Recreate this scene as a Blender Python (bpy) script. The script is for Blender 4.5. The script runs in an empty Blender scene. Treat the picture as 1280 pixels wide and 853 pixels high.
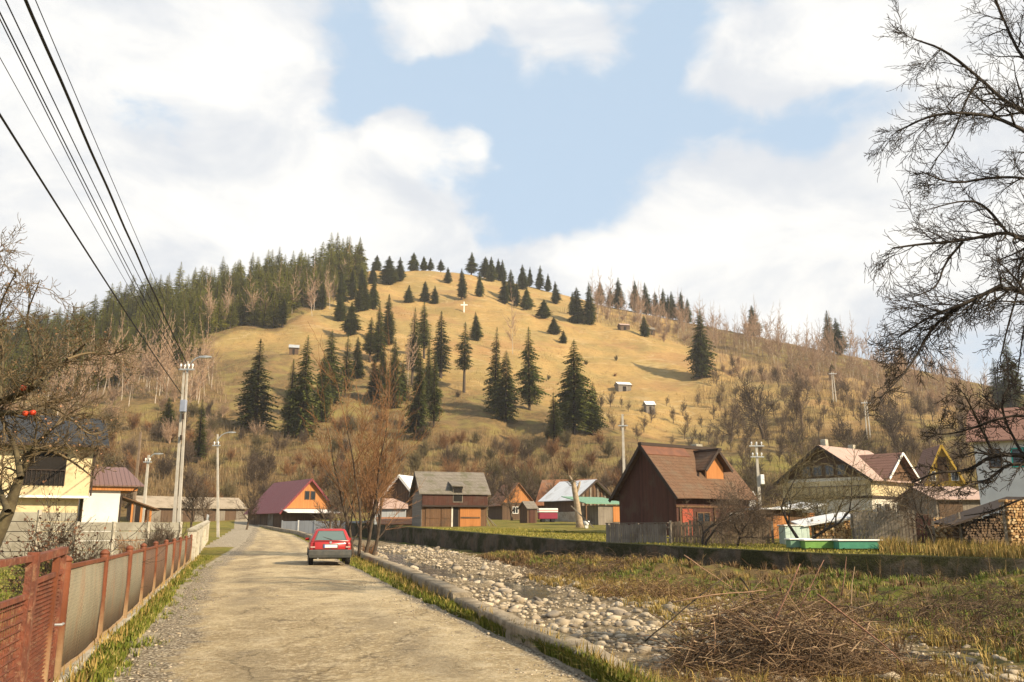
import bpy, bmesh, math, random
import numpy as np
from mathutils import Vector, Matrix

C = bpy.context.scene.collection
R = math.radians

# ------------------------------------------------------------------ camera, sky, sun, exposure
F = 1050.0                      # focal length in photo pixels (1280 wide)
PITCH = R(12.43)
CAMZ = 1.6
cam = bpy.data.cameras.new('camera')
cam.sensor_width = 36
cam.lens = F / 1280 * 36
cam.clip_start = 0.1
cam.clip_end = 20000
camo = bpy.data.objects.new('camera', cam)
C.objects.link(camo)
camo.location = (0, 0, CAMZ)
camo.rotation_euler = (R(90) + PITCH, 0, 0)
bpy.context.scene.camera = camo
CP, SP = math.cos(PITCH), math.sin(PITCH)


def ray(u, v):
    a = (u - 640) / F
    b = (426.5 - v) / F
    return a, CP - b * SP, SP + b * CP


def at(u, v, Y):                # world point seen at photo pixel u,v at depth Y
    x, y, z = ray(u, v)
    t = Y / y
    return Vector((x * t, Y, CAMZ + z * t))


SUN_EL, SUN_AZ = R(31), R(122)   # azimuth measured from +Y towards +X
sc = bpy.context.scene
sc.view_settings.view_transform = 'Standard'
sc.view_settings.look = 'None'
sc.view_settings.gamma = 1
sc.view_settings.use_curve_mapping = False
sc.view_settings.exposure = 0.80
sc.cycles.max_bounces = 5
sc.cycles.diffuse_bounces = 3
sc.cycles.use_denoising = True

sl = bpy.data.lights.new('sun', 'SUN')
sl.energy = 5.0
sl.angle = R(0.6)
sl.color = (1.0, 0.84, 0.60)
so = bpy.data.objects.new('sun', sl)
C.objects.link(so)
sd = Vector((math.sin(SUN_AZ) * math.cos(SUN_EL), math.cos(SUN_AZ) * math.cos(SUN_EL), math.sin(SUN_EL)))
so.rotation_euler = sd.to_track_quat('Z', 'Y').to_euler()


class NT:
    """small node-tree helper"""
    def __init__(s, tree):
        s.t = tree
        s.n = tree.nodes
        s.l = tree.links

    def new(s, typ, **kw):
        n = s.n.new(typ)
        for k, v in kw.items():
            setattr(n, k, v)
        return n

    def put(s, sock, v):
        if hasattr(v, 'default_value') or isinstance(v, bpy.types.NodeSocket):
            s.l.new(v, sock)
        elif isinstance(v, (tuple, list)) and len(v) == 3 and sock.type == 'RGBA':
            sock.default_value = (*v, 1)
        else:
            sock.default_value = v

    def math(s, op, a, b=0.0, c=0.0, clamp=False):
        n = s.new('ShaderNodeMath', operation=op, use_clamp=clamp)
        s.put(n.inputs[0], a)
        s.put(n.inputs[1], b)
        if op in ('MULTIPLY_ADD', 'SMOOTH_MAX', 'SMOOTH_MIN'):
            s.put(n.inputs[2], c)
        return n.outputs[0]

    def vmath(s, op, a, b=(0, 0, 0)):
        n = s.new('ShaderNodeVectorMath', operation=op)
        s.put(n.inputs[0], a)
        if op == 'SCALE':
            s.put(n.inputs[3], b)
        else:
            s.put(n.inputs[1], b)
        return n.outputs[1] if op in ('LENGTH', 'DOT_PRODUCT', 'DISTANCE') else n.outputs[0]

    def noise(s, vec, scale=5.0, detail=4.0, rough=0.55, dist=0.0):
        n = s.new('ShaderNodeTexNoise')
        s.put(n.inputs['Vector'], vec)
        n.inputs['Scale'].default_value = scale
        n.inputs['Detail'].default_value = detail
        n.inputs['Roughness'].default_value = rough
        n.inputs['Distortion'].default_value = dist
        return n.outputs[0]

    def mix(s, f, a, b, mode='MIX'):
        n = s.new('ShaderNodeMix', data_type='RGBA', blend_type=mode)
        s.put(n.inputs[0], f)
        s.put(n.inputs[6], a)
        s.put(n.inputs[7], b)
        return n.outputs[2]

    def step(s, v, lo, hi, a=0.0, b=1.0):
        n = s.new('ShaderNodeMapRange', interpolation_type='SMOOTHSTEP')
        s.put(n.inputs[0], v)
        for i, q in enumerate((lo, hi, a, b)):
            s.put(n.inputs[i + 1], q)
        return n.outputs[0]

    def attr(s, name):
        return s.new('ShaderNodeAttribute', attribute_name=name).outputs['Fac']

    def coord(s, k='Object'):
        return s.new('ShaderNodeTexCoord').outputs[k]

    def sep(s, v):
        n = s.new('ShaderNodeSeparateXYZ')
        s.put(n.inputs[0], v)
        return n.outputs

    def comb(s, x, y, z):
        n = s.new('ShaderNodeCombineXYZ')
        for i, q in enumerate((x, y, z)):
            s.put(n.inputs[i], q)
        return n.outputs[0]

    def bump(s, h, strength=0.4, dist=0.05):
        n = s.new('ShaderNodeBump')
        n.inputs['Strength'].default_value = strength
        n.inputs['Distance'].default_value = dist
        s.put(n.inputs['Height'], h)
        return n.outputs[0]


world = bpy.data.worlds.new('World')
sc.world = world
world.use_nodes = True
W = NT(world.node_tree)
W.n.clear()
sky = W.new('ShaderNodeTexSky', sky_type='NISHITA', sun_disc=False)
sky.sun_elevation = SUN_EL
sky.sun_rotation = SUN_AZ
sky.air_density = 1.0
sky.dust_density = 0.6
sky.ozone_density = 1.0
gd = W.coord('Generated')


def skydir(u, v):
    return Vector(ray(u, v)).normalized()


# cloud banks and blue gaps: (direction through u,v; half width, half height in photo px; weight)
BLOBS = [
    (60, 60, 330, 130, .42), (330, 70, 110, 85, .36), (230, 255, 240, 60, .40), (60, 330, 320, 120, .45),
    (370, 235, 180, 50, .34), (480, 190, 85, 36, .46), (590, 186, 40, 30, .46), (560, 25, 120, 38, .44), (715, 62, 60, 42, .30),
    (420, 290, 190, 46, .40), (1010, 60, 150, 62, .42), (960, 235, 150, 66, .34), (1000, 330, 330, 90, .46), (1230, 260, 190, 160, .36),
    (760, 325, 140, 42, .36), (740, 175, 60, 24, .16), (1240, 60, 110, 110, .30),
    (440, 70, 50, 100, -.46), (420, 140, 80, 34, -.30), (640, 135, 150, 60, -.44), (650, 255, 85, 50, -.46), (810, 110, 110, 90, -.42), (740, 230, 95, 50, -.34),
    (205, 170, 70, 46, -.40), (90, 215, 60, 26, -.18), (330, 30, 50, 30, -.20), (1080, 150, 110, 34, -.36), (520, 110, 90, 32, -.40), (845, 20, 40, 60, -.34), (930, 140, 90, 26, -.26)]
warp = W.new('ShaderNodeTexNoise')
W.put(warp.inputs['Vector'], gd)
warp.inputs['Scale'].default_value = 9
warp.inputs['Detail'].default_value = 3
wv = W.vmath('SCALE', W.vmath('SUBTRACT', warp.outputs['Color'], (.5, .5, .5)), .12)
gw = W.vmath('ADD', gd, wv)
tot = None
for (u, v, rx, rz, w) in BLOBS:
    d = skydir(u, v)
    ln = W.vmath('LENGTH', W.vmath('MULTIPLY', W.vmath('SUBTRACT', gw, tuple(d)), (F / rx, F / rx * .6, F / rz)))
    q = W.step(ln, 0.2, 1.35, w * (.80 if w < 0 else 1.0), 0.0)
    tot = q if tot is None else W.math('ADD', tot, q)
gs = W.vmath('MULTIPLY', gd, (1, 1, 1.9))
n1 = W.noise(gs, 4.2, 9, .62, .35)
n2 = W.noise(gs, 17, 9, .66, .5)
cov = W.math('ADD', W.math('ADD', n1, W.math('MULTIPLY', n2, .62)), W.math('SUBTRACT', tot, .17))
mask = W.step(cov, .42, .86)
body = W.step(W.math('ADD', W.noise(gs, 5.5, 6, .6, .4), W.math('MULTIPLY', tot, .25)), .40, .78)
cloud = W.mix(body, (4.45, 4.65, 4.95), (6.3, 6.2, 5.95))
skyc = W.mix(.82, sky.outputs[0], (3.5, 4.4, 5.35))
colr = W.mix(mask, skyc, cloud)
bgn = W.new('ShaderNodeBackground')
W.put(bgn.inputs[0], colr)
bgn.inputs[1].default_value = 0.1
W.l.new(bgn.outputs[0], W.new('ShaderNodeOutputWorld').inputs[0])


# ------------------------------------------------------------------ materials
def mat(name, base, var=None, scale=3.0, rough=0.85, metal=0.0, bump=0.0, bscale=None, coord='Object', rnd=0.0, spec=0.3, fine=None, thin=0.0):
    m = bpy.data.materials.new(name)
    m.use_nodes = True
    t = NT(m.node_tree)
    b = t.n['Principled BSDF']
    co = t.coord(coord)
    if var:
        f = t.step(t.noise(co, scale, 6, .62), .36, .64)
        col = t.mix(f, base, var)
    else:
        col = t.mix(t.noise(co, scale, 4), tuple(c * .85 for c in base), tuple(c * 1.12 for c in base))
    if fine:
        col = t.mix(t.step(t.noise(co, fine[0], 5, .65), .5, .72), col, fine[1])
    if rnd:
        oi = t.new('ShaderNodeObjectInfo')
        k = t.math('MULTIPLY_ADD', oi.outputs['Random'], rnd * 2, 1 - rnd)
        col = t.mix(1.0, col, t.comb(k, k, k), 'MULTIPLY')
    t.put(b.inputs['Base Color'], col)
    b.inputs['Roughness'].default_value = rough
    b.inputs['Metallic'].default_value = metal
    b.inputs['Specular IOR Level'].default_value = spec
    if bump:
        t.put(b.inputs['Normal'], t.bump(t.noise(co, bscale or scale * 6, 5, .65), .8, bump))
    if thin:                     # light passes through leaves and needles
        tr = t.new('ShaderNodeBsdfTranslucent')
        t.put(tr.inputs[0], col)
        mx = t.new('ShaderNodeMixShader')
        mx.inputs[0].default_value = thin
        t.l.new(b.outputs[0], mx.inputs[1])
        t.l.new(tr.outputs[0], mx.inputs[2])
        t.l.new(mx.outputs[0], t.n['Material Output'].inputs[0])
    return m


def mat_boards(name, base, var, width=0.16, axis='h', rough=0.9, gap=.35, rows=None, metal=0.0, wear=None, grain=(14, 14, 1.2), bump=.012):
    """boards, tiles or corrugations: bands across x+y ('h'), along z ('z') or y ('y') or x ('x') of the object, each band its own tone"""
    m = bpy.data.materials.new(name)
    m.use_nodes = True
    t = NT(m.node_tree)
    b = t.n['Principled BSDF']
    co = t.coord('Object')
    x, y, z = t.sep(co)
    k = {'h': t.math('ADD', x, y), 'z': z, 'x': x, 'y': y}[axis]
    k = t.math('DIVIDE', k, width)
    fl = t.math('FLOOR', k)
    fr = t.math('FRACT', k)
    seed = fl
    edge = t.math('MULTIPLY', t.step(fr, 0.0, .09), t.step(fr, 1.0, .91))
    hgt = edge
    if rows:
        kz = t.math('DIVIDE', z, rows)
        seed = t.math('MULTIPLY_ADD', t.math('FLOOR', kz), 17.3, fl)
        er = t.step(t.math('FRACT', kz), 0.0, .16)
        edge = t.math('MULTIPLY', edge, er)
        hgt = t.math('ADD', t.math('MULTIPLY', edge, .5), t.math('SUBTRACT', 1.0, t.math('FRACT', kz)))
    wn = t.new('ShaderNodeTexWhiteNoise', noise_dimensions='1D')
    t.put(wn.inputs['W'], seed)
    g = t.noise(t.vmath('MULTIPLY', co, grain), 1.0, 5, .65)
    f = t.math('ADD', t.math('MULTIPLY', wn.outputs[0], .55), t.math('MULTIPLY', t.step(g, .3, .7), .5), clamp=True)
    col = t.mix(f, base, var)
    if wear:
        col = t.mix(t.step(t.noise(co, .8, 6, .65), .48, .7), col, wear)
    col = t.mix(t.math('MULTIPLY', t.math('SUBTRACT', 1.0, edge), gap), col, tuple(c * .22 for c in base))
    t.put(b.inputs['Base Color'], col)
    b.inputs['Roughness'].default_value = rough
    b.inputs['Metallic'].default_value = metal
    b.inputs['Specular IOR Level'].default_value = .3
    t.put(b.inputs['Normal'], t.bump(t.math('ADD', hgt, t.math('MULTIPLY', g, .4)), .9, bump))
    return m


def mat_glass(name, base=(.02, .025, .03), rough=.08):
    m = bpy.data.materials.new(name)
    m.use_nodes = True
    b = m.node_tree.nodes['Principled BSDF']
    b.inputs['Base Color'].default_value = (*base, 1)
    b.inputs['Roughness'].default_value = rough
    b.inputs['Specular IOR Level'].default_value = .7
    return m


# ------------------------------------------------------------------ mesh helpers
class MB:
    def __init__(s):
        s.v = []
        s.f = []
        s.mi = []
        s.cur = 0

    def add(s, vs, fs):
        o = len(s.v)
        s.v += [tuple(p) for p in vs]
        s.f += [tuple(i + o for i in f) for f in fs]
        s.mi += [s.cur] * len(fs)
        return s

    def box(s, lo, hi, rz=0.0, bev=0.0):
        x0, y0, z0 = lo
        x1, y1, z1 = hi
        if bev:
            bx, by = min(bev, (x1 - x0) * .4), min(bev, (y1 - y0) * .4)
            pts = [(x0 + bx, y0), (x1 - bx, y0), (x1, y0 + by), (x1, y1 - by), (x1 - bx, y1), (x0 + bx, y1), (x0, y1 - by), (x0, y0 + by)]
            cx, cy = (x0 + x1) / 2, (y0 + y1) / 2
            kx, ky = 1 - 2 * bx / (x1 - x0), 1 - 2 * by / (y1 - y0)
            bz = min(bev, (z1 - z0) * .4)
            ring = [[(p[0], p[1], z0 + bz) for p in pts], [(p[0], p[1], z1 - bz) for p in pts]]
            cap = [[(cx + (p[0] - cx) * kx, cy + (p[1] - cy) * ky, q) for p in pts] for q in (z0, z1)]
            return s.loft([cap[0], ring[0], ring[1], cap[1]])
        vs = [(x0, y0, z0), (x1, y0, z0), (x1, y1, z0), (x0, y1, z0), (x0, y0, z1), (x1, y0, z1), (x1, y1, z1), (x0, y1, z1)]
        if rz:
            cx, cy = (x0 + x1) / 2, (y0 + y1) / 2
            c, n = math.cos(rz), math.sin(rz)
            vs = [(cx + (p[0] - cx) * c - (p[1] - cy) * n, cy + (p[0] - cx) * n + (p[1] - cy) * c, p[2]) for p in vs]
        return s.add(vs, [(0, 3, 2, 1), (4, 5, 6, 7), (0, 1, 5, 4), (1, 2, 6, 5), (2, 3, 7, 6), (3, 0, 4, 7)])

    def loft(s, rings, close=True, caps=True):
        n = len(rings[0])
        vs = [p for r in rings for p in r]
        fs = []
        for i in range(len(rings) - 1):
            for j in range(n if close else n - 1):
                k = (j + 1) % n
                fs.append((i * n + j, i * n + k, (i + 1) * n + k, (i + 1) * n + j))
        if caps:
            fs.append(tuple(range(n))[::-1])
            fs.append(tuple((len(rings) - 1) * n + j for j in range(n)))
        return s.add(vs, fs)

    def prism(s, poly, d):
        """poly: 3D polygon; extruded by vector d"""
        d = Vector(d)
        a = [Vector(p) for p in poly]
        return s.loft([a, [p + d for p in a]])

    def bar(s, a, b, w, h=None):
        """rectangular bar between two points"""
        a, b = Vector(a), Vector(b)
        d = (b - a).normalized()
        up = Vector((0, 0, 1)) if abs(d.z) < .95 else Vector((0, 1, 0))
        x = d.cross(up).normalized() * w / 2
        y = x.cross(d).normalized() * (h or w) / 2
        return s.loft([[p - x - y, p + x - y, p + x + y, p - x + y] for p in (a, b)])

    def tube(s, pts, r, n=6, caps=True):
        pts = [Vector(p) for p in pts]
        rs = r if isinstance(r, (list, tuple)) else [r] * len(pts)
        rings = []
        for i, p in enumerate(pts):
            d = (pts[min(i + 1, len(pts) - 1)] - pts[max(i - 1, 0)]).normalized()
            up = Vector((0, 0, 1)) if abs(d.z) < .9 else Vector((1, 0, 0))
            x = d.cross(up).normalized()
            y = x.cross(d)
            rings.append([p + (x * math.cos(2 * math.pi * k / n) + y * math.sin(2 * math.pi * k / n)) * rs[i] for k in range(n)])
        return s.loft(rings, True, caps)

    def disc(s, c, axis, r, w, n=20):
        c, axis = Vector(c), Vector(axis).normalized()
        return s.tube([c - axis * w / 2, c + axis * w / 2], r, n)

    def build(s, name, mats, parent=None, smooth=False):
        me = bpy.data.meshes.new(name)
        me.from_pydata(s.v, [], s.f)
        for m in (mats if isinstance(mats, (list, tuple)) else [mats]):
            me.materials.append(m)
        if any(s.mi):
            me.polygons.foreach_set('material_index', s.mi)
        bm = bmesh.new()
        bm.from_mesh(me)
        bmesh.ops.recalc_face_normals(bm, faces=bm.faces)
        bm.to_mesh(me)
        bm.free()
        if smooth:
            me.polygons.foreach_set('use_smooth', [True] * len(me.polygons))
        return link(name, me, parent)


def link(name, me, parent=None, loc=None):
    o = bpy.data.objects.new(name, me)
    C.objects.link(o)
    if parent:
        o.parent = parent
    if loc is not None:
        o.location = loc
    return o


def np_mesh(name, v, faces, mats, smooth=False, mi=None):
    """v: n x 3; faces: m x k with one k (3 or 4)"""
    v = np.ascontiguousarray(v, dtype=np.float32)
    faces = np.ascontiguousarray(faces, dtype=np.int32)
    me = bpy.data.meshes.new(name)
    k = faces.shape[1]
    me.vertices.add(len(v))
    me.vertices.foreach_set('co', v.ravel())
    me.loops.add(faces.size)
    me.loops.foreach_set('vertex_index', faces.ravel())
    me.polygons.add(len(faces))
    me.polygons.foreach_set('loop_start', np.arange(0, faces.size, k, dtype=np.int32))
    for m in (mats if isinstance(mats, (list, tuple)) else [mats]):
        me.materials.append(m)
    if mi is not None:
        me.polygons.foreach_set('material_index', np.ascontiguousarray(mi, dtype=np.int32))
    if smooth:
        me.polygons.foreach_set('use_smooth', np.ones(len(faces), dtype=bool))
    me.update(calc_edges=True)
    return me


def tag(o, label=None, cat=None, group=None, kind=None):
    if label:
        o['label'] = label
    if cat:
        o['category'] = cat
    if group:
        o['group'] = group
    if kind:
        o['kind'] = kind
    return o


def thing(name, loc, label, cat, rz=0.0, group=None):
    o = bpy.data.objects.new(name, None)
    C.objects.link(o)
    o.location = loc
    o.rotation_euler = (0, 0, rz)
    o.empty_display_size = .3
    return tag(o, label, cat, group)


def dup(root, loc, rz=0.0, scale=None, label=None, group=None):
    r = root.copy()
    C.objects.link(r)
    r.location = loc
    r.rotation_euler = (0, 0, rz)
    if scale is not None:
        r.scale = scale
    if label:
        r['label'] = label
    if group:
        r['group'] = group
    for ch in root.children:
        c = ch.copy()
        C.objects.link(c)
        c.parent = r
        for g in ch.children:
            e = g.copy()
            C.objects.link(e)
            e.parent = c
    return r


def segs_mesh(name, segs, mats, smooth=True):
    """segs: list of (p0, p1, r0, r1); thin ones get three sides, thick ones six"""
    if not segs:
        return np_mesh(name, np.zeros((0, 3)), np.zeros((0, 4), int), mats)
    P0 = np.array([s[0] for s in segs], float)
    P1 = np.array([s[1] for s in segs], float)
    R0 = np.array([s[2] for s in segs], float)
    R1 = np.array([s[3] for s in segs], float)
    big = R0 > np.max(R0) * .28
    V, Fc, off = [], [], 0
    for sel, n in ((big, 7), (~big, 3)):
        if not sel.any():
            continue
        p0, p1, r0, r1 = P0[sel], P1[sel], R0[sel], R1[sel]
        d = p1 - p0
        d /= np.maximum(np.linalg.norm(d, axis=1, keepdims=True), 1e-9)
        up = np.where(np.abs(d[:, 2:3]) < .9, np.array([[0, 0, 1.]]), np.array([[1., 0, 0]]))
        x = np.cross(d, up)
        x /= np.linalg.norm(x, axis=1, keepdims=True)
        y = np.cross(x, d)
        m = len(p0)
        rings = []
        for (p, r) in ((p0, r0), (p1, r1)):
            for k in range(n):
                a = 2 * math.pi * k / n
                rings.append(p + (x * math.cos(a) + y * math.sin(a)) * r[:, None])
        vv = np.stack(rings, 1).reshape(-1, 3)
        base = np.arange(m)[:, None] * (2 * n) + off
        ff = np.stack([np.concatenate([base + k, base + (k + 1) % n, base + n + (k + 1) % n, base + n + k], 1) for k in range(n)], 1).reshape(-1, 4)
        V.append(vv)
        Fc.append(ff)
        off += len(vv)
    return np_mesh(name, np.concatenate(V), np.concatenate(Fc), mats, smooth)


# ------------------------------------------------------------------ noise and terrain
def vnoise(x, y, seed=0):
    x, y = np.asarray(x, float), np.asarray(y, float)
    xi, yi = np.floor(x).astype(np.int64), np.floor(y).astype(np.int64)
    fx, fy = x - xi, y - yi
    fx, fy = fx * fx * (3 - 2 * fx), fy * fy * (3 - 2 * fy)

    def h(i, j):
        n = (i * 374761393 + j * 668265263 + seed * 974634777) & 0xffffffff
        n = ((n ^ (n >> 13)) * 1274126177) & 0xffffffff
        return ((n ^ (n >> 16)) & 0xffff) / 65535.0
    a, b, c, d = h(xi, yi), h(xi + 1, yi), h(xi, yi + 1), h(xi + 1, yi + 1)
    return (a * (1 - fx) + b * fx) * (1 - fy) + (c * (1 - fx) + d * fx) * fy


def fbm(x, y, seed=0, oct=4):
    s, a, t = 0, 1.0, 0
    for i in range(oct):
        s = s + a * vnoise(np.asarray(x) * 2 ** i, np.asarray(y) * 2 ** i, seed + i)
        t += a
        a *= .5
    return s / t


def sstep(x, a, b):
    t = np.clip((np.asarray(x, float) - a) / (b - a), 0, 1)
    return t * t * (3 - 2 * t)


def zr(Y):                       # road and its side of the valley
    return .02 * np.maximum(0, np.asarray(Y, float) - 40)


def zp(Y):                       # ground of the far bank, above the retaining wall
    return .33 + .0265 * (np.maximum(np.asarray(Y, float), 12) - 33)


def zb(Y):                       # stream bed
    return np.interp(Y, [0, 25, 33, 74, 100, 140], [-1.0, -.95, -.85, .06, .75, 1.9])


def hit(u, v, zf, dz=0.0):
    """where the ray through photo pixel u,v meets the surface z = zf(Y) + dz"""
    x, y, z = ray(u, v)
    Y = np.geomspace(3, 260, 6000)
    h = CAMZ + z / y * Y - zf(Y) - dz
    i = int(np.argmax(h <= 0)) if (h <= 0).any() else len(Y) - 1
    return (x / y * Y[i], Y[i])


def poly_xy(pts):                # -> arrays sorted by Y
    pts = sorted(pts, key=lambda p: p[1])
    return np.array([p[1] for p in pts]), np.array([p[0] for p in pts])


KP = [hit(*p, zr, .34) for p in [(850, 848), (790, 826), (700, 790), (640, 770), (560, 736), (500, 709), (450, 690), (410, 677)]]
KP = [(2.6, -6), (1.9, 3.0)] + KP + [(KP[-1][0] - 8.5, KP[-1][1] + 26), (KP[-1][0] - 24, KP[-1][1] + 64)]
KY, KX = poly_xy(KP)
WALLY = [(1280, 33.5), (1000, 37.5), (850, 42.5), (700, 50.5), (600, 61), (510, 76)]
WP = [(ray(u, 690)[0] / ray(u, 690)[1] * Y, Y) for u, Y in WALLY]
WP = [(60, 12), (WP[0][0] + 12, WP[0][1] - 6)] + WP + [(WP[-1][0] - 7, 90), (WP[-1][0] - 34, 140)]
WY, WX = poly_xy(WP)


def xK(Y):
    return np.interp(Y, KY, KX)


def xW(Y):
    return np.interp(Y, WY, WX)


RR = [hit(u, v, zr) for u, v in [(740, 853), (660, 812), (560, 768), (500, 741), (440, 709), (405, 690)]]
RR = [(2.2, -8), (1.35, 6)] + RR + [(xK(80) - .5, 80), (xK(110) - .5, 110), (xK(138) - .5, 138)]
RL = [hit(u, v, zr) for u, v in [(150, 853), (198, 800), (228, 750), (252, 712)]]
RL = [(-2.9, -8), (-3.4, 6)] + RL + [(-18.5, 60), (-30, 100), (-42, 138)]
RRY, RRX = poly_xy(RR)
RLY, RLX = poly_xy(RL)


def xR(Y):
    return np.interp(Y, RRY, RRX)


def xL(Y):
    return np.interp(Y, RLY, RLX)


SKYL = [(-300, 470), (-150, 455), (0, 440), (60, 424), (100, 410), (150, 394), (200, 380), (250, 368), (300, 357), (350, 349), (400, 342), (450, 338), (480, 338), (540, 338),
        (590, 343), (640, 353), (700, 367), (760, 383), (820, 395), (870, 405), (930, 417), (1000, 432), (1100, 452), (1200, 474), (1280, 492), (1400, 515), (1600, 560)]
_d = [ray(u, v) for u, v in SKYL]
AZS = np.array([math.atan2(x, y) for x, y, z in _d])
MS = np.array([z / math.hypot(x, y) for x, y, z in _d])
AZR = np.array([R(q) for q in (-60, -30, -10, 0, 12, 22, 32, 60)])
R1S = np.array([430, 450, 500, 520, 500, 450, 400, 380.])
R0, M0 = 132.0, .0074


def m1(a):
    return np.interp(a, AZS, MS)


def r1(a):
    return np.interp(a, AZR, R1S)


def hill_z(x, y):
    a, r = np.arctan2(x, y), np.hypot(x, y)
    q = r1(a)
    s = np.clip((r - R0) / (q - R0), 0, 1)
    z = CAMZ + np.minimum(r, q) * (M0 + (m1(a) - M0) * s * (1.6 - .6 * s))
    z = np.where(r > q, np.maximum(z - .32 * (r - q), 0), z)
    bumps = (fbm(x / 60, y / 60, 3) - .5) * 10 + (fbm(x / 14, y / 14, 8) - .5) * 4.0 + (fbm(x / 4, y / 4, 9) - .5) * .9
    return z + bumps * sstep(r, 150, 230) * sstep(q - r, 0, 60)


def tstone(Y):                   # share of the channel that is bare stones
    return np.interp(Y, [10, 15, 21, 31, 40, 55, 70], [.10, .17, .24, .36, .54, .80, .9])


def twater(Y):                   # where the water runs, as a share of the channel
    return np.interp(Y, [14, 22, 30, 40, 50, 60, 75, 95], [.10, .15, .22, .30, .30, .42, .48, .5]) + .035 * np.sin(np.asarray(Y, float) * .55)


def ground(x, y):
    x, y = np.asarray(x, float), np.asarray(y, float)
    k, w = xK(y), xW(y)
    lo = zr(y)
    lo = np.where((x < xR(y)) & (x > xL(y)), lo - .05, lo + (fbm(x * 1.3, y * 1.3, 5) - .5) * .10)
    # stream channel: stony bed, then a rough grassy bank up to the wall foot
    t = np.clip((x - k) / np.maximum(w - k, .5), 0, 1)
    th = tstone(y)
    bank = sstep(t, th, th + .22)
    ch = zb(y) + bank * (.28 + (fbm(x * .42, y * .42, 11) - .35) * 1.5) * sstep(t, 1.03, .8) + (fbm(x * 1.7, y * 1.7, 12) - .5) * .22
    ch = ch - .30 * np.exp(-((t - twater(y)) * (w - k) / .85) ** 2) * sstep(y, 26, 36)
    near = sstep(y, 12.5, 7.5) * .75
    ch = ch + near * sstep(t, .5, .0) * .9
    z = np.where(x > k + .12, lo + (ch - lo) * sstep(x - k, .12, .40), lo)
    pl = zp(y) + (fbm(x * .5, y * .5, 17) - .5) * .12
    dist = (x - w) * .79
    z = np.where(dist > .40, ch + (pl - ch) * sstep(dist, .40, .95), z)
    r = np.hypot(x, y)
    f = sstep(r, 105, 150) * (np.cos(np.arctan2(x, y)) > .35)
    z = z + (hill_z(x, y) - z) * f
    return np.where((y < 3), np.where(x < 3, np.where(x > k, z, lo), z), z)


def gz(x, y):
    return float(ground(np.array([x]), np.array([y]))[0])


def hp(u, v):
    """point of the hill seen at photo pixel u,v"""
    x, y, z = ray(u, v)
    a, m = math.atan2(x, y), z / math.hypot(x, y)
    S = min(max((m - M0) / (float(m1(a)) - M0), 0), .999)
    s = (1.6 - math.sqrt(2.56 - 2.4 * S)) / 1.2
    r = R0 + s * (float(r1(a)) - R0)
    X, Y = r * math.sin(a), r * math.cos(a)
    return Vector((X, Y, gz(X, Y)))


def gp(u, Y):
    """ground point in the column of photo pixel u (at the horizon) at depth Y"""
    x, y, z = ray(u, 650)
    X = x / y * Y
    return Vector((X, Y, gz(X, Y)))


def hp_many(uv):
    uv = np.asarray(uv, float)
    A, B = (uv[:, 0] - 640) / F, (426.5 - uv[:, 1]) / F
    x, y, z = A, CP - B * SP, SP + B * CP
    an, m = np.arctan2(x, y), z / np.hypot(x, y)
    S = np.clip((m - M0) / (m1(an) - M0), 0, .999)
    s = (1.6 - np.sqrt(2.56 - 2.4 * S)) / 1.2
    r = R0 + s * (r1(an) - R0)
    return np.stack([r * np.sin(an), r * np.cos(an), 0 * r], -1)


class Patch:
    """heights of a small piece of ground, read off a fine grid"""
    def __init__(s, x0, x1, y0, y1, n=90):
        s.x0, s.y0, s.dx, s.dy, s.n = x0, y0, (x1 - x0) / n, (y1 - y0) / n, n
        X, Y = np.meshgrid(np.linspace(x0, x1, n + 1), np.linspace(y0, y1, n + 1))
        s.z = ground(X, Y)

    def __call__(s, x, y):
        i = min(max(int((x - s.x0) / s.dx), 0), s.n)
        j = min(max(int((y - s.y0) / s.dy), 0), s.n)
        return float(s.z[j, i])


def px(Y, v=640):                # metres per photo pixel at depth Y
    return Y / F / .98

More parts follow.
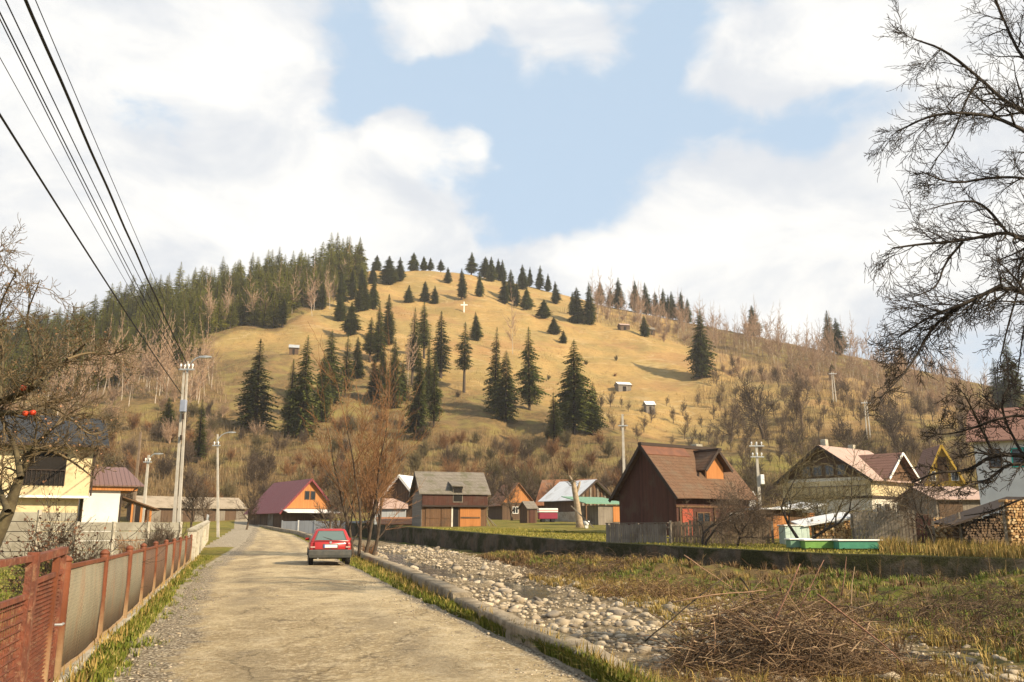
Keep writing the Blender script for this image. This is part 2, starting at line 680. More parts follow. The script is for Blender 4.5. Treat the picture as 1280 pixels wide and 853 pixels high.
# ------------------------------------------------------------------ ground sheet
def ground_material():
    m = bpy.data.materials.new('ground')
    m.use_nodes = True
    t = NT(m.node_tree)
    b = t.n['Principled BSDF']
    co = t.coord('Object')
    n_big = t.noise(co, .06, 6, .6)
    n_mid = t.noise(co, .55, 6, .65)
    n_fin = t.noise(co, 6, 6, .7)
    x, y, z = t.sep(co)
    # meadow: straw gold with greener and browner patches; faint terraces along the contour
    terr = t.noise(t.comb(t.math('MULTIPLY', x, .012), t.math('MULTIPLY', y, .012), t.math('MULTIPLY', z, .16)), 1.0, 5, .6, .4)
    gold = t.mix(t.step(n_big, .38, .62), (.365, .235, .086), (.285, .205, .076))
    gold = t.mix(t.math('MULTIPLY', t.step(terr, .5, .70), .38), gold, (.17, .115, .035))
    gold = t.mix(t.math('MULTIPLY', t.step(n_mid, .50, .68), .5), gold, (.22, .13, .05))
    gold = t.mix(t.math('MULTIPLY', t.step(t.noise(co, .022, 6, .68, .6), .50, .62), .65), gold, (.30, .165, .07))
    trk = t.noise(t.comb(t.math('MULTIPLY', x, .02), t.math('MULTIPLY', y, .02), t.math('MULTIPLY', z, .11)), 1.0, 3, .5, .6)
    gold = t.mix(t.math('MULTIPLY', t.step(t.math('ABSOLUTE', t.math('SUBTRACT', trk, .5)), .012, .004), .45), gold, (.42, .31, .16))
    tus = t.noise(t.vmath('MULTIPLY', co, (.45, .45, .9)), 1.0, 8, .75)
    gold = t.mix(t.math('MULTIPLY', t.step(tus, .46, .68), .6), gold, (.19, .125, .045))
    scrub = t.mix(t.step(n_mid, .38, .62), (.19, .12, .05), (.115, .08, .034))  # brown brush, coloured darker also to paint the shadow on the lower slope
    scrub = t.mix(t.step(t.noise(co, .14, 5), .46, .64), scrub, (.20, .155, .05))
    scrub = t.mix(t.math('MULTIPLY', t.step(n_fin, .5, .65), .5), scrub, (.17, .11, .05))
    green = t.mix(t.step(n_mid, .36, .62), (.15, .15, .024), (.25, .19, .045))
    green = t.mix(t.math('MULTIPLY', t.step(n_fin, .45, .65), .5), green, (.07, .075, .018))
    gravel = t.mix(t.step(n_fin, .3, .7), (.28, .23, .16), (.42, .36, .27))
    gravel = t.mix(t.step(t.noise(co, 22, 5, .7), .52, .62), gravel, (.18, .145, .10))
    bed = t.mix(t.step(n_mid, .38, .6), (.21, .16, .095), (.11, .08, .045))
    bed = t.mix(t.step(n_fin, .48, .65), bed, (.36, .285, .185))
    bank = t.mix(t.step(n_mid, .40, .58), (.12, .13, .02), (.15, .10, .04))
    bank = t.mix(t.step(t.noise(co, 1.7, 6, .7), .5, .66), bank, (.06, .04, .02))
    jitter = t.math('MULTIPLY', t.math('SUBTRACT', t.noise(co, .9, 6, .7), .5), .9)

    def msk(a):
        return t.step(t.math('ADD', t.attr(a), jitter), .35, .65)
    jb = t.math('MULTIPLY', t.math('SUBTRACT', t.noise(co, .05, 7, .65), .5), 1.1)
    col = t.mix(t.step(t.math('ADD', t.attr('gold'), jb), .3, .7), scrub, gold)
    col = t.mix(t.step(t.math('ADD', t.attr('green'), t.math('MULTIPLY', jb, .6)), .3, .7), col, green)
    col = t.mix(msk('bank'), col, bank)
    col = t.mix(msk('bed'), col, bed)
    col = t.mix(msk('gravel'), col, gravel)
    t.put(b.inputs['Base Color'], col)
    b.inputs['Roughness'].default_value = .95
    b.inputs['Specular IOR Level'].default_value = .15
    t.put(b.inputs['Normal'], t.bump(t.math('ADD', n_fin, t.math('MULTIPLY', tus, 4.0)), .8, .12))
    return m


def build_ground():
    az = np.radians(np.concatenate([np.arange(-180, -46, 4.), np.arange(-44, 44, .17), np.arange(44, 180, 4.)]))
    rr = np.concatenate([[.6, 1.4, 2.2], np.geomspace(3, 620, 500), np.geomspace(660, 3000, 12)])
    A, Q = np.meshgrid(az, rr)
    x, y = Q * np.sin(A), Q * np.cos(A)
    z = ground(x, y)
    front = np.cos(A) > .4
    z = np.where(front, z, np.where(Q > 60, 0, z * sstep(Q, 60, 30)))
    z = np.where(Q > 640, np.minimum(z, 20), z)
    n = len(az)
    m = len(rr)
    idx = np.arange(m * n).reshape(m, n)
    a, b2 = idx[:-1], idx[1:]
    fc = np.stack([a, b2, np.roll(b2, -1, 1), np.roll(a, -1, 1)], -1).reshape(-1, 4)[:, ::-1]
    V = np.stack([x, y, z], -1).reshape(-1, 3)
    cidx = len(V)
    V = np.concatenate([V, [[0, 0, float(z[0].mean())]]])
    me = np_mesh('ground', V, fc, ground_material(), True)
    xf, yf = x.ravel(), y.ravel()
    r, an = np.hypot(xf, yf), np.arctan2(xf, yf)
    S = (r - R0) / (r1(an) - R0)
    k, w = xK(yf), xW(yf)
    tt = np.clip((xf - k) / np.maximum(w - k, .5), -1, 2)
    inch = (xf > k) & (xf < w + .5) & (r < 140)
    lft = xf < xL(yf)
    at_ = {}
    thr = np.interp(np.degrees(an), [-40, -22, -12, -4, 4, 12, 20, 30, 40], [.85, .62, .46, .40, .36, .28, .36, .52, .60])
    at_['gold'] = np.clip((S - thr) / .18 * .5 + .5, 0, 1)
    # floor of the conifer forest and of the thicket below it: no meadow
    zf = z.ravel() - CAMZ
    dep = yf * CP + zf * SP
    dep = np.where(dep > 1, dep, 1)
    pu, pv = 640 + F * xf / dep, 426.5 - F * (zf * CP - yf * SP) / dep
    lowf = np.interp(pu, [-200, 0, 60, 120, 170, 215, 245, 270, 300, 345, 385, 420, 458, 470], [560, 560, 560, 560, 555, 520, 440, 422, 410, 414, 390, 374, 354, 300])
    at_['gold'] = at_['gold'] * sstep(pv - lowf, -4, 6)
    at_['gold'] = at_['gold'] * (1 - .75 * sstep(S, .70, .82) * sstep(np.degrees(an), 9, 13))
    flat = (r < 125)
    gr = np.where(flat & ~inch, np.where(xf > w, .62, np.where(lft, .66, .70)), 0.)
    wr = sstep(np.degrees(an), 0, 14)
    gr = np.where(~flat, wr * np.clip(.62 - np.abs(S - .14) * 2.2, 0, .52) + (1 - wr) * sstep(r, 150, 125) * .6, gr)
    at_['green'] = gr
    ths = tstone(yf)
    stone = np.where(inch, sstep(tt, ths + .06, ths - .06), 0) * sstep(yf, 12, 15)
    at_['bed'] = stone
    at_['bank'] = np.where(inch, 1 - stone, 0)
    dL = xL(yf) - xf                      # >0 on the verge left of the road
    dR = xf - xR(yf)
    gv = np.where((dL > -.5) & (dL < 3.2), sstep(dL, .75, .0) * .95, 0)
    gv = np.maximum(gv, np.where((dR > -.5) & (dR < 2), sstep(dR, .30, .0) * .8, 0))
    gv = np.where((yf > 55) & (dL > 0) & (dL < 2.5), .9, gv)
    gv = np.where((yf < 12.5) & (dL > .2) & (dL < 1.6), np.maximum(gv, .45), gv)
    gv = np.where((xf > xL(yf)) & (xf < xR(yf)) & (r < 140), 1, gv)
    at_['gravel'] = np.where(r < 140, gv, 0)
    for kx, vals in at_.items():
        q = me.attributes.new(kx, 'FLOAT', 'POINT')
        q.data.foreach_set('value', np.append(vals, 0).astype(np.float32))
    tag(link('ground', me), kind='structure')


build_ground()


def road_material():
    m = bpy.data.materials.new('worn_road')
    m.use_nodes = True
    t = NT(m.node_tree)
    b = t.n['Principled BSDF']
    co = t.coord('Object')
    st = t.vmath('MULTIPLY', co, (1.0, .55, 1.0))
    big = t.noise(st, .45, 6, .62, .3)
    mid = t.noise(co, 2.2, 7, .68)
    fin = t.noise(co, 16, 6, .75)
    peb = t.new('ShaderNodeTexVoronoi', feature='F1')
    t.put(peb.inputs['Vector'], co)
    peb.inputs['Scale'].default_value = 26
    col = t.mix(t.step(big, .36, .64), (.44, .335, .185), (.295, .215, .112))
    lg = t.noise(t.vmath('MULTIPLY', co, (.5, .16, 1)), 1.0, 6, .65, .8)
    col = t.mix(t.math('MULTIPLY', t.step(lg, .50, .62), .7), col, (.53, .42, .255))
    col = t.mix(t.math('MULTIPLY', t.step(lg, .46, .34), .8), col, (.17, .13, .08))
    col = t.mix(t.math('MULTIPLY', t.step(mid, .50, .66), .7), col, (.58, .465, .30))
    col = t.mix(t.math('MULTIPLY', t.step(mid, .46, .30), .7), col, (.185, .14, .085))
    col = t.mix(t.math('MULTIPLY', t.step(fin, .48, .62), .7), col, (.62, .51, .34))
    col = t.mix(t.math('MULTIPLY', t.step(fin, .45, .32), .7), col, (.15, .115, .075))
    edge = t.attr('edge')
    loose = t.step(t.math('ADD', edge, t.math('MULTIPLY', t.math('SUBTRACT', mid, .5), 1.2)), .55, .85)
    grav = t.mix(t.step(peb.outputs['Color'], .2, .8), (.34, .27, .18), (.60, .52, .39))
    grav = t.mix(t.step(peb.outputs['Distance'], .35, .6), grav, (.15, .115, .075))
    col = t.mix(loose, col, grav)
    # pale patches where the tar has gone, and tracks polished by tyres
    trk = t.attr('track')
    col = t.mix(t.math('MULTIPLY', trk, t.math('MULTIPLY', t.step(t.noise(co, .35, 4), .35, .6), .6)), col, (.22, .175, .115))
    pit = t.noise(co, .9, 7, .7, .4)
    col = t.mix(t.math('MULTIPLY', t.step(pit, .60, .68), .75), col, (.14, .108, .068))
    # cracks
    vc = t.new('ShaderNodeTexVoronoi', feature='DISTANCE_TO_EDGE')
    t.put(vc.inputs['Vector'], t.vmath('ADD', t.vmath('MULTIPLY', co, (.8, .38, 1)), t.vmath('SCALE', t.comb(mid, big, 0), .5)))
    vc.inputs['Scale'].default_value = 1.0
    cr = t.math('MULTIPLY', t.step(vc.outputs[0], .012, .003), t.step(big, .46, .6))
    col = t.mix(t.math('MULTIPLY', cr, .38), col, (.10, .078, .05))
    t.put(b.inputs['Base Color'], col)
    b.inputs['Roughness'].default_value = .92
    b.inputs['Specular IOR Level'].default_value = .2
    h = t.math('ADD', t.math('MULTIPLY', mid, 1.4), t.math('ADD', t.math('MULTIPLY', fin, .8), t.math('MULTIPLY', big, 2.0)))
    h = t.math('SUBTRACT', h, t.math('MULTIPLY', cr, .5))
    t.put(b.inputs['Normal'], t.bump(h, 1.0, .075))
    return m


def build_road():
    Y = np.concatenate([np.arange(-7, 45, .25), np.arange(45, 137, 1.0)])
    T = np.linspace(0, 1, 41)
    l, r_ = xL(Y) - .25, xR(Y) + .18
    l = l + (fbm(Y * .9, Y * 0 + 3, 31) - .5) * .5
    r_ = r_ + (fbm(Y * .9, Y * 0 + 9, 32) - .5) * .3
    X = l[:, None] + (r_ - l)[:, None] * T
    YY = np.repeat(Y[:, None], 41, 1)
    ed = np.minimum(T, 1 - T)[None] * (r_ - l)[:, None]
    Z = zr(YY) + .008 + .05 * np.sin(T * math.pi)[None] * .9 + (fbm(X * .5, YY * .5, 41) - .5) * .05 + (fbm(X * 2, YY * 2, 44) - .5) * .016 - .05 * sstep(ed, .22, 0)
    n = 41
    idx = np.arange(len(Y) * n).reshape(len(Y), n)
    fc = np.stack([idx[:-1, :-1], idx[:-1, 1:], idx[1:, 1:], idx[1:, :-1]], -1).reshape(-1, 4)
    me = np_mesh('road', np.stack([X, YY, Z], -1).reshape(-1, 3), fc, road_material(), True)
    e = me.attributes.new('edge', 'FLOAT', 'POINT')
    lside = T[None] * (r_ - l)[:, None]
    e.data.foreach_set('value', np.maximum(sstep(ed, .9, .05), .9 * sstep(lside, 1.7, .4)).astype(np.float32).ravel())
    tr = np.exp(-((T - .30) / .07) ** 2) + np.exp(-((T - .70) / .07) ** 2)
    k = me.attributes.new('track', 'FLOAT', 'POINT')
    k.data.foreach_set('value', np.repeat(tr[None], len(Y), 0).astype(np.float32).ravel())
    tag(link('road', me), kind='structure')


build_road()

# ------------------------------------------------------------------ shared materials
M = {}
M['rust'] = mat('red_oxide_paint', (.20, .060, .030), (.125, .044, .026), 4, .7, bump=.02, fine=(11, (.27, .15, .085)), spec=.3)
M['concrete'] = mat('old_concrete', (.40, .36, .29), (.29, .26, .20), 1.6, .92, bump=.02, fine=(7, (.20, .175, .12)))
M['white_wall'] = mat('lime_washed_wall', (.46, .42, .33), (.34, .30, .23), 1.3, .9, bump=.01, fine=(5, (.24, .2, .14)))
M['cream'] = mat('cream_render', (.60, .49, .29), (.52, .42, .245), .8, .9, bump=.006, fine=(2.2, (.44, .34, .19)))
M['pale'] = mat('pale_render', (.64, .59, .49), (.55, .50, .41), .8, .9, bump=.006, fine=(2.2, (.45, .40, .32)))
M['bluewhite'] = mat('white_render', (.62, .62, .61), (.54, .54, .53), .8, .9, bump=.006)
M['yellow'] = mat('yellow_paint', (.46, .29, .04), (.38, .24, .04), 1.2, .8)
M['dark'] = mat('dark_opening', (.015, .012, .010), None, 2, .9)  # near-black sheet, painted in place of the shade inside openings
M['glass'] = mat_glass('window_glass')
M['white_paint'] = mat('white_paint', (.80, .78, .72), (.70, .68, .62), 2, .6)
M['boards_dark'] = mat_boards('weathered_dark_boards', (.075, .045, .028), (.13, .082, .05), .15)
M['boards_red'] = mat_boards('red_brown_boards', (.050, .021, .015), (.092, .037, .025), .17, wear=(.082, .048, .034))
M['boards_brown'] = mat_boards('brown_boards', (.095, .052, .028), (.16, .088, .045), .16, wear=(.09, .055, .033))
M['boards_orange'] = mat_boards('varnished_orange_boards', (.33, .125, .032), (.44, .18, .05), .17, rough=.6)
M['boards_grey'] = mat_boards('silvered_boards', (.15, .125, .10), (.25, .215, .17), .14, wear=(.12, .095, .07))
M['boards_grey_h'] = mat_boards('silvered_level_boards', (.15, .13, .105), (.23, .20, .165), .17, axis='z', grain=(1.2, 1.2, 14))
M['roof_dark_tile'] = mat_boards('charcoal_tiles', (.022, .024, .028), (.040, .042, .046), .30, rough=.85, rows=.28, gap=.5, bump=.03)
M['roof_brown_tile'] = mat_boards('brown_tiles', (.17, .085, .06), (.22, .115, .08), .25, rough=.7, rows=.25, gap=.45, bump=.03)
M['roof_maroon'] = mat_boards('maroon_metal', (.16, .028, .032), (.20, .036, .040), .30, rough=.45, gap=.4, bump=.03)
M['roof_brownmetal'] = mat_boards('brown_ribbed_metal', (.15, .085, .075), (.18, .105, .092), .26, axis='x', rough=.5, gap=.45, bump=.03)
M['roof_shingle'] = mat_boards('worn_shingles', (.105, .056, .031), (.165, .092, .053), .14, rows=.22, gap=.4, wear=(.14, .095, .06), bump=.03)
M['roof_greyshingle'] = mat_boards('grey_shingles', (.14, .12, .098), (.22, .19, .155), .16, rows=.3, gap=.4, wear=(.12, .11, .07), bump=.03)
M['roof_white'] = mat_boards('galvanised_sheets', (.62, .62, .62), (.72, .72, .72), .45, rough=.45, gap=.25, wear=(.52, .50, .47))
M['roof_green'] = mat_boards('green_metal', (.13, .25, .16), (.17, .30, .20), .3, rough=.6, gap=.3)
M['roof_pink'] = mat_boards('faded_sheets', (.36, .25, .205), (.42, .30, .25), .4, rough=.8, gap=.25, wear=(.30, .205, .16))
M['trim_dark'] = mat('dark_trim', (.045, .030, .022), None, 4, .8)
M['rust_sheet'] = mat_boards('rusty_sheets', (.23, .095, .045), (.33, .16, .08), .3, rough=.9, gap=.3, wear=(.24, .17, .12))
M['zinc'] = mat_boards('grey_sheet', (.30, .31, .32), (.38, .39, .39), .6, rough=.5, gap=.3)
M['bark'] = mat('bark', (.085, .060, .040), (.045, .032, .022), 5, .95, bump=.02)
M['bark_dark'] = mat('dark_bark', (.032, .024, .018), (.05, .038, .026), 5, .95, bump=.02)
M['twig'] = mat('grey_twigs', (.125, .088, .058), (.085, .058, .038), .8, .95, rnd=.3)
M['twig_red'] = mat('reddish_twigs', (.195, .098, .044), (.26, .135, .058), .8, .95, rnd=.2)
M['twig_pale'] = mat('pale_twigs', (.36, .245, .16), (.29, .19, .12), .8, .95, rnd=.2)
M['twig_olive'] = mat('olive_twigs', (.13, .105, .05), (.095, .072, .036), .8, .95, rnd=.2)
M['birch_bark'] = mat('birch_bark', (.50, .43, .35), (.33, .27, .21), 1.2, .9)
M['needle'] = mat('dark_needles', (.10, .13, .03), (.18, .19, .046), .35, .8, rnd=.3, spec=.2, thin=.3)
M['needle_lit'] = mat('forest_needles', (.24, .25, .042), (.33, .305, .06), .2, .8, rnd=.36, spec=.2, thin=.45)
M['log'] = mat('log_ends', (.50, .31, .13), (.36, .20, .085), 6, .9, rnd=.1)
M['pole'] = mat('pole_concrete', (.46, .42, .36), (.36, .33, .28), 2, .9)
M['pole_wood'] = mat('pole_timber', (.22, .16, .11), (.16, .115, .08), 2, .9)
M['cable'] = mat('black_cable', (.012, .012, .013), None, 2, .6)
M['steel'] = mat('galvanised_steel', (.45, .46, .46), None, 4, .45, metal=.6)
M['porcelain'] = mat('white_porcelain', (.8, .8, .78), None, 4, .25)


# ------------------------------------------------------------------ walls and fences by the road
def ribbon_wall(name, pts, zlow, ztop, th, mats, step=.5, jit=.03, seed=1, cap=None):
    """a wall along a polyline: pts of (x,y); zlow(x,y), ztop(x,y); thickness th to the right of the line"""
    P = [Vector((p[0], p[1], 0)) for p in pts]
    L = [0]
    for i in range(1, len(P)):
        L.append(L[-1] + (P[i] - P[i - 1]).length)
    n = max(2, int(L[-1] / step))
    s = np.linspace(0, L[-1], n)
    X, Y = np.interp(s, L, [p.x for p in P]), np.interp(s, L, [p.y for p in P])
    dx, dy = np.gradient(X), np.gradient(Y)
    q = np.hypot(dx, dy)
    nx, ny = dy / q, -dx / q
    rows = []
    prof = [(0, 0), (0, .35), (0, .7), (0, .97), (.04, 1.0), (.5, 1.0), (.96, 1.0), (1, .97), (1, .5), (1, 0)]
    for k, (t, h) in enumerate(prof):
        j = (fbm(s * .9, s * 0 + k * .9, seed, 4) - .5) * jit * 2
        j2 = (fbm(s * 1.3, s * 0 + k * 1.7, seed + 9, 4) - .5) * jit * (.5 if jit < .04 else 1.2)
        x = X + nx * (th * t + j)
        y = Y + ny * (th * t + j)
        zl, zt = zlow(X, Y), ztop(X, Y)
        rows.append(np.stack([x, y, zl + (zt - zl) * h + (j2 if h > .3 else 0)], -1))
    V = np.stack(rows, 1)
    m = len(prof)
    idx = np.arange(n * m).reshape(n, m)
    fc = np.stack([idx[:-1, :-1], idx[1:, :-1], idx[1:, 1:], idx[:-1, 1:]], -1).reshape(-1, 4)
    V = V.reshape(-1, 3)
    me = np_mesh(name, V, fc, mats, False)
    bm = bmesh.new()
    bm.from_mesh(me)
    bm.faces.new([bm.verts[:][i] for i in range(m)]) if not bm.verts.ensure_lookup_table() else None
    bm.verts.ensure_lookup_table()
    bm.faces.new([bm.verts[(n - 1) * m + i] for i in range(m)][::-1])
    bmesh.ops.recalc_face_normals(bm, faces=bm.faces)
    bm.to_mesh(me)
    bm.free()
    return link(name, me)


def wall_material(name, base, var, moss, stain, mossy=.5, zmoss=None):
    m = bpy.data.materials.new(name)
    m.use_nodes = True
    t = NT(m.node_tree)
    b = t.n['Principled BSDF']
    co = t.coord('Object')
    n1 = t.noise(co, .7, 6, .65, .3)
    n2 = t.noise(co, 3.5, 7, .7)
    n3 = t.noise(co, 14, 5, .7)
    col = t.mix(t.step(n2, .35, .65), base, var)
    col = t.mix(t.step(t.noise(t.vmath('MULTIPLY', co, (1, 1, .25)), 1.6, 6, .65), .47, .62), col, stain)
    geo = t.new('ShaderNodeNewGeometry')
    up = t.sep(geo.outputs['Normal'])[2]
    f = t.step(t.math('ADD', n1, t.math('MULTIPLY', up, .10 if mossy < .5 else .2)), 1.02 - mossy, 1.2 - mossy)
    mo = t.mix(t.step(n3, .4, .6), moss, tuple(c * .5 for c in moss))
    col = t.mix(f, col, mo)
    t.put(b.inputs['Base Color'], col)
    b.inputs['Roughness'].default_value = .95
    b.inputs['Specular IOR Level'].default_value = .2
    t.put(b.inputs['Normal'], t.bump(t.math('ADD', n2, t.math('MULTIPLY', n3, .5)), 1.0, .06))
    return m


M['kerb_wall'] = wall_material('pale_concrete_wall', (.36, .295, .21), (.26, .21, .145), (.10, .095, .025), (.19, .15, .10), .36)
M['moss_wall'] = wall_material('mossy_stone_wall', (.105, .086, .062), (.065, .052, .038), (.036, .036, .010), (.10, .07, .045), .60)

kpts = [(xK(y), y) for y in np.concatenate([np.arange(8.3, 17.4, .6)])]
tag(ribbon_wall('low_wall', kpts, lambda x, y: zr(y) - 1.3, lambda x, y: zr(y) + .22 - .12 * sstep(y, 11, 8.3), .36, M['kerb_wall'], .2, .03, 3),
    'low crumbling concrete wall beside the rough dead grass, near stretch that ends at a step', 'wall')
kpts = [(xK(y) + .02, y) for y in np.arange(17.6, 118, 1.0)]
tag(ribbon_wall('low_wall', kpts, lambda x, y: zr(y) - 1.3, lambda x, y: zr(y) + .29, .40, M['kerb_wall'], .3, .012, 4),
    'long pale low concrete wall curving past the red car along the stream', 'wall')
wpts = [(xW(y), y) for y in np.arange(22, 100, .6)][::-1]
tag(ribbon_wall('retaining_wall', wpts, lambda x, y: zb(y) - .7, lambda x, y: zp(y) + .03, -.62, M['moss_wall'], .3, .05, 7),
    'long dark mossy retaining wall along the far bank of the stream', 'wall')


def post_tube(h, r, p=(0, 0, 0)):
    return MB().tube([(p[0], p[1], p[2]), (p[0], p[1], p[2] + h)], r, 8)


def bleached(name, base, low):
    """paint that is worn pale towards the foot of each post, where splashes reach"""
    m = mat(name, base, tuple(c * .75 for c in base), 4, .6, bump=.008)
    t = NT(m.node_tree)
    b = t.n['Principled BSDF']
    old = b.inputs['Base Color'].links[0].from_socket
    z = t.sep(t.coord('Object'))[2]
    f = t.step(t.math('ADD', z, t.math('MULTIPLY', t.noise(t.coord('Object'), 5, 5, .7), .5)), .95, .35)
    t.put(b.inputs['Base Color'], t.mix(f, old, low))
    return m


M['post'] = bleached('rust_red_post', (.185, .058, .025), (.38, .25, .135))
M['mesh_panel'] = None


def mesh_material(name, wire, back, px_=.075):
    """woven wire: real gaps cut by alpha would vanish at this size, so the weave is a fine relief over sheet"""
    m = bpy.data.materials.new(name)
    m.use_nodes = True
    t = NT(m.node_tree)
    b = t.n['Principled BSDF']
    co = t.coord('Object')
    x, y, z = t.sep(co)
    a = t.math('FRACT', t.math('DIVIDE', t.math('ADD', t.math('MULTIPLY', y, 1.0), z), px_))
    c = t.math('FRACT', t.math('DIVIDE', t.math('SUBTRACT', t.math('MULTIPLY', y, 1.0), z), px_))
    w = t.math('MAXIMUM', t.step(t.math('ABSOLUTE', t.math('SUBTRACT', a, .5)), .34, .44), t.step(t.math('ABSOLUTE', t.math('SUBTRACT', c, .5)), .34, .44))
    rs = t.math('ADD', t.math('MULTIPLY', t.step(t.noise(t.vmath('MULTIPLY', co, (1, 1.6, .35)), 2.2, 7, .72), .50, .70), .6), t.math('MULTIPLY', t.step(z, .55, .1), .6), clamp=True)
    wc = t.mix(rs, wire, (.30, .15, .07))
    bc = t.mix(t.step(t.noise(co, 2.2, 5, .65), .4, .65), tuple(q * .8 for q in back), tuple(q * .4 for q in back))
    bc = t.mix(t.math('MULTIPLY', rs, .8), bc, (.26, .13, .055))
    t.put(b.inputs['Base Color'], t.mix(w, bc, wc))
    b.inputs['Roughness'].default_value = .7
    t.put(b.inputs['Normal'], t.bump(w, .9, .01))
    return m


FENCE = [hit(u, v, lambda Y: zr(Y) * 0) for u, v in [(82, 845), (132, 797), (161, 770), (179, 753), (194, 741), (206, 731), (215, 722.5), (223, 715.5), (230, 709), (237, 703)]]
_f0, _f9 = Vector(FENCE[0]), Vector(FENCE[-1])
_fd = (_f9 - _f0)
_n = max(9, int(round(_fd.length / 2.35)))
FPTS = []
for u in [(82), 132, 161, 179, 194, 206, 215, 223, 230, 237]:
    x, y, z = ray(u, 700)
    # where this column crosses the straight line of the fence
    k = x / y
    tt = (k * _f0.y - _f0.x) / (_fd.x - k * _fd.y)
    FPTS.append(_f0 + _fd * tt)


def build_fence():
    rz = math.atan2(_fd.y, _fd.x) - R(90)
    root = thing('wire_fence', (_f0.x, _f0.y, 0), 'rust red roadside fence of posts and sheet wire panels along the grassy verge', 'fence', rz)
    L = [(p - _f0).dot(_fd.normalized()) for p in FPTS]
    mesh_mats = [mesh_material('galvanised_weave', (.42, .36, .23), (.19, .16, .10)), mesh_material('green_grey_weave', (.35, .30, .20), (.16, .14, .09)), mesh_material('rusty_weave', (.25, .13, .065), (.10, .058, .034))]
    rng = random.Random(4)
    H = [1.27, 1.25, 1.24, 1.23, 1.22, 1.21, 1.2, 1.2, 1.2, 1.2]
    for i, l in enumerate(L):
        b = MB()
        lean = rng.uniform(-.02, .02)
        r = .075 if i == 0 else .06
        h = H[i]
        b.tube([(0, l, -.3), (lean, l + lean, h - .05), (lean, l + lean, h - .02)], [r, r, r * .96], 10)
        b.tube([(lean, l + lean, h - .03), (lean, l + lean, h - .01), (lean, l + lean, h + .02), (lean, l + lean, h + .04)], [r * 1.03, r * 1.12, r * .8, r * .2], 10)
        b.build('post', M['post'], root, True)
    for i in range(len(L) - 1):
        a, c = L[i] + .07, L[i + 1] - .07
        h0, h1 = H[i] - .09, H[i + 1] - .09
        fr = MB()
        fr.bar((0, a, h0), (0, c, h1), .045)
        fr.bar((0, a, .12), (0, c, .10), .04)
        fr.bar((0, a + .012, .12), (0, a + .012, h0), .035)
        fr.bar((0, c - .012, .10), (0, c - .012, h1), .035)
        fr.build('panel_frame', M['post'], root)
        p = MB()
        nseg = 12
        rows = []
        for k in range(nseg + 1):
            y = a + .02 + (c - a - .04) * k / nseg
            bow = .03 * math.sin(k / nseg * math.pi) * rng.uniform(.4, 1.1)
            t = k / nseg
            z0, z1 = .14, h0 + (h1 - h0) * t - .03
            rows.append([(bow, y, z0), (bow + .012, y, z0 * .5 + z1 * .5), (bow * .6, y, z1), (bow * .6 - .004, y, z1), (bow + .008, y, z0 * .5 + z1 * .5), (bow - .004, y, z0)])
        p.loft(rows)
        p.build('wire_panel', mesh_mats[[0, 1, 1, 2, 2, 1, 2, 1, 2, 1][i % 10]], root, True)
    k = MB()
    k.box((-.10, L[0] - .1, -.35), (.10, L[-1], .085), bev=.02)
    k.build('base_strip', M['concrete'], root)
    # gate: a frame of square tube with an upper rail and a panel of thin bars, standing nearest the camera
    d = -_fd.normalized()
    g = thing('iron_gate', (_f0.x, _f0.y, 0), 'rust red iron gate with closely set bars next to the roadside fence', 'gate', rz)
    o = L[0]
    y0, y1, ym = o - .15, o - 1.50, o - .52
    fr = MB()
    fr.bar((0, y0, .06), (0, y0, 1.34), .055)
    fr.bar((0, y1, .06), (0, y1, 1.34), .07)
    fr.bar((0, y1 - .03, 1.32), (0, y0 + .03, 1.36), .07)
    fr.bar((0, y1 + .03, 1.12), (0, y0 - .03, 1.15), .04)
    fr.bar((0, y1 + .03, .16), (0, y0 - .03, .16), .04)
    fr.build('gate_frame', M['rust'], g)
    MB().bar((.005, ym, .02), (.005, ym, 1.30), .06).build('middle_post', M['post'], g)
    pn = MB()
    n = 46
    for i in range(n):
        y = y1 + .06 + (y0 - y1 - .12) * i / (n - 1)
        pn.bar((-.012, y, .17), (-.012, y, 1.12), .012)
    for i in range(24):
        z = .2 + i * .038
        pn.bar((.006, y1 + .04, z), (.006, y0 - .04, z + .004), .010)
    pn.build('bar_panel', M['rust'], g)
    hd = MB()
    hd.tube([(.04, ym + .06, .66), (.10, ym + .06, .66), (.10, ym + .16, .66)], .013, 6)
    hd.build('handle', M['steel'], g)
    g2 = thing('iron_gate', (_f0.x, _f0.y, 0), 'rust red gate leaf with gridded panel and tall square post at the picture edge', 'gate', rz)
    y0, y1 = o - 1.66, o - 3.3
    fr = MB()
    fr.bar((0, o - 1.58, -.2), (0, o - 1.58, 1.38), .085)
    fr.bar((0, y0 - .04, .06), (0, y0 - .04, 1.33), .05)
    fr.bar((0, y1, .06), (0, y1, 1.33), .05)
    fr.bar((0, y1, 1.33), (0, y0 - .02, 1.33), .05)
    fr.bar((0, y1, 1.02), (0, y0 - .06, 1.02), .04)
    fr.bar((0, y1, .14), (0, y0 - .06, .14), .04)
    fr.build('gate_frame', M['rust'], g2)
    pn = MB()
    for i in range(20):
        y = y1 + .06 + (y0 - y1 - .16) * i / 19
        pn.bar((-.01, y, .16), (-.01, y, 1.02), .012)
    for i in range(12):
        pn.bar((.004, y1 + .04, .2 + i * .07), (.004, y0 - .08, .2 + i * .07), .010)
    pn.build('bar_panel', M['rust'], g2)
    for z in (.3, .95):
        MB().tube([(.02, y0 + .03, z - .05), (.02, y0 + .03, z + .05)], .02, 8).build('hinge', M['rust'], g2)


build_fence()


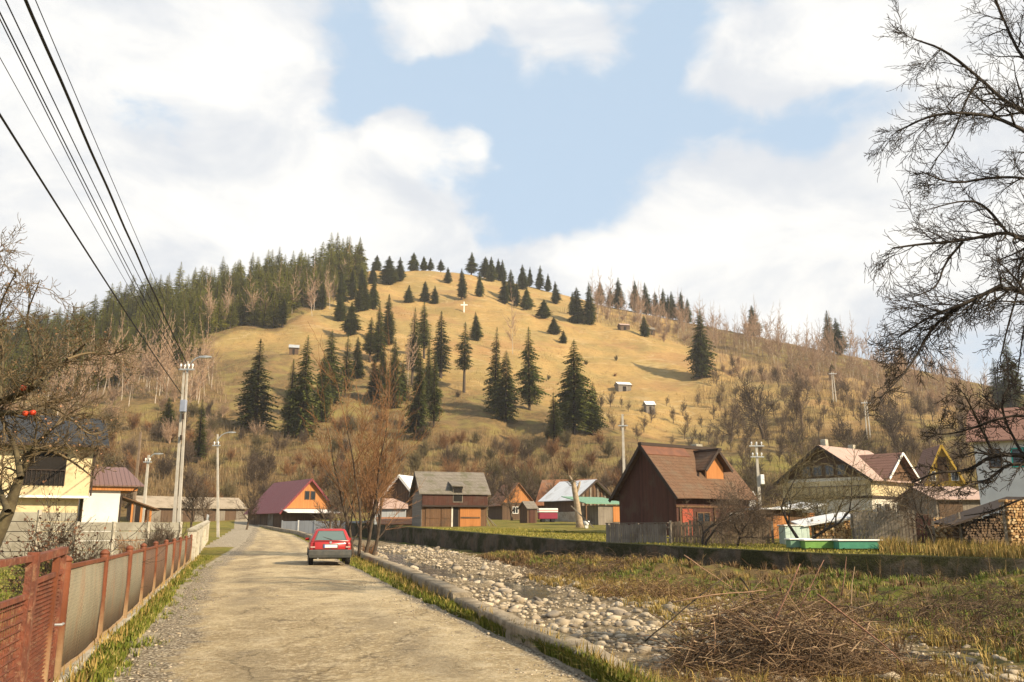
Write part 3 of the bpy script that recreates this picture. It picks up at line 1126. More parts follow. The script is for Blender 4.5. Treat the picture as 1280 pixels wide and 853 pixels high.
def build_pillar_wall():
    """whitewashed wall with pillars that carries on where the wire fence ends"""
    a, d = _f9, _fd.normalized()
    a = a + d * .25
    rz = math.atan2(d.y, d.x) - R(90)
    z0 = gz(a.x - .2, a.y)
    root = thing('pillar_wall', (a.x, a.y, 0), 'whitewashed garden wall with square pillars beyond the end of the wire fence', 'wall', rz)
    L = 26
    nn = 9
    w = MB()
    for i in range(nn):
        y0, y1 = i * L / nn, (i + 1) * L / nn
        if i == 6:
            continue
        za = float(zr(a.y + y0 * d.y))
        w.box((-.10, y0 + .2, za - .4), (.10, y1 - .2, za + .62 if i < 4 else za + 1.15), bev=.02)
    w.build('wall_panel', M['white_wall'], root)
    for i in range(nn + 1):
        y = i * L / nn
        za = float(zr(a.y + y * d.y))
        p = MB()
        p.box((-.19, y - .19, za - .4), (.19, y + .19, za + 1.38), bev=.02)
        pl = p.build('pillar', M['white_wall'], root)
        q = MB()
        q.box((-.24, y - .24, za + 1.38), (.24, y + .24, za + 1.46), bev=.02)
        q.loft([[(-.24, y - .24, za + 1.46), (.24, y - .24, za + 1.46), (.24, y + .24, za + 1.46), (-.24, y + .24, za + 1.46)],
                [(-.03, y - .03, za + 1.56), (.03, y - .03, za + 1.56), (.03, y + .03, za + 1.56), (-.03, y + .03, za + 1.56)]])
        q.build('pillar_cap', M['concrete'], pl)
    for i in range(4):
        y0, y1 = i * L / nn + .2, (i + 1) * L / nn - .2
        za = float(zr(a.y + y0 * d.y))
        r = MB()
        r.bar((0, y0, za + 1.2), (0, y1, za + 1.2), .04)
        r.bar((0, y0, za + .72), (0, y1, za + .72), .04)
        for k in range(14):
            y = y0 + (y1 - y0) * (k + .5) / 14
            r.bar((0, y, za + .66), (0, y, za + 1.3), .018)
        r.build('railing', M['steel'], root)
    e = a + d * (L + 1.6)
    g = thing('metal_gate', (e.x, e.y, float(zr(e.y))), 'dark green sheet metal gate at the far end of the whitewashed wall', 'gate', rz)
    mg = mat_boards('green_gate_paint', (.03, .085, .06), (.04, .10, .07), .2, rough=.5)
    MB().box((-.03, -1.3, .08), (.03, 1.6, 1.75)).build('gate_panel', mg, g)
    for y in (-1.36, 1.66):
        MB().bar((0, y, -.3), (0, y, 1.95), .10).build('gate_post', M['steel'], g)


build_pillar_wall()


def build_slab_fence():
    """garden fence of stacked concrete slabs between concrete posts"""
    a, b = at(226, 650, 44), at(-60, 650, 36)
    d = Vector((b.x - a.x, b.y - a.y, 0))
    L = d.length
    rz = math.atan2(d.y, d.x)
    root = thing('slab_fence', (a.x, a.y, gz(a.x, a.y)), 'grey concrete slab fence across the garden behind the leafy bush', 'fence', rz)
    n = 6
    sm = mat('slab_concrete', (.27, .25, .20), (.20, .18, .14), 1.1, .92, bump=.015, fine=(3, (.15, .135, .10)))
    for i in range(n + 1):
        x = L * i / n
        hh = 1.75 if i < 4 else 2.25
        MB().box((x - .07, -.09, -.3), (x + .07, .09, hh), bev=.015).build('post', M['concrete'], root)
    for i in range(n):
        s = MB()
        hh = 4 if i < 3 else 5
        for k in range(hh):
            s.box((L * i / n + .08, -.035, .02 + k * .43), (L * (i + 1) / n - .08, .035, .425 + k * .43), bev=.014)
        s.build('slabs', sm, root)


build_slab_fence()


# ------------------------------------------------------------------ buildings
def gable_house(name, label, cat, loc, rz, wx, wy, he, hr, wall, roof, ridge='x', over=.4, gover=.35, gable=None, th=.09, fascia=None, group=None, sink=.5, split=None, lower=None):
    """local origin = near corner at the ground; ridge along x or y; he eave height, hr ridge height"""
    root = thing(name, loc, label, cat, rz, group)
    w = MB()
    if ridge == 'x':
        g = [(0, 0, -sink), (0, 0, he), (0, wy / 2, hr), (0, wy, he), (0, wy, -sink)]
        w.prism(g, (wx, 0, 0))
    else:
        g = [(0, 0, -sink), (0, 0, he), (wx / 2, 0, hr), (wx, 0, he), (wx, 0, -sink)]
        w.prism(g, (0, wy, 0))
    w.build('wall', wall, root)
    half = (wy if ridge == 'x' else wx) / 2
    sl = (hr - he) / half
    ez = he - over * sl
    for s in (-1, 1):
        r = MB()
        # a slab from the ridge down past the eave
        def P(along, across, z):
            return (along, half + s * across, z) if ridge == 'x' else (half + s * across, along, z)
        ln = wx if ridge == 'x' else wy
        n = 9
        rg = []
        for i in range(n):
            a = -gover + (ln + 2 * gover) * i / (n - 1)
            j = (vnoise(np.array([a * .8]), np.array([s * 3.1 + loc[0]]), 5)[0] - .5) * .05
            rg.append([P(a, .0, hr + .02 + j), P(a, half + over, ez + .02 + j), P(a, half + over, ez + th + j), P(a, .0, hr + th + .03 + j)])
        r.loft(rg)
        r.build('roof', roof, root)
    if gable:
        t = MB()
        if ridge == 'x':
            t.prism([(-.035, .02, he + .02), (-.035, half, hr - .02), (-.035, wy - .02, he + .02)], (.03, 0, 0))
        else:
            t.prism([(.02, -.035, he + .02), (half, -.035, hr - .02), (wx - .02, -.035, he + .02)], (0, .03, 0))
        t.build('gable', gable, root)
    if lower:
        t = MB()
        mt, hz = lower
        t.box((-.03, -.03, -sink), (wx + .03, wy + .03, hz))
        t.build('lower_wall', mt, root)
    if fascia:
        f = MB()
        for e in ((-gover - .03), ):
            for s in (-1, 1):
                if ridge == 'x':
                    a, b = (e, half + s * (half + over), ez - .04), (e, half, hr)
                else:
                    a, b = (half + s * (half + over), e, ez - .04), (half, e, hr)
                f.bar(a, b, .05, .24)
        f.build('bargeboard', fascia, root)
    return root


def window(root, face, a, z0, w, h, frame, pane, off=0.0, bars=1, name='window'):
    """face: 'x' = the wall at x=off facing -x; 'y' = the wall at y=off facing -y; 'X' = wall at x=off facing +x"""
    sgn = 1 if face == 'X' else -1

    def P(t, d, z):
        return (off + sgn * d, t, z) if face in 'xX' else (t, off - d, z)
    f = MB()
    k = .07

    def bx(t0, t1, za, zb_, d0, d1):
        p, q = P(t0, d0, za), P(t1, d1, zb_)
        f.box(tuple(min(i, j) for i, j in zip(p, q)), tuple(max(i, j) for i, j in zip(p, q)))
    bx(a, a + w, z0, z0 + k, -.05, .07)
    bx(a, a + w, z0 + h - k, z0 + h, -.05, .07)
    bx(a, a + k, z0 + k, z0 + h - k, -.05, .07)
    bx(a + w - k, a + w, z0 + k, z0 + h - k, -.05, .07)
    for i in range(bars):
        t = a + w * (i + 1) / (bars + 1)
        bx(t - .03, t + .03, z0 + k, z0 + h - k, -.05, .06)
    fo = f.build(name, frame, root)
    f = MB()
    p, q = P(a + k, -.02, z0 + k), P(a + w - k, .03, z0 + h - k)
    f.box(tuple(min(i, j) for i, j in zip(p, q)), tuple(max(i, j) for i, j in zip(p, q)))
    f.build('pane', pane, fo)
    return fo


def slab(root, name, lo, hi, m, bev=0.0, rz=0.0):
    return MB().box(lo, hi, rz, bev).build(name, m, root)


def onground(u, Y, dz=0.0):
    p = gp(u, Y)
    p.z += dz
    return p


YAW = R(35)

# --- big red-brown house
p = onground(846, 57)
h = gable_house('wooden_house', 'large red-brown wooden house with steep shingle roof and a dormer', 'house', p, YAW, 7.3, 5.6, 3.0, 6.1,
                M['boards_red'], M['roof_shingle'], 'x', .55, .45, fascia=M['trim_dark'])
q = MB()
q.bar((-.5, 2.8, 6.26), (7.8, 2.8, 6.26), .34, .22)
q.build('ridge_cap', M['trim_dark'], h)
q = MB()
q.prism([(-.48, 2.12, 5.46), (-.48, 2.72, 6.13), (-.48, 2.72, 6.21), (-.48, 2.10, 5.52)], (4.3, 0, 0))
q.build('ridge_flashing', mat('copper_brown_sheet', (.17, .068, .034), (.12, .052, .03), 2, .6), h)
# dormer: cross gable facing the stream
dm = MB()
dm.prism([(3.80, .75, 2.9), (3.80, .75, 4.75), (4.75, .75, 5.75), (5.70, .75, 4.75), (5.70, .75, 2.9)], (0, 2.6, 0))
d_ = dm.build('dormer', M['boards_brown'], h)
for s in (-1, 1):
    r_ = MB()
    x0, x1 = 4.75, 4.75 + s * 1.35
    r_.loft([[(x0, y, 5.82), (x1, y, 4.42), (x1, y, 4.50), (x0, y, 5.92)] for y in (.3, 3.3)])
    r_.build('dormer_roof', M['roof_shingle'], d_)
q = MB()
q.bar((4.75, .2, 5.95), (4.75, 3.4, 5.95), .22, .14)
for s in (-1, 1):
    q.bar((4.75 + s * 1.38, .27, 4.40), (4.75, .27, 5.86), .05, .18)
q.build('dormer_trim', M['trim_dark'], d_)
gb = MB()
gb.prism([(3.87, .71, 3.1), (3.87, .71, 4.7), (4.75, .71, 5.62), (5.63, .71, 4.7), (5.63, .71, 3.1)], (0, .03, 0))
gb.build('dormer_front', M['boards_orange'], d_)
slab(h, 'chimney', (6.0, 3.5, 4.4), (6.7, 4.1, 6.65), M['concrete'], .03)
slab(h, 'door', (.5, -.05, 0), (1.5, .01, 1.75), mat('red_door', (.30, .06, .03), None, 3, .6))
window(h, 'y', 1.9, .55, 1.3, 1.0, M['boards_brown'], M['glass'])
window(h, 'y', 5.2, .55, 1.5, 1.0, M['white_paint'], M['glass'])
q = MB()
q.box((-.06, -.07, 1.85), (7.36, -.02, 1.98))
for x in (.25, 3.6, 7.0):
    q.box((x, -.08, -.4), (x + .16, -.02, 1.84))
q.build('beams', M['boards_brown'], h)

# --- barn with grey shingle roof
p = onground(527, 79)
h = gable_house('barn', 'two-storey timber barn with grey shingle roof on the wall top by the stream', 'barn', p, R(17), 6.2, 4.6, 3.25, 5.05,
                M['boards_brown'], M['roof_greyshingle'], 'x', .45, .3, fascia=M['boards_grey'])
slab(h, 'end_wall', (-.05, -.02, -.5), (-.01, 4.62, 3.2), M['boards_grey_h'])
slab(h, 'upper_floor', (-.02, -.28, 1.95), (6.22, -.01, 3.0), M['boards_red'])
slab(h, 'sill_beam', (-.04, -.32, 1.80), (6.26, -.02, 1.945), M['trim_dark'])
for (a, b) in ((.35, 1.75), (1.85, 2.75), (3.6, 5.6)):
    dr = slab(h, 'door', (a, -.06, 0), (b, -.005, 1.72), M['boards_orange'] if a > 3 else M['boards_brown'])
    slab(dr, 'door_brace', (a + .08, -.095, .75), (b - .08, -.062, .9), M['boards_brown'])
slab(h, 'doorway', (2.95, -.035, 0), (3.45, -.008, 1.75), M['dark'])
slab(h, 'door_post', (2.78, -.10, -.3), (2.92, -.008, 1.8), M['pale'])
q = MB()
q.prism([(2.85, -.30, 2.2), (2.85, -.30, 3.7), (2.85, .9, 3.95), (2.85, .9, 2.2)], (.95, 0, 0))
dm = q.build('loft_hatch', M['boards_grey'], h)
slab(dm, 'hatch_opening', (2.93, -.335, 2.3), (3.72, -.31, 3.45), M['dark'])
q = MB()
q.prism([(2.65, -.6, 3.66), (2.65, 1.0, 4.12), (2.65, 1.0, 4.2), (2.65, -.6, 3.74)], (1.35, 0, 0))
q.build('hatch_roof', M['roof_greyshingle'], dm)
# boards leaning at its far end
for k, (x, dx, col) in enumerate(((6.5, .9, 'boards_grey'), (6.9, 1.2, 'boards_brown'), (7.2, 1.5, 'boards_grey'))):
    b = MB()
    o = Vector((math.cos(R(17)) * x, math.sin(R(17)) * x, 0))
    b.bar((0, 0, 0), (-dx, .2, 1.9 - .2 * k), .16, .05)
    ob = b.build('leaning_board', M[col], None)
    ob.location = p + o
    tag(ob, ['short grey board leaning against the end of the shingle-roofed barn', 'brown board leaning at the barn end, between two grey boards', 'long grey board leaning outermost at the barn end, at the lowest slant'][k], 'board')

# --- red-roofed house beyond the bend
p = onground(353, 108)
h = gable_house('wooden_house', 'wooden house with maroon metal roof and bright orange gable beyond the road bend', 'house', p, R(36), 6.9, 12.5, 2.9, 6.6,
                M['boards_dark'], M['roof_maroon'], 'y', .6, .5, gable=M['boards_orange'], fascia=M['roof_maroon'])
window(h, 'y', 2.75, 4.05, .65, 1.1, M['boards_dark'], M['glass'], -.03, 0)
window(h, 'y', 3.55, 4.05, .65, 1.1, M['boards_dark'], M['glass'], -.03, 0)
q = MB()
q.prism([(-.2, -.05, 2.75), (-.2, -2.0, 2.35), (-.2, -2.0, 2.43), (-.2, -.05, 2.85)], (7.4, 0, 0))
q.build('canopy', M['roof_white'], h)
for i in range(5):
    slab(h, 'door_panel', (-.06, .8 + i * 2.3, 0), (-.01, 2.7 + i * 2.3, 2.3), M['boards_grey'] if i == 1 else M['boards_dark'])
# grey metal yard wall before it
a = onground(353, 97)
b = onground(480, 92)
d = b - a
t = thing('sheet_fence', a, 'grey sheet metal yard fence in front of the orange-gabled house', 'fence', math.atan2(d.y, d.x))
L = Vector((d.x, d.y)).length
for i in range(6):
    slab(t, 'sheet', (L * i / 6 + .06, -.02, .1), (L * (i + 1) / 6 - .06, .02, 1.45 + .05 * (i % 2)), M['zinc'])
for i in range(7):
    slab(t, 'post', (L * i / 6 - .05, -.06, -.3), (L * i / 6 + .05, .06, 1.55), M['white_paint'] if i == 1 else M['steel'])

# --- long low shed at the left behind the poles
a, b = onground(176, 118), onground(305, 128)
d = b - a
M['roof_beige'] = mat_boards('mossy_beige_sheets', (.26, .21, .15), (.33, .27, .20), .5, rough=.9, gap=.3, wear=(.17, .135, .09))
h = gable_house('long_shed', 'long low shed with pale weathered roof behind the lamp poles', 'shed', a, math.atan2(d.y, d.x), Vector((d.x, d.y)).length, 6, 2.2, 3.6,
                M['boards_dark'], M['roof_beige'], 'x', .5, .3)
for i in range(5):
    slab(h, 'door', (1.2 + i * 3.1, -.05, 0), (2.6 + i * 3.1, -.005, 1.7), M['boards_grey'])

# --- left house: yellow render, charcoal tile roof, jettied upper floor
hy = 50
c = at(109, 640, hy)
h = thing('rendered_house', (c.x, c.y, gz(c.x, c.y)), 'cream two-storey house with charcoal tile roof and overhanging upper floor', 'house', R(30))
H1, H2 = 3.1, 5.95


def P_(u, Y=hy):
    return at(u, 600, Y).x - c.x


slab(h, 'lower_wall', (-9.5, .6, -.5), (-.5, 7.5, H1), M['cream'])
slab(h, 'upper_wall', (-9.5, 0, H1 + .003), (0, 7.5, H2 + .2), M['cream'])
slab(h, 'floor_edge', (-9.55, -.04, H1 - .14), (.04, .58, H1), M['white_paint'])
q = MB()
rid, ev = H2 + 2.0, H2 - .05
for i, (y0, z0, y1, z1) in enumerate(((-.75, ev, 3.7, rid), (8.2, ev, 3.7, rid))):
    q = MB()
    q.loft([[(x, y0, z0), (x, y1, z1), (x, y1, z1 + .12), (x, y0, z0 + .12)] for x in (-10.2, -5, .75)])
    q.build('roof', M['roof_dark_tile'], h)
q = MB()
q.prism([(.01, 0, H2 + .2), (.01, 3.7, rid - .1), (.01, 7.5, H2 + .2)], (-.2, 0, 0))
q.build('gable', M['cream'], h)
q = MB()
q.bar((-10.2, -.80, ev + .02), (.78, -.80, ev + .02), .13, .13)
q.tube([(.1, -.62, ev), (.08, -.1, ev - .4), (.08, -.1, H1)], .05, 8)
q.build('gutter', M['trim_dark'], h)
q = slab(h, 'balcony_opening', (-3.6, -.03, 3.65), (-1.35, -.004, 5.55), M['dark'])
b = MB()
for i in range(10):
    b.bar((-3.55 + i * .24, -.08, 3.6), (-3.55 + i * .24, -.08, 4.5), .03)
b.bar((-3.6, -.08, 4.53), (-1.35, -.08, 4.53), .06)
b.build('balcony_rail', M['trim_dark'], q)
window(h, 'y', -6.6, 3.9, 1.3, 1.3, M['boards_dark'], M['glass'])
slab(h, 'garage_opening', (-4.3, .56, 0), (-2.6, .595, 2.1), M['dark'])
window(h, 'y', -7.5, .9, 1.2, 1.2, M['boards_dark'], M['glass'], .6)
# annex with brown ribbed roof and timber porch
c2 = at(103, 640, hy + 3)
h2 = thing('annex', (c2.x, c2.y, gz(c2.x, c2.y)), 'white annex with brown ribbed metal roof next to the cream house', 'annex', R(30))
slab(h2, 'wall', (0, 0, -.5), (2.05, 4.5, 3.5), M['bluewhite'])
slab(h2, 'eave_beam', (-.1, -.25, 3.51), (3.0, 4.7, 3.75), M['boards_orange'])
q = MB()
q.loft([[(-.1, -.45, 3.78), (-.1, 3.2, 5.1), (-.1, 3.2, 5.18), (-.1, -.45, 3.86)], [(3.35, -.45, 3.78), (2.5, 3.2, 5.1), (2.5, 3.2, 5.18), (3.35, -.45, 3.86)]])
q.build('roof', M['roof_brownmetal'], h2)
q = MB()
q.tube([(3.0, -.4, 3.75), (2.6, -.1, 3.4), (2.12, -.06, 3.2), (2.12, -.06, 0)], .045, 8)
q.build('downpipe', M['trim_dark'], h2)
pr = thing('timber_porch', h2.location + Vector((1.75, 1.25, 0)), 'small varnished timber porch with slanting roof beside the white annex', 'porch', R(30))
q = MB()
q.loft([[(.05, y, 3.1), (2.3, y, 2.3), (2.3, y, 2.38), (.05, y, 3.18)] for y in (-.3, 2.6)])
q.build('roof', M['boards_brown'], pr)
for x, y in ((.7, 0), (1.25, 0), (1.8, 0), (1.8, 2.2)):
    MB().bar((x, y, -.3), (x, y, 2.4 + (1.8 - x) * .33), .13).build('post', M['boards_orange'], pr)
slab(pr, 'rail', (.12, -.06, 1.1), (1.9, .02, 1.22), M['boards_orange'])
slab(pr, 'panelling', (.12, -.04, .05), (1.72, .0, .95), M['boards_orange'])

# --- white-roofed barn with green lean-to
p = onground(720, 98)
h = gable_house('barn', 'small barn with white sheet roof and open slatted gable on the meadow', 'barn', p, YAW, 5.6, 6.0, 2.75, 4.75,
                M['boards_dark'], M['roof_white'], 'y', .55, .5, fascia=M['trim_dark'])
slab(h, 'lower_wall', (-.06, -.06, -.4), (-.01, 6.0, 1.15), M['concrete'])
for i in range(7):
    b = MB()
    b.bar((.9 + i * .6, -.12, .9 + .1 * (i % 3)), (1.1 + i * .55, -.06, 3.2 + (1.2 - abs(i - 3) * .35)), .24, .04)
    b.build('slat', M['boards_brown'] if i % 2 else M['boards_grey'], h)
p = onground(748, 84)
h = thing('shed', p, 'low plank shed with green metal lean-to roof beside the white-roofed barn', 'shed', YAW)
slab(h, 'wall', (0, 0, -.4), (3.2, 3, 1.9), M['boards_grey'])
q = MB()
q.loft([[(x, -.4, 2.0), (x, 3.4, 2.75), (x, 3.4, 2.82), (x, -.4, 2.08)] for x in (-1.9, 3.6)])
q.build('roof', M['roof_green'], h)
q = MB()
q.bar((-1.7, -.2, -.3), (-1.7, -.2, 2.0), .12)
q.build('post', M['boards_brown'], h)
slab(h, 'gable_board', (1.9, -.06, .3), (3.2, -.01, 1.85), M['boards_orange'])

# --- little shed and striped market stall
p = onground(659, 92)
h = gable_house('shed', 'tiny dark plank hut with grey roof standing on the lawn edge', 'shed', p, R(30), 1.2, 1.6, 1.6, 2.2, M['boards_dark'], M['roof_greyshingle'], 'x', .2, .15)
slab(h, 'door', (.25, -.05, 0), (.95, -.005, 1.4), M['boards_red'])
p = onground(674, 97)
h = thing('trailer', p, 'small magenta trailer with a red and white striped top', 'trailer', R(6))
slab(h, 'body', (0, 0, .35), (2.1, 1.3, 1.05), mat('magenta_paint', (.26, .035, .06), None, 2, .5), .05)
st = mat_boards('striped_cloth', (.55, .05, .06), (.8, .78, .75), .3, axis='z')
slab(h, 'top_panel', (-.05, -.05, 1.08), (2.15, 1.35, 1.55), M['white_paint'], .05)
slab(h, 'red_band', (-.06, -.06, 1.25), (2.16, 1.36, 1.4), mat('red_band', (.55, .05, .05), None, 2, .6), .05)
for x in (.5, 1.6):
    for y in (.1, 1.2):
        MB().disc((x, y, .22), (0, 1, 0), .24, .14, 14).build('wheel', M['cable'], h)

# --- cluster of old houses between the roadside tree and the barn
p = onground(476, 90)
h = gable_house('old_house', 'plank house with one pale roof slope beside the grey shingle barn', 'house', p, R(-20), 4.2, 5.5, 2.6, 4.9, M['boards_dark'], M['roof_white'], 'y', .4, .3, fascia=M['white_paint'])
p = onground(474, 84)
h = thing('lean_to', p, 'low rusty-roofed lean-to of dark planks next to the shingle-roofed barn', 'shed', R(12))
slab(h, 'wall', (0, 0, -.4), (3.4, 2.2, 1.35), M['boards_dark'])
slab(h, 'opening', (1.4, -.04, .1), (2.8, -.004, 1.2), M['dark'])
q = MB()
q.loft([[(x, -.4, 1.36), (x, 2.6, 2.05), (x, 2.6, 2.12), (x, -.4, 1.43)] for x in (-.2, 1.6, 3.7)])
q.build('roof', M['rust_sheet'], h)
p = onground(468, 88)
h = gable_house('shed', 'low grey shed with faded roof right behind the roadside tree', 'shed', p, R(8), 3.2, 2.5, 1.9, 2.7, M['zinc'], M['roof_pink'], 'x', .3, .2)

# reddish houses in the scrub behind the lawn
p = onground(628, 112)
h = gable_house('cottage', 'cottage with orange boarded gable among bare bushes behind the lawn', 'house', p, R(20), 4.4, 6, 2.2, 4.7, M['boards_dark'], M['rust_sheet'], 'y', .4, .3, gable=M['boards_orange'])
window(h, 'y', 1.4, .8, .8, .9, M['white_paint'], M['glass'])
p = onground(672, 118)
h = gable_house('cottage', 'long rust-red roofed cottage half hidden in the scrub behind the trailer', 'house', p, R(-24), 7.5, 5, 2.2, 5.3, M['boards_brown'], M['rust_sheet'], 'x', .4, .3)
window(h, 'y', 2, .9, .9, .9, M['white_paint'], M['glass'])
p = onground(533, 124)
h = gable_house('cottage', 'blue-grey roofed cottage at the foot of the hill behind the barn', 'house', p, R(5), 7, 5, 3.0, 5.6, M['boards_grey'], M['zinc'], 'x', .4, .3)
window(h, 'y', 2.2, 1.2, .9, .9, M['white_paint'], M['glass'])

# --- cream house on the right with dark gable and brown dormer
p = onground(1092, 70)
h = gable_house('rendered_house', 'broad cream house with faded pinkish roof, dark gable and brown side dormer', 'house', p, R(40), 7.4, 8.0, 4.3, 7.0,
                M['pale'], M['roof_pink'], 'x', .6, .7, gable=M['boards_dark'], fascia=M['trim_dark'])
slab(h, 'upper_band', (-.10, -.10, 2.75), (7.5, 8.1, 4.05), M['cream'])
slab(h, 'floor_moulding', (-.13, -.13, 2.55), (7.53, 8.13, 2.745), M['trim_dark'])
for a in (.5, 1.9, 3.9, 5.6):
    window(h, 'y', a, .9, .95, 1.25, M['white_paint'], M['glass'], 0, 1)
q = MB()
q.prism([(1.9, -.5, 4.06), (1.9, -.5, 4.4), (4.1, -.5, 6.25), (6.3, -.5, 4.4), (6.3, -.5, 4.06)], (0, 4.5, 0))
dm = q.build('dormer', M['boards_brown'], h)
for s in (-1, 1):
    q = MB()
    q.loft([[(4.1, y, 6.31), (4.1 + s * 2.75, y, 4.08), (4.1 + s * 2.75, y, 4.18), (4.1, y, 6.43)] for y in (-1.0, 4.2)])
    q.build('dormer_roof', M['roof_brown_tile'], dm)
    q = MB()
    q.bar((4.1 + s * 2.78, -1.03, 4.1), (4.1, -1.03, 6.35), .05, .2)
    q.build('bargeboard', M['white_paint'], dm)
slab(h, 'chimney', (.9, 4.2, 6.2), (1.4, 4.7, 7.75), M['white_wall'], .03)
slab(h, 'chimney', (5.6, 4.2, 6.2), (6.1, 4.7, 7.55), M['white_wall'], .03)
for a in (2.0, 3.1, 4.2, 5.3):
    window(h, 'x', a, 4.5, .8, .9, M['boards_grey'], M['glass'], -.035, 1)
q = MB()
for i in range(12):
    q.bar((-.2, .3 + i * .64, 2.76), (-.2, .3 + i * .64, 3.6), .05)
q.bar((-.2, .2, 3.6), (-.2, 7.8, 3.6), .07)
q.build('balcony_rail', M['boards_grey'], h)
# yellow A-frame behind
p = onground(1160, 97)
h = gable_house('chalet', 'bright yellow steep-gabled chalet behind the cream house', 'house', p, R(-12), 4.2, 7, 4.2, 8.6, M['yellow'], M['roof_brown_tile'], 'y', .5, .5, fascia=M['yellow'])
window(h, 'y', .5, 4.6, .8, 1.1, M['white_paint'], M['glass'])
window(h, 'y', 2.9, 4.6, .8, 1.1, M['white_paint'], M['glass'])
slab(h, 'gable_panel', (1.6, -.08, 4.6), (2.6, -.01, 7.3), M['boards_brown'])
# white house at the right edge
p = onground(1228, 54)
h = gable_house('rendered_house', 'white house with brown tile roof and turquoise window at the picture edge', 'house', p, R(-32), 9, 8, 6.2, 8.4, M['bluewhite'], M['roof_brown_tile'], 'x', .55, .35, fascia=M['boards_brown'])
window(h, 'y', 2.0, 4.3, 1.3, 1.2, mat('turquoise_paint', (.02, .36, .30), None, 3, .5), M['glass'])
window(h, 'y', .75, 4.3, .7, 1.2, M['boards_brown'], M['glass'], 0, 0)
window(h, 'y', 5.6, 4.3, 1.2, 1.2, M['white_paint'], M['glass'])
window(h, 'y', 4.2, 1.2, 1.2, 1.2, M['white_paint'], M['glass'])
# brown fenced barn between them
p = onground(1172, 66)
h = gable_house('shed', 'grey-brown shed with faded roof between the chalet and the white house', 'shed', p, R(8), 4.5, 5, 2.5, 3.4, M['boards_grey'], M['roof_pink'], 'x', .4, .3)
slab(h, 'door', (.2, -.05, .0), (2.2, -.005, 2.2), M['boards_dark'])


# --- plank fences on the wall top
def plank_fence(u0, Y0, u1, Y1, hgt, m, label, step=.16, cap=True, seed=1):
    a, b = onground(u0, Y0), onground(u1, Y1)
    d = b - a
    L = Vector((d.x, d.y)).length
    t = thing('plank_fence', a, label, 'fence', math.atan2(d.y, d.x))
    rng = random.Random(seed)
    q = MB()
    n = int(L / step)
    for i in range(n):
        x = i * step
        z = d.z * x / L
        hh = hgt + rng.uniform(-.07, .05)
        tl = rng.uniform(-.012, .012)
        q.loft([[(x + .01, -.012, z - .1), (x + step - .012, -.012, z - .1), (x + step - .012, .012, z - .1), (x + .01, .012, z - .1)],
                [(x + .01 + tl, -.012, z + hh), (x + step - .012 + tl, -.012, z + hh), (x + step - .012 + tl, .012, z + hh), (x + .01 + tl, .012, z + hh)]])
    q.build('planks', m, t)
    r = MB()
    r.bar((0, .05, hgt * .3), (L, .05, d.z + hgt * .3), .06, .09)
    r.bar((0, .05, hgt * .8), (L, .05, d.z + hgt * .8), .06, .09)
    r.build('rails', m, t)
    k = max(2, int(L / 2.4))
    for i in range(k + 1):
        x = L * i / k
        z = d.z * i / k
        MB().box((x - .06, .10, z - .3), (x + .06, .22, z + hgt + .03)).build('post', M['boards_grey'], t)
    if cap:
        r = MB()
        r.bar((0, 0, hgt + .03), (L, 0, d.z + hgt + .03), .12, .035)
        r.build('cap_rail', m, t)
    return t


plank_fence(757, 48.5, 835, 45.4, 1.05, M['boards_grey'], 'solid weathered plank fence with cap rail in front of the red-brown house', seed=2)
plank_fence(838, 46.5, 965, 45.5, 1.15, mat_boards('brown_grey_boards', (.14, .10, .065), (.22, .165, .11), .14), 'thin brown-grey paling fence behind the bare fruit trees', .19, False, 3)
plank_fence(1066, 45, 1143, 44.5, 1.75, M['boards_grey'], 'tall silvered plank fence beside the white-roofed firewood shelter', .17, False, 4)
plank_fence(1128, 47, 1166, 46.5, 1.55, M['boards_red'], 'short dark red plank fence between the firewood stacks', .17, False, 5)

# --- firewood
def log_mesh(w, d, hgt, seed, prof=None):
    rng = random.Random(seed)
    b = MB()
    z = 0.0
    rw = 0
    while z < hgt:
        x = .08 if rw % 2 else 0.0
        while x < w:
            r = rng.uniform(.055, .10)
            lim = hgt if prof is None else prof(x / w) * hgt
            if z + r < lim:
                y = rng.uniform(-.06, .06)
                n = rng.choice((3, 4, 6, 6))
                a0 = rng.random() * 3
                ring = [(x + math.cos(a0 + 2 * math.pi * k / n) * r, math.sin(a0 + 2 * math.pi * k / n) * r + z + .07) for k in range(n)]
                b.loft([[(p[0], y, p[1]) for p in ring], [(p[0], y + d, p[1]) for p in ring]])
            x += r * 2.0
        z += .135
        rw += 1
    return b


def log_material():
    m = bpy.data.materials.new('split_firewood')
    m.use_nodes = True
    t = NT(m.node_tree)
    b = t.n['Principled BSDF']
    geo = t.new('ShaderNodeNewGeometry')
    f = geo.outputs['Random Per Island']
    col = t.mix(f, (.50, .30, .12), (.27, .145, .06))
    col = t.mix(t.step(t.math('FRACT', t.math('MULTIPLY', f, 7.3)), .6, .9), col, (.58, .43, .24))
    t.put(b.inputs['Base Color'], col)
    b.inputs['Roughness'].default_value = .9
    return m


M['logs'] = log_material()
_dk = log_material()
M['logs_old'] = _dk
for n in _dk.node_tree.nodes:
    if n.type == 'MIX':
        for i, c in ((6, (.20, .125, .07, 1)), (7, (.10, .065, .04, 1))):
            if not n.inputs[i].is_linked:
                n.inputs[i].default_value = c


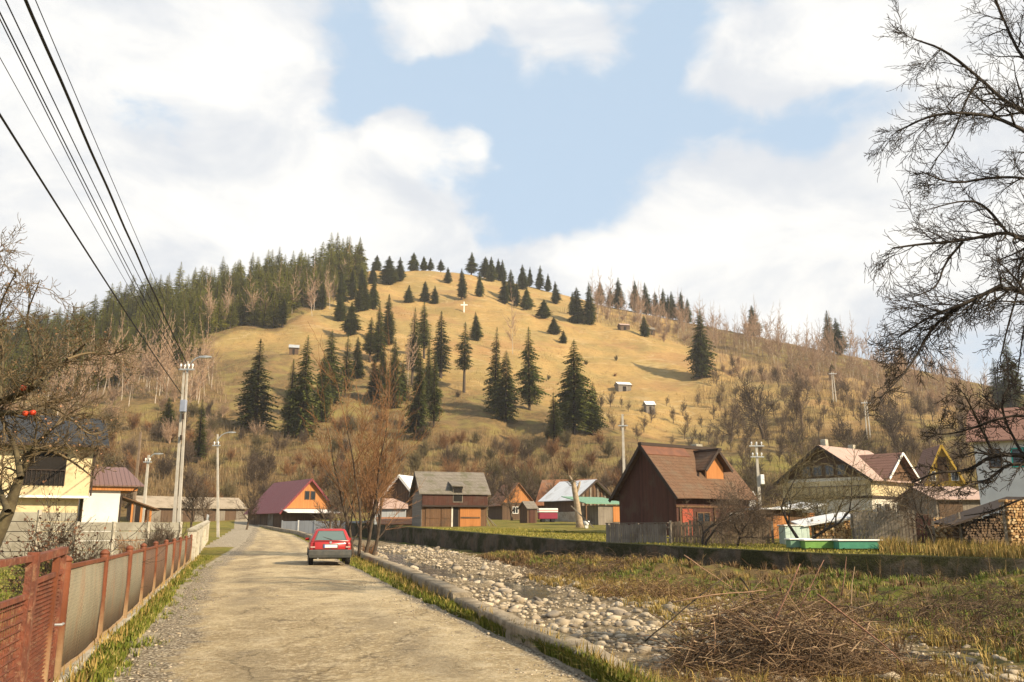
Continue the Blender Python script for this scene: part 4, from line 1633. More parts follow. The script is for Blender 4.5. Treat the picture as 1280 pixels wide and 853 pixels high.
def woodpile(u, Y, w, hgt, label, m, rz=0.0, roof=None, prof=None, seed=1, d=.6):
    t = thing('woodpile', onground(u, Y), label, 'woodpile', rz)
    o = log_mesh(w, d, hgt, seed, prof).build('logs', m, t)
    o['kind'] = 'stuff'
    for x in (-.14, w + .04):
        MB().bar((x, .2, -.3), (x, .2, hgt * (.95 if not roof else 1.1)), .1).build('stake', M['boards_grey'], t)
    if roof:
        q = MB()
        q.loft([[(x, -.45, z), (x, d + .6, z + .25), (x, d + .6, z + .31), (x, -.45, z + .06)] for x, z in ((-.9, hgt * .75), (w * .5, hgt * .95 + .1), (w + .2, hgt + .22))])
        q.build('roof', roof, t)
    return t


woodpile(1020, 45.5, 1.85, 1.15, 'pale firewood stacked under a slanting white sheet roof', M['logs'], R(4), M['roof_white'], None, 3)
woodpile(1166, 48, 2.1, 1.35, 'orange firewood stack between the red fence and the log heap', M['logs'], R(2), None, None, 4)
woodpile(1205, 45.5, 2.9, 1.75, 'dark old log heap under a sloping black roof', M['logs_old'], R(3), None, lambda s: .55 + .45 * s, 5, 1.2)
woodpile(1262, 43, 2.2, 2.3, 'tall bright firewood stack at the right picture edge', M['logs'], R(3), None, None, 6)
p = onground(1200, 45.2)
b = MB()
b.loft([[(x, -.5, z), (x, 1.7, z + .1), (x, 1.7, z + .2), (x, -.5, z + .1)] for x, z in ((-.9, .95), (1.0, 1.55), (3.6, 2.35))])
o = b.build('roof', M['trim_dark'], bpy.data.objects['woodpile.002'])
p = onground(956, 52)
h = thing('shed', p, 'low brown firewood shed with pale flat roof behind the fruit trees', 'shed', R(10))
slab(h, 'wall', (0, 0, -.3), (2.5, 2.2, 1.7), M['boards_brown'])
slab(h, 'roof', (-.5, -.5, 1.72), (3.0, 2.6, 1.82), M['roof_white'], .02)
slab(h, 'door', (.5, -.05, 0), (1.5, -.005, 1.4), M['boards_orange'])
p = onground(990, 58)
h = thing('shed', p, 'open shed with long pale roof behind the pale firewood', 'shed', R(10))
slab(h, 'wall', (0, .4, -.3), (1.9, 2.2, 1.5), M['boards_orange'])
q = MB()
q.loft([[(x, -.6, z), (x, 2.6, z + .2), (x, 2.6, z + .28), (x, -.6, z + .08)] for x, z in ((-.6, 1.5), (2.2, 2.0))])
q.build('roof', M['roof_white'], h)

# --- beehives, tank
for i, (u, Y, w, m, lab) in enumerate(((986, 40.6, 1.0, (.17, .30, .20), 'pale green beehive box with white lid, behind the fruit tree trunk'),
                                  (1004, 40.0, 1.75, (.16, .32, .07), 'long grass-green beehive box with white lid on the wall top'),
                                  (1046, 39.3, 2.0, (.06, .24, .15), 'long dark green beehive box with white lid, last in the row'))):
    t = thing('beehive', onground(u, Y), lab, 'beehive', R(2), 'beehives on the wall top')
    mm = mat('hive_paint_%s' % 'abc'[i], m, tuple(c * .8 for c in m), 3, .7)
    slab(t, 'hive_body', (0, 0, .08), (w, .6, .42), mm, .015)
    slab(t, 'lid', (-.06, -.06, .425), (w + .06, .66, .50), M['white_paint'], .02)
    slab(t, 'entrance_board', (.2, -.14, .10), (w - .2, -.01, .14), mm)
    for x in (.08, w - .14):
        slab(t, 'leg', (x, .1, -.15), (x + .07, .5, .075), M['boards_grey'])
t = thing('crate', onground(980, 45), 'pale turquoise panelled crate behind the fruit tree', 'crate', R(6))
slab(t, 'body', (0, 0, 0), (1.35, .8, .95), mat_boards('pale_turquoise_panels', (.42, .52, .46), (.50, .60, .54), .3), .03)
slab(t, 'lid', (-.05, -.05, .953), (1.4, .85, 1.03), M['white_paint'], .02)
p = onground(935, 62)
t = thing('water_tank', p, 'white rounded water tank on a stand beside the red-brown house', 'tank')
MB().tube([(0, 0, 1.75), (0, 0, 1.85), (0, 0, 2.7), (0, 0, 2.95), (0, 0, 3.05)], [.5, .62, .62, .5, .2], 16).build('tank_body', M['bluewhite'], t, True)
MB().disc((0, 0, 2.28), (0, 0, 1), .64, .07, 16).build('hoop', M['zinc'], t)
for sx in (-.45, .45):
    for sy in (-.45, .45):
        MB().bar((sx, sy, -.3), (sx, sy, 1.76), .1).build('leg', M['boards_grey'], t)

# --- huts and a cross on the hillside
for u, v, w, m, rf, lab in ((776, 421, 5.0, 'boards_dark', 'roof_pink', 'small dark hay hut high on the slope near the lone young spruce'),
                            (773, 481, 5.0, 'boards_grey', 'roof_white', 'grey hay hut with flat pale roof in the middle of the slope'),
                            (808, 513, 3.0, 'boards_grey', 'roof_white', 'small bluish hut with white roof among bare fruit trees on the slope'),
                            (361, 449, 3.2, 'boards_dark', 'zinc', 'dark hut with slate roof between spruces on the upper slope'),
                            (812, 424, 3.0, 'boards_dark', 'boards_grey', 'faint low hut on the upper slope just before the birch wood')):
    p = hp(u, v)
    h = gable_house('hay_hut', lab, 'hut', p, R(14), w, w * .8, 3.0, 4.0, M[m], M[rf], 'x', .4, .3, sink=1.5)
    slab(h, 'door', (w * .35, -.06, -.2), (w * .6, -.005, 2.2), M['dark'])
p = hp(580, 391)
t = thing('cross', p, 'white wayside cross on the golden slope below a lone spruce', 'cross')
slab(t, 'shaft', (-.3, -.2, -.5), (.3, .2, 5.2), M['white_paint'], .04)
slab(t, 'arm', (-1.7, -.24, 3.2), (1.7, .24, 3.9), M['white_paint'], .04)


# ------------------------------------------------------------------ cars
def make_car(name, label, loc, rz, paint):
    car = thing(name, loc, label, 'car', rz)
    pm = bpy.data.materials.new(name + '_paint')
    pm.use_nodes = True
    t = NT(pm.node_tree)
    pb = t.n['Principled BSDF']
    co = t.coord('Object')
    z = t.sep(co)[2]
    dirt = t.math('MULTIPLY', t.step(z, .75, .25), t.step(t.noise(co, 3, 6, .65), .3, .7))
    t.put(pb.inputs['Base Color'], t.mix(t.math('MULTIPLY', dirt, .7), paint, (.22, .17, .11)))
    pb.inputs['Roughness'].default_value = .32
    pb.inputs['Coat Weight'].default_value = .5
    grey = mat(name + '_plastic', (.055, .058, .055), (.085, .08, .07), 4, .6)
    glass = mat_glass(name + '_glass', (.10, .14, .135), .06)
    tyre = mat(name + '_tyre', (.018, .017, .016), None, 6, .85)
    rim = mat(name + '_rim', (.30, .30, .30), (.22, .21, .2), 6, .45, .5)
    # lower body
    st = [(0.0, .76, .80, .36, .90), (.05, .79, .83, .33, .93), (.35, .80, .85, .30, .93), (1.2, .81, .86, .27, .93), (2.4, .81, .86, .27, .92), (3.2, .81, .85, .27, .90), (3.9, .79, .82, .28, .82), (4.22, .74, .77, .32, .74), (4.33, .62, .66, .38, .66)]
    rings = []
    for y, ws, wb, zl, zt in st:
        m_ = (zl + zt) / 2 + .02
        pts = [(-ws * .86, zl), (-ws, zl + .09), (-wb, m_), (-wb * .985, zt - .06), (-wb * .93, zt), (-wb * .5, zt + .025), (wb * .5, zt + .025), (wb * .93, zt), (wb * .985, zt - .06), (wb, m_), (ws, zl + .09), (ws * .86, zl)]
        rings.append([(x, y, z) for x, z in pts])
    b = MB()
    b.loft(rings)
    o = b.build('body', pm, car, True)
    # cabin
    def ring(z, hw0, hw1, y0, y1):
        k = .07
        return [(-hw0 + k, y0, z), (hw0 - k, y0, z), (hw0, y0 + k, z), (hw1, y1 - k, z), (hw1 - k, y1, z), (-hw1 + k, y1, z), (-hw1, y1 - k, z), (-hw0, y0 + k, z)]
    b = MB()
    b.loft([ring(.90, .80, .80, .045, 3.15), ring(1.0, .785, .78, .10, 2.98), ring(1.36, .62, .63, .30, 2.28), ring(1.435, .57, .58, .38, 2.05), ring(1.455, .44, .44, .60, 1.8)])
    b.build('cabin', pm, car, True)

    def lerp(a, c, f):
        return a + (c - a) * f

    def back(x, z):                         # a point on the sloping tailgate
        f = (z - 1.0) / .36
        return (x * lerp(.785, .62, f) / .785, lerp(.10, .30, f) - .018, z)
    b = MB()
    q0 = [back(-.60, 1.0), back(.60, 1.0), back(.60, 1.345), back(-.60, 1.345)]
    b.loft([q0, [(p[0], p[1] + .03, p[2]) for p in q0]])
    rw = b.build('rear_window', glass, car)
    b = MB()
    b.bar((.05, .07, 1.02), (-.32, .16, 1.13), .018)
    b.build('wiper', grey, rw)
    b = MB()
    e = .035
    out = [back(-.655, .985), back(.655, .985), back(.645, 1.375), back(-.645, 1.375)]
    b.loft([[(p[0], p[1] + .012, p[2]) for p in out], [(p[0], p[1] + .03, p[2]) for p in out]])
    b.build('window_seal', grey, rw)
    for s in (-1, 1):
        b = MB()
        for y0, y1, t0, t1 in ((.35, 1.0, .48, 1.02), (1.08, 1.85, 1.10, 1.72), (1.93, 2.80, 1.80, 2.15)):
            f0, f1 = .12, .9
            x0, x1 = s * (lerp(.787, .625, f0) + .006), s * (lerp(.787, .625, f1) + .006)
            z0, z1 = lerp(.99, 1.36, f0), lerp(.99, 1.36, f1)
            a = [(x0, y0, z0), (x0, y1, z0), (x1, t1, z1), (x1, t0, z1)]
            b.loft([a, [(p[0] - s * .02, p[1], p[2]) for p in a]])
        b.build('side_window', glass, car)
        b = MB()
        y0 = -.015
        b.loft([[(s * .60, y0, .625), (s * .805, y0 + .03, .625), (s * .80, y0 + .03, .90), (s * .63, y0, .90)], [(s * .60, y0 + .1, .625), (s * .84, y0 + .16, .625), (s * .835, y0 + .16, .90), (s * .63, y0 + .1, .90)]])
        lp = b.build('tail_light', mat(name + '_lamp', (.20, .012, .014), (.12, .008, .01), 8, .2), car)
        MB().box((s * .70 - .09, -.022, .70), (s * .70 + .09, -.005, .755)).build('reversing_lamp', mat(name + '_clear', (.45, .30, .25), None, 8, .2), lp)
        b = MB()
        b.loft([[(s * .83, 2.75, .95), (s * .98, 2.72, .95), (s * .98, 2.72, 1.06), (s * .83, 2.75, 1.06)], [(s * .83, 2.83, .96), (s * .96, 2.85, .97), (s * .96, 2.85, 1.04), (s * .83, 2.83, 1.05)]])
        b.build('wing_mirror', pm, car)
        MB().box((s * .855 - .012, .95, .60), (s * .855 + .012, 3.0, .66)).build('rub_strip', grey, car)
        for y in (.72, 3.42):
            w = MB()
            for x in (s * .74,):
                w.tube([(x - .095, y, .30), (x - .08, y, .30), (x + .08, y, .30), (x + .095, y, .30)], [.27, .30, .30, .27], 22)
            wo = w.build('wheel', tyre, car, True)
            MB().tube([(s * .74 + s * .09, y, .30), (s * .74 + s * .105, y, .30)], [.19, .16], 16).build('rim', rim, wo)
            a = MB()
            pts = [(y + math.cos(k * math.pi / 10) * .36, .30 + math.sin(k * math.pi / 10) * .36) for k in range(11)]
            a.loft([[(s * .80, p[0], p[1]), (s * .872, p[0], p[1]), (s * .872, y + (p[0] - y) * .86, .30 + (p[1] - .30) * .86), (s * .80, y + (p[0] - y) * .86, .30 + (p[1] - .30) * .86)] for p in pts])
            a.build('wheel_arch', grey if paint[1] < .3 else pm, car)
    b = MB()
    b.loft([[(-.84, .14, .30), (-.80, -.05, .31), (-.5, -.09, .31), (.5, -.09, .31), (.80, -.05, .31), (.84, .14, .30)],
            [(-.86, .16, .42), (-.83, -.07, .42), (-.5, -.12, .42), (.5, -.12, .42), (.83, -.07, .42), (.86, .16, .42)],
            [(-.86, .16, .58), (-.83, -.07, .58), (-.5, -.12, .58), (.5, -.12, .58), (.83, -.07, .58), (.86, .16, .58)],
            [(-.84, .14, .62), (-.80, -.03, .62), (-.5, -.06, .62), (.5, -.06, .62), (.80, -.03, .62), (.84, .14, .62)]])
    b.build('rear_bumper', grey, car)
    b = MB()
    b.loft([[(-.80, 4.05, .32), (-.62, 4.36, .34), (.62, 4.36, .34), (.80, 4.05, .32)], [(-.82, 4.05, .56), (-.64, 4.40, .54), (.64, 4.40, .54), (.82, 4.05, .56)]])
    b.build('front_bumper', grey, car)
    b = MB()
    b.box((-.31, -.012, .665), (.31, .02, .845), bev=.01)
    rc = b.build('plate_recess', grey, car)
    sm = MB()
    for s in (-1, 1):
        sm.bar((s * .665, -.004, .64), (s * .645, -.004, .95), .012, .02)
    sm.bar((-.665, -.004, .632), (.665, -.004, .632), .02, .012)
    sm.bar((-.64, .012, .955), (.64, .012, .955), .03, .010)
    sm.build('tailgate_seam', tyre, car)
    pl = MB().box((-.27, -.024, .70), (.27, -.013, .815), bev=.004).build('number_plate', M['white_paint'], rc)
    MB().box((-.265, -.028, .703), (-.225, -.0245, .812)).build('plate_band', mat(name + '_blue', (.02, .05, .35), None, 9, .5), pl)
    MB().tube([(0, -.02, .905), (0, .0, .905)], [.045, .05], 14).build('badge', M['steel'], car)
    MB().box((-.035, -.03, .63), (.035, -.005, .655)).build('boot_catch', grey, car)
    MB().tube([(-.48, -.06, .27), (-.48, .3, .29)], .03, 10).build('exhaust', M['steel'], car)
    b = MB()
    b.box((-.78, .5, .24), (.78, 3.9, .34))
    b.build('underbody', tyre, car)
    for s in (-1, 1):
        MB().tube([(s * .55, .50, 1.47), (s * .55, .56, 1.50), (s * .55, 1.75, 1.50), (s * .55, 1.8, 1.47)], .015, 6).build('roof_rail', grey, car)
    return car


cx, cy = hit(412, 708.5, zr)
make_car('parked_car', 'red estate car parked against the low concrete wall, seen from behind', (cx, cy, float(zr(cy)) + .045), R(14), (.34, .014, .010))
p = onground(2, 40)
make_car('parked_car', 'white car half hidden behind the leafy bush and garden fence', (p.x - 3.6, p.y, p.z), R(-78), (.72, .71, .69))


# ------------------------------------------------------------------ poles and cables
def pole(u, vtop, Y, label, kind='plain', r=.14, lean=0.0, m='pole'):
    top = at(u, vtop, Y)
    base = gz(top.x, top.y)
    hgt = top.z - base
    t = thing('utility_pole', (top.x, top.y, base), label, 'utility pole')
    b = MB()
    dx = -lean
    b.loft([[(dx - r, -r * .8, -.6), (dx + r, -r * .8, -.6), (dx + r, r * .8, -.6), (dx - r, r * .8, -.6)], [(-r * .55, -r * .45, hgt), (r * .55, -r * .45, hgt), (r * .55, r * .45, hgt), (-r * .55, r * .45, hgt)]])
    b.build('shaft', M[m], t)

    def lamp(z, reach, rise, side=1):
        a = MB()
        pts = [(side * reach * (1 - math.cos(f * math.pi / 2)) ** .9 if f else 0, -.05, z - .6 + (rise + .6) * math.sin(f * math.pi / 2)) for f in [0, .25, .5, .75, 1]]
        a.tube(pts, .045, 7)
        ar = a.build('lamp_arm', M['steel'], t)
        e = pts[-1]
        hb = MB()
        hb.loft([[(e[0] - .1 * side, e[1] - .06, e[2] - .03), (e[0] - .1 * side, e[1] + .06, e[2] - .03), (e[0] - .1 * side, e[1] + .06, e[2] + .05), (e[0] - .1 * side, e[1] - .06, e[2] + .05)],
                 [(e[0] + .3 * side, e[1] - .13, e[2] - .07), (e[0] + .3 * side, e[1] + .13, e[2] - .07), (e[0] + .3 * side, e[1] + .13, e[2] + .07), (e[0] + .3 * side, e[1] - .13, e[2] + .07)],
                 [(e[0] + .62 * side, e[1] - .08, e[2] - .02), (e[0] + .62 * side, e[1] + .08, e[2] - .02), (e[0] + .62 * side, e[1] + .08, e[2] + .04), (e[0] + .62 * side, e[1] - .08, e[2] + .04)]])
        hb.build('lamp_head', M['steel'], ar)

    def arm(z, w, n, ins=True, rz=0.0):
        c, s = math.cos(rz), math.sin(rz)
        a = MB()
        a.bar((-w * c, -w * s - .12, z), (w * c, w * s - .12, z), .09)
        ao = a.build('crossarm', M['steel'], t)
        if ins:
            for i in range(n):
                x = -w + 2 * w * (i + .5) / n
                MB().tube([(x * c, x * s - .12, z + .04), (x * c, x * s - .12, z + .14), (x * c, x * s - .12, z + .18), (x * c, x * s - .12, z + .30), (x * c, x * s - .12, z + .34)], [.02, .03, .06, .06, .02], 8).build('insulator', M['porcelain'], ao)
    return t, hgt, lamp, arm, r


t, hg, lamp, arm, _ = pole(235, 452, 48, 'tall twin concrete pole with street lamp carrying the thick cables', 'twin', .085, -.30)
b = MB()
b.loft([[(-.06, -.09, -.6), (.12, -.09, -.6), (.12, .09, -.6), (-.06, .09, -.6)], [(-.23, -.05, hg - .6), (-.12, -.05, hg - .6), (-.12, .05, hg - .6), (-.23, .05, hg - .6)]])
b.build('second_shaft', M['pole'], t)
lamp(hg - .1, .75, .35)
arm(hg - .5, .45, 4)
MB().box((-.12, -.38, hg - 3.0), (.22, -.12, hg - 2.3), bev=.03).build('junction_box', mat('blue_grey_box', (.25, .28, .36), None, 3, .5), t)
for z in (hg - 4.6, hg - 3.4):
    MB().tube([(.05, -.16, z), (.05, -.2, z + .3)], .07, 8).build('bracket', M['trim_dark'], t)
pole(176, 540, 62, 'plain thin timber pole behind the slab fence', r=.12, m='pole_wood')
t, hg, lamp, arm, _ = pole(186, 569, 72, 'short concrete lamp pole next to the thin timber pole')
lamp(hg - .1, .6, .2)
arm(hg - .6, .35, 2)
t, hg, lamp, arm, _ = pole(272, 543, 74, 'concrete pole with a slim lamp arm near the green gate', r=.11, lean=-.75)
lamp(hg - .2, 1.0, .35)
arm(hg - 1.0, .35, 2)
t, hg, lamp, arm, _ = pole(778, 518, 72, 'bare pale concrete pole behind the red-brown house', r=.15)
arm(hg - 1.0, .4, 2, False)
t, hg, lamp, arm, _ = pole(945, 554, 70, 'pale concrete pole with two crossarms of white insulators', r=.15)
arm(hg - .25, .62, 3)
arm(hg - 1.15, .55, 3)
MB().box((.12, -.3, hg - 3.4), (.42, .05, hg - 2.6), bev=.03).build('junction_box', M['porcelain'], t)
for u, v0, v1, lab in ((1044, 478, 508, 'slim pale pole on the open slope above the dark thicket'), (1086, 512, 548, 'faint thin pole on the slope left of the bare orchard trees')):
    p = hp(u, v1)
    hgt = 10
    t = thing('utility_pole', p, lab, 'utility pole')
    for s in (-1, 1):
        MB().loft([[(s * .5 - .16, -.16, -1), (s * .5 + .16, -.16, -1), (s * .5 + .16, .16, -1), (s * .5 - .16, .16, -1)], [(s * .25 - .1, -.1, hgt), (s * .25 + .1, -.1, hgt), (s * .25 + .1, .1, hgt), (s * .25 - .1, .1, hgt)]]).build('shaft', M['pole'], t)
    MB().bar((-1.3, -.2, hgt - .6), (1.3, -.2, hgt - .6), .2).build('crossarm', M['steel'], t)

PT = at(235, 452, 48)


def cable(pts_px, Ynear, end, r, label, wob=0.0):
    """from behind the camera, through the point seen at the picture's edge, down to its pole"""
    (u0, v0), = pts_px
    a = at(u0, v0, Ynear)
    e = Vector(end)
    a = a + Vector((0, 0, .997 * SAG))     # the sag brings it back to the measured height
    d = a - e
    s = e + d * 1.9                       # carry on past the camera
    q = MB()
    pts = []
    n = 60
    for i in range(n + 1):
        f = i / n
        p = e + (s - e) * f
        sag = 4 * SAG * f * (1 - f)
        p = p + Vector((0, 0, -sag))
        if wob:
            p = p + Vector((math.sin(f * 300) * wob, 0, math.cos(f * 300) * wob))
        pts.append(p)
    q.tube(pts, r, 6)
    tag(q.build('power_cable', M['cable'], None, True), label, 'cable', 'cables strung along the road')


SAG = .5
cable([(28, -10)], 13, PT + Vector((-.02, -.12, -.12)), .034, 'thickest twisted black cable, steepest of the overhead cables', .008)
cable([(40, -10)], 13, PT + Vector((.42, -.12, -.2)), .010, 'hair-thin cable just beside the thickest twisted cable')
cable([(2, -10)], 13, PT + Vector((-.16, -.12, -.2)), .014, 'single thin cable between the twin cables and the thickest cable')
cable([(-12, -8)], 13, PT + Vector((-.42, -.12, -.2)), .016, 'upper wire of the close pair of overhead cables')
cable([(-16, -8)], 13, PT + Vector((-.45, -.12, -.5)), .013, 'lower wire of the close pair of overhead cables')
cable([(-40, 0)], 13, PT + Vector((-.3, -.12, -.8)), .009, 'faint thread-like cable below the close pair of cables')
cable([(-20, 112)], 13, PT + Vector((-.18, -.12, -1.9)), .024, 'lowest thick black cable, reaching the pole below its lamp')

# --- pollarded trunk, boards and a basin on the lawn
p = onground(723, 76)
t = thing('pollarded_tree', p, 'pale pollarded trunk with a leafy tuft, alone on the lawn', 'tree')
b = MB()
b.tube([(.15, 0, -.3), (.08, 0, .4), (-.1, 0, 2.0), (-.32, 0, 3.4), (-.42, 0, 4.1)], [.42, .32, .27, .24, .17], 10)
b.tube([(-.2, 0, 2.9), (.1, .05, 3.6), (.2, 0, 4.0)], [.14, .11, .07], 8)
b.tube([(-.4, 0, 3.9), (-.75, .05, 4.5)], [.14, .08], 8)
b.build('trunk', mat('bare_pale_wood', (.38, .29, .19), (.26, .195, .125), 4, .9, bump=.03), t, True)
rng = random.Random(9)
sg = []
for k in range(70):
    a, r_ = rng.uniform(0, 6.28), rng.uniform(.1, .9)
    p0 = Vector((-.45 + rng.uniform(-.15, .15), rng.uniform(-.15, .15), 3.9 + rng.uniform(-.3, .3)))
    d = Vector((math.cos(a), math.sin(a), rng.uniform(-.1, 1.6))).normalized()
    p1 = p0 + d * r_
    sg.append((p0, p1, .02, .014))
    sg.append((p1, p1 + d * r_ * .4 + Vector((0, 0, .1)), .014, .006))
me = segs_mesh('shoots', sg, M['twig_olive'])
link('shoots', me, t)
b = MB()
b.bar((0, 0, .05), (-1.9, .3, 1.9), .10)
o = b.build('leaning_pole', M['boards_grey'])
o.location = onground(742, 74)
tag(o, 'grey pole leaning on the pollarded trunk', 'pole')
t = thing('basin', onground(733, 74.5), 'small white enamel basin on a stand beside the pollarded trunk', 'basin', 0)
MB().tube([(0, 0, .25), (0, 0, .3), (0, 0, .62)], [.16, .2, .28], 14).build('bowl', M['porcelain'], t, True)
MB().box((-.14, -.14, -.05), (.14, .14, .245)).build('stand', M['white_paint'], t)


# ------------------------------------------------------------------ spruces
def spruce_arrays(seed, H=20.0, rad=3.0, base=.08, whorls=40, nb=9, dens=7, droop=.30, ragged=.25):
    """crown of hanging sprays: triangles; returns vertices, faces"""
    rng = np.random.default_rng(seed)
    V, Fc = [], []
    lump = rng.uniform(.62, 1.22, 9)
    swell = rng.uniform(.78, 1.15, whorls // 3 + 2)
    for i in range(whorls):
        t = i / (whorls - 1)
        z = H * (base + (1 - base) * t ** .92)
        rr = rad * (1 - t) ** .78 * (.9 + .1 * math.sin(t * 23 + seed)) * swell[i // 3] + .10
        if t < .12:
            rr *= .65 + t * 2.9
        n = max(4, int(nb * (1 - .5 * t)))
        for k in range(n):
            a = 2 * math.pi * (k + rng.random() * .8) / n + i * 1.3
            L = rr * lump[int(a / 6.29 * 9) % 9] * (1 - ragged + 2 * ragged * rng.random() * .8)
            if rng.random() < .06:
                L *= .45
            d = np.array([math.cos(a), math.sin(a), 0])
            s = np.array([-d[1], d[0], 0])
            p0 = np.array([0, 0, z])

            def B(f):
                return p0 + d * L * f + np.array([0, 0, L * (.10 * f - (droop + .25) * f * f + .16 * f ** 3)])
            m = dens if L > .8 else max(3, dens - 3)
            for j in range(m):
                f = .18 + .82 * (j + rng.random() * .7) / m
                b = B(min(f, 1))
                w = L * (.30 * (1.12 - f) + .07) + .08
                sg = 1 if (j % 2) else -1
                drop = (.10 + .35 * rng.random()) * w + .06
                tip = b + s * sg * w * (.7 + .5 * rng.random()) + d * w * .45 + np.array([0, 0, -drop])
                c = b + d * (w * .55) + np.array([0, 0, -.05 * w])
                o = len(V)
                V += [b - d * w * .28, tip, c]
                Fc.append((o, o + 1, o + 2))
                if rng.random() < .6:                      # hanging twig
                    o = len(V)
                    V += [b - d * w * .22, b + d * w * .28 + s * sg * w * .1, b + s * sg * w * .35 + np.array([0, 0, -w * (.55 + .4 * rng.random())])]
                    Fc.append((o, o + 1, o + 2))
            o = len(V)                                    # the tip of the branch
            V += [B(.72) + s * .12 * L * .5, B(.72) - s * .12 * L * .5, B(1.0) + d * .15]
            Fc.append((o, o + 1, o + 2))
    V.append(np.array([0, 0, H * 1.015]))
    V.append(np.array([.12, .02, H * .955]))
    V.append(np.array([-.10, .05, H * .955]))
    Fc.append((len(V) - 3, len(V) - 2, len(V) - 1))
    return np.array(V), np.array(Fc)


def trunk_arrays(H, r, n=7):
    zs = [-1.2, .3, H * .35, H * .7, H * .97]
    rs = [r * 1.25, r, r * .72, r * .4, .03]
    V = [(math.cos(2 * math.pi * k / n) * q, math.sin(2 * math.pi * k / n) * q, z) for z, q in zip(zs, rs) for k in range(n)]
    Fc = [(i * n + k, i * n + (k + 1) % n, (i + 1) * n + (k + 1) % n, (i + 1) * n + k) for i in range(4) for k in range(n)]
    return np.array(V), np.array(Fc)


def set_normals(me, v, k=.75):
    """shade the sprays as parts of one rounded crown"""
    n = np.stack([v[:, 0], v[:, 1], np.full(len(v), .0)], -1)
    q = np.maximum(np.linalg.norm(n, axis=1, keepdims=True), .05)
    n = n / q + np.array([0, 0, .55])
    rr = np.random.default_rng(len(v)).normal(0, .45, (len(v) // 3 + 1, 3)).repeat(3, 0)[:len(v)]
    n = n * k + rr
    n /= np.linalg.norm(n, axis=1, keepdims=True)
    me.polygons.foreach_set('use_smooth', np.ones(len(me.polygons), dtype=bool))
    me.normals_split_custom_set_from_vertices(n.tolist())


SPRUCE = []          # (crown mesh, trunk mesh, crown radius at H=20)
for sd_, rad, base, wh, nb, dn, dr in ((1, 3.3, .04, 56, 11, 9, .34), (2, 2.6, .05, 56, 10, 8, .30), (3, 4.4, .06, 48, 12, 10, .34), (4, 2.1, .20, 46, 9, 8, .30), (5, 2.4, .34, 38, 8, 7, .26), (6, 3.4, .10, 46, 10, 9, .30), (7, 3.0, .03, 52, 10, 9, .38), (8, 2.3, .12, 44, 9, 9, .28), (9, 3.7, .05, 46, 11, 9, .36), (10, 2.8, .26, 42, 9, 8, .30)):
    v, f = spruce_arrays(sd_, 20, rad, base, wh, nb, dn, dr)
    cm = np_mesh('crown', v, f, M['needle'])
    set_normals(cm, v)
    v, f = trunk_arrays(20, .26)
    SPRUCE.append((cm, np_mesh('trunk', v, f, M['bark'], True), rad))


def spruce(u, vb, vt, wpx, label, var=None, group=None, dy=0.0):
    p = hp(u, vb)
    r = math.hypot(p.x, p.y)
    mpp = r / F
    h = max(3.0, (vb - vt) * mpp * 1.04)
    rng = random.Random(int(u * 31 + vb))
    if var is None:
        want = wpx * mpp / 2 / h * 20
        var = min((0, 1, 2, 3, 5, 6, 7, 8), key=lambda i: abs(SPRUCE[i][2] - want) + rng.random() * 1.6)
    cm, tm, rad = SPRUCE[var]
    t = thing('spruce_tree', p, label, 'tree', rng.uniform(0, 6.28), group)
    k = wpx * mpp / 2 / (rad * 1.03)
    t.scale = (k * rng.uniform(.9, 1.12), k * rng.uniform(.9, 1.12), h / 20)
    t.rotation_euler.x, t.rotation_euler.y = rng.gauss(0, .018), rng.gauss(0, .018)
    link('crown', cm, t)
    link('trunk', tm, t)
    return t


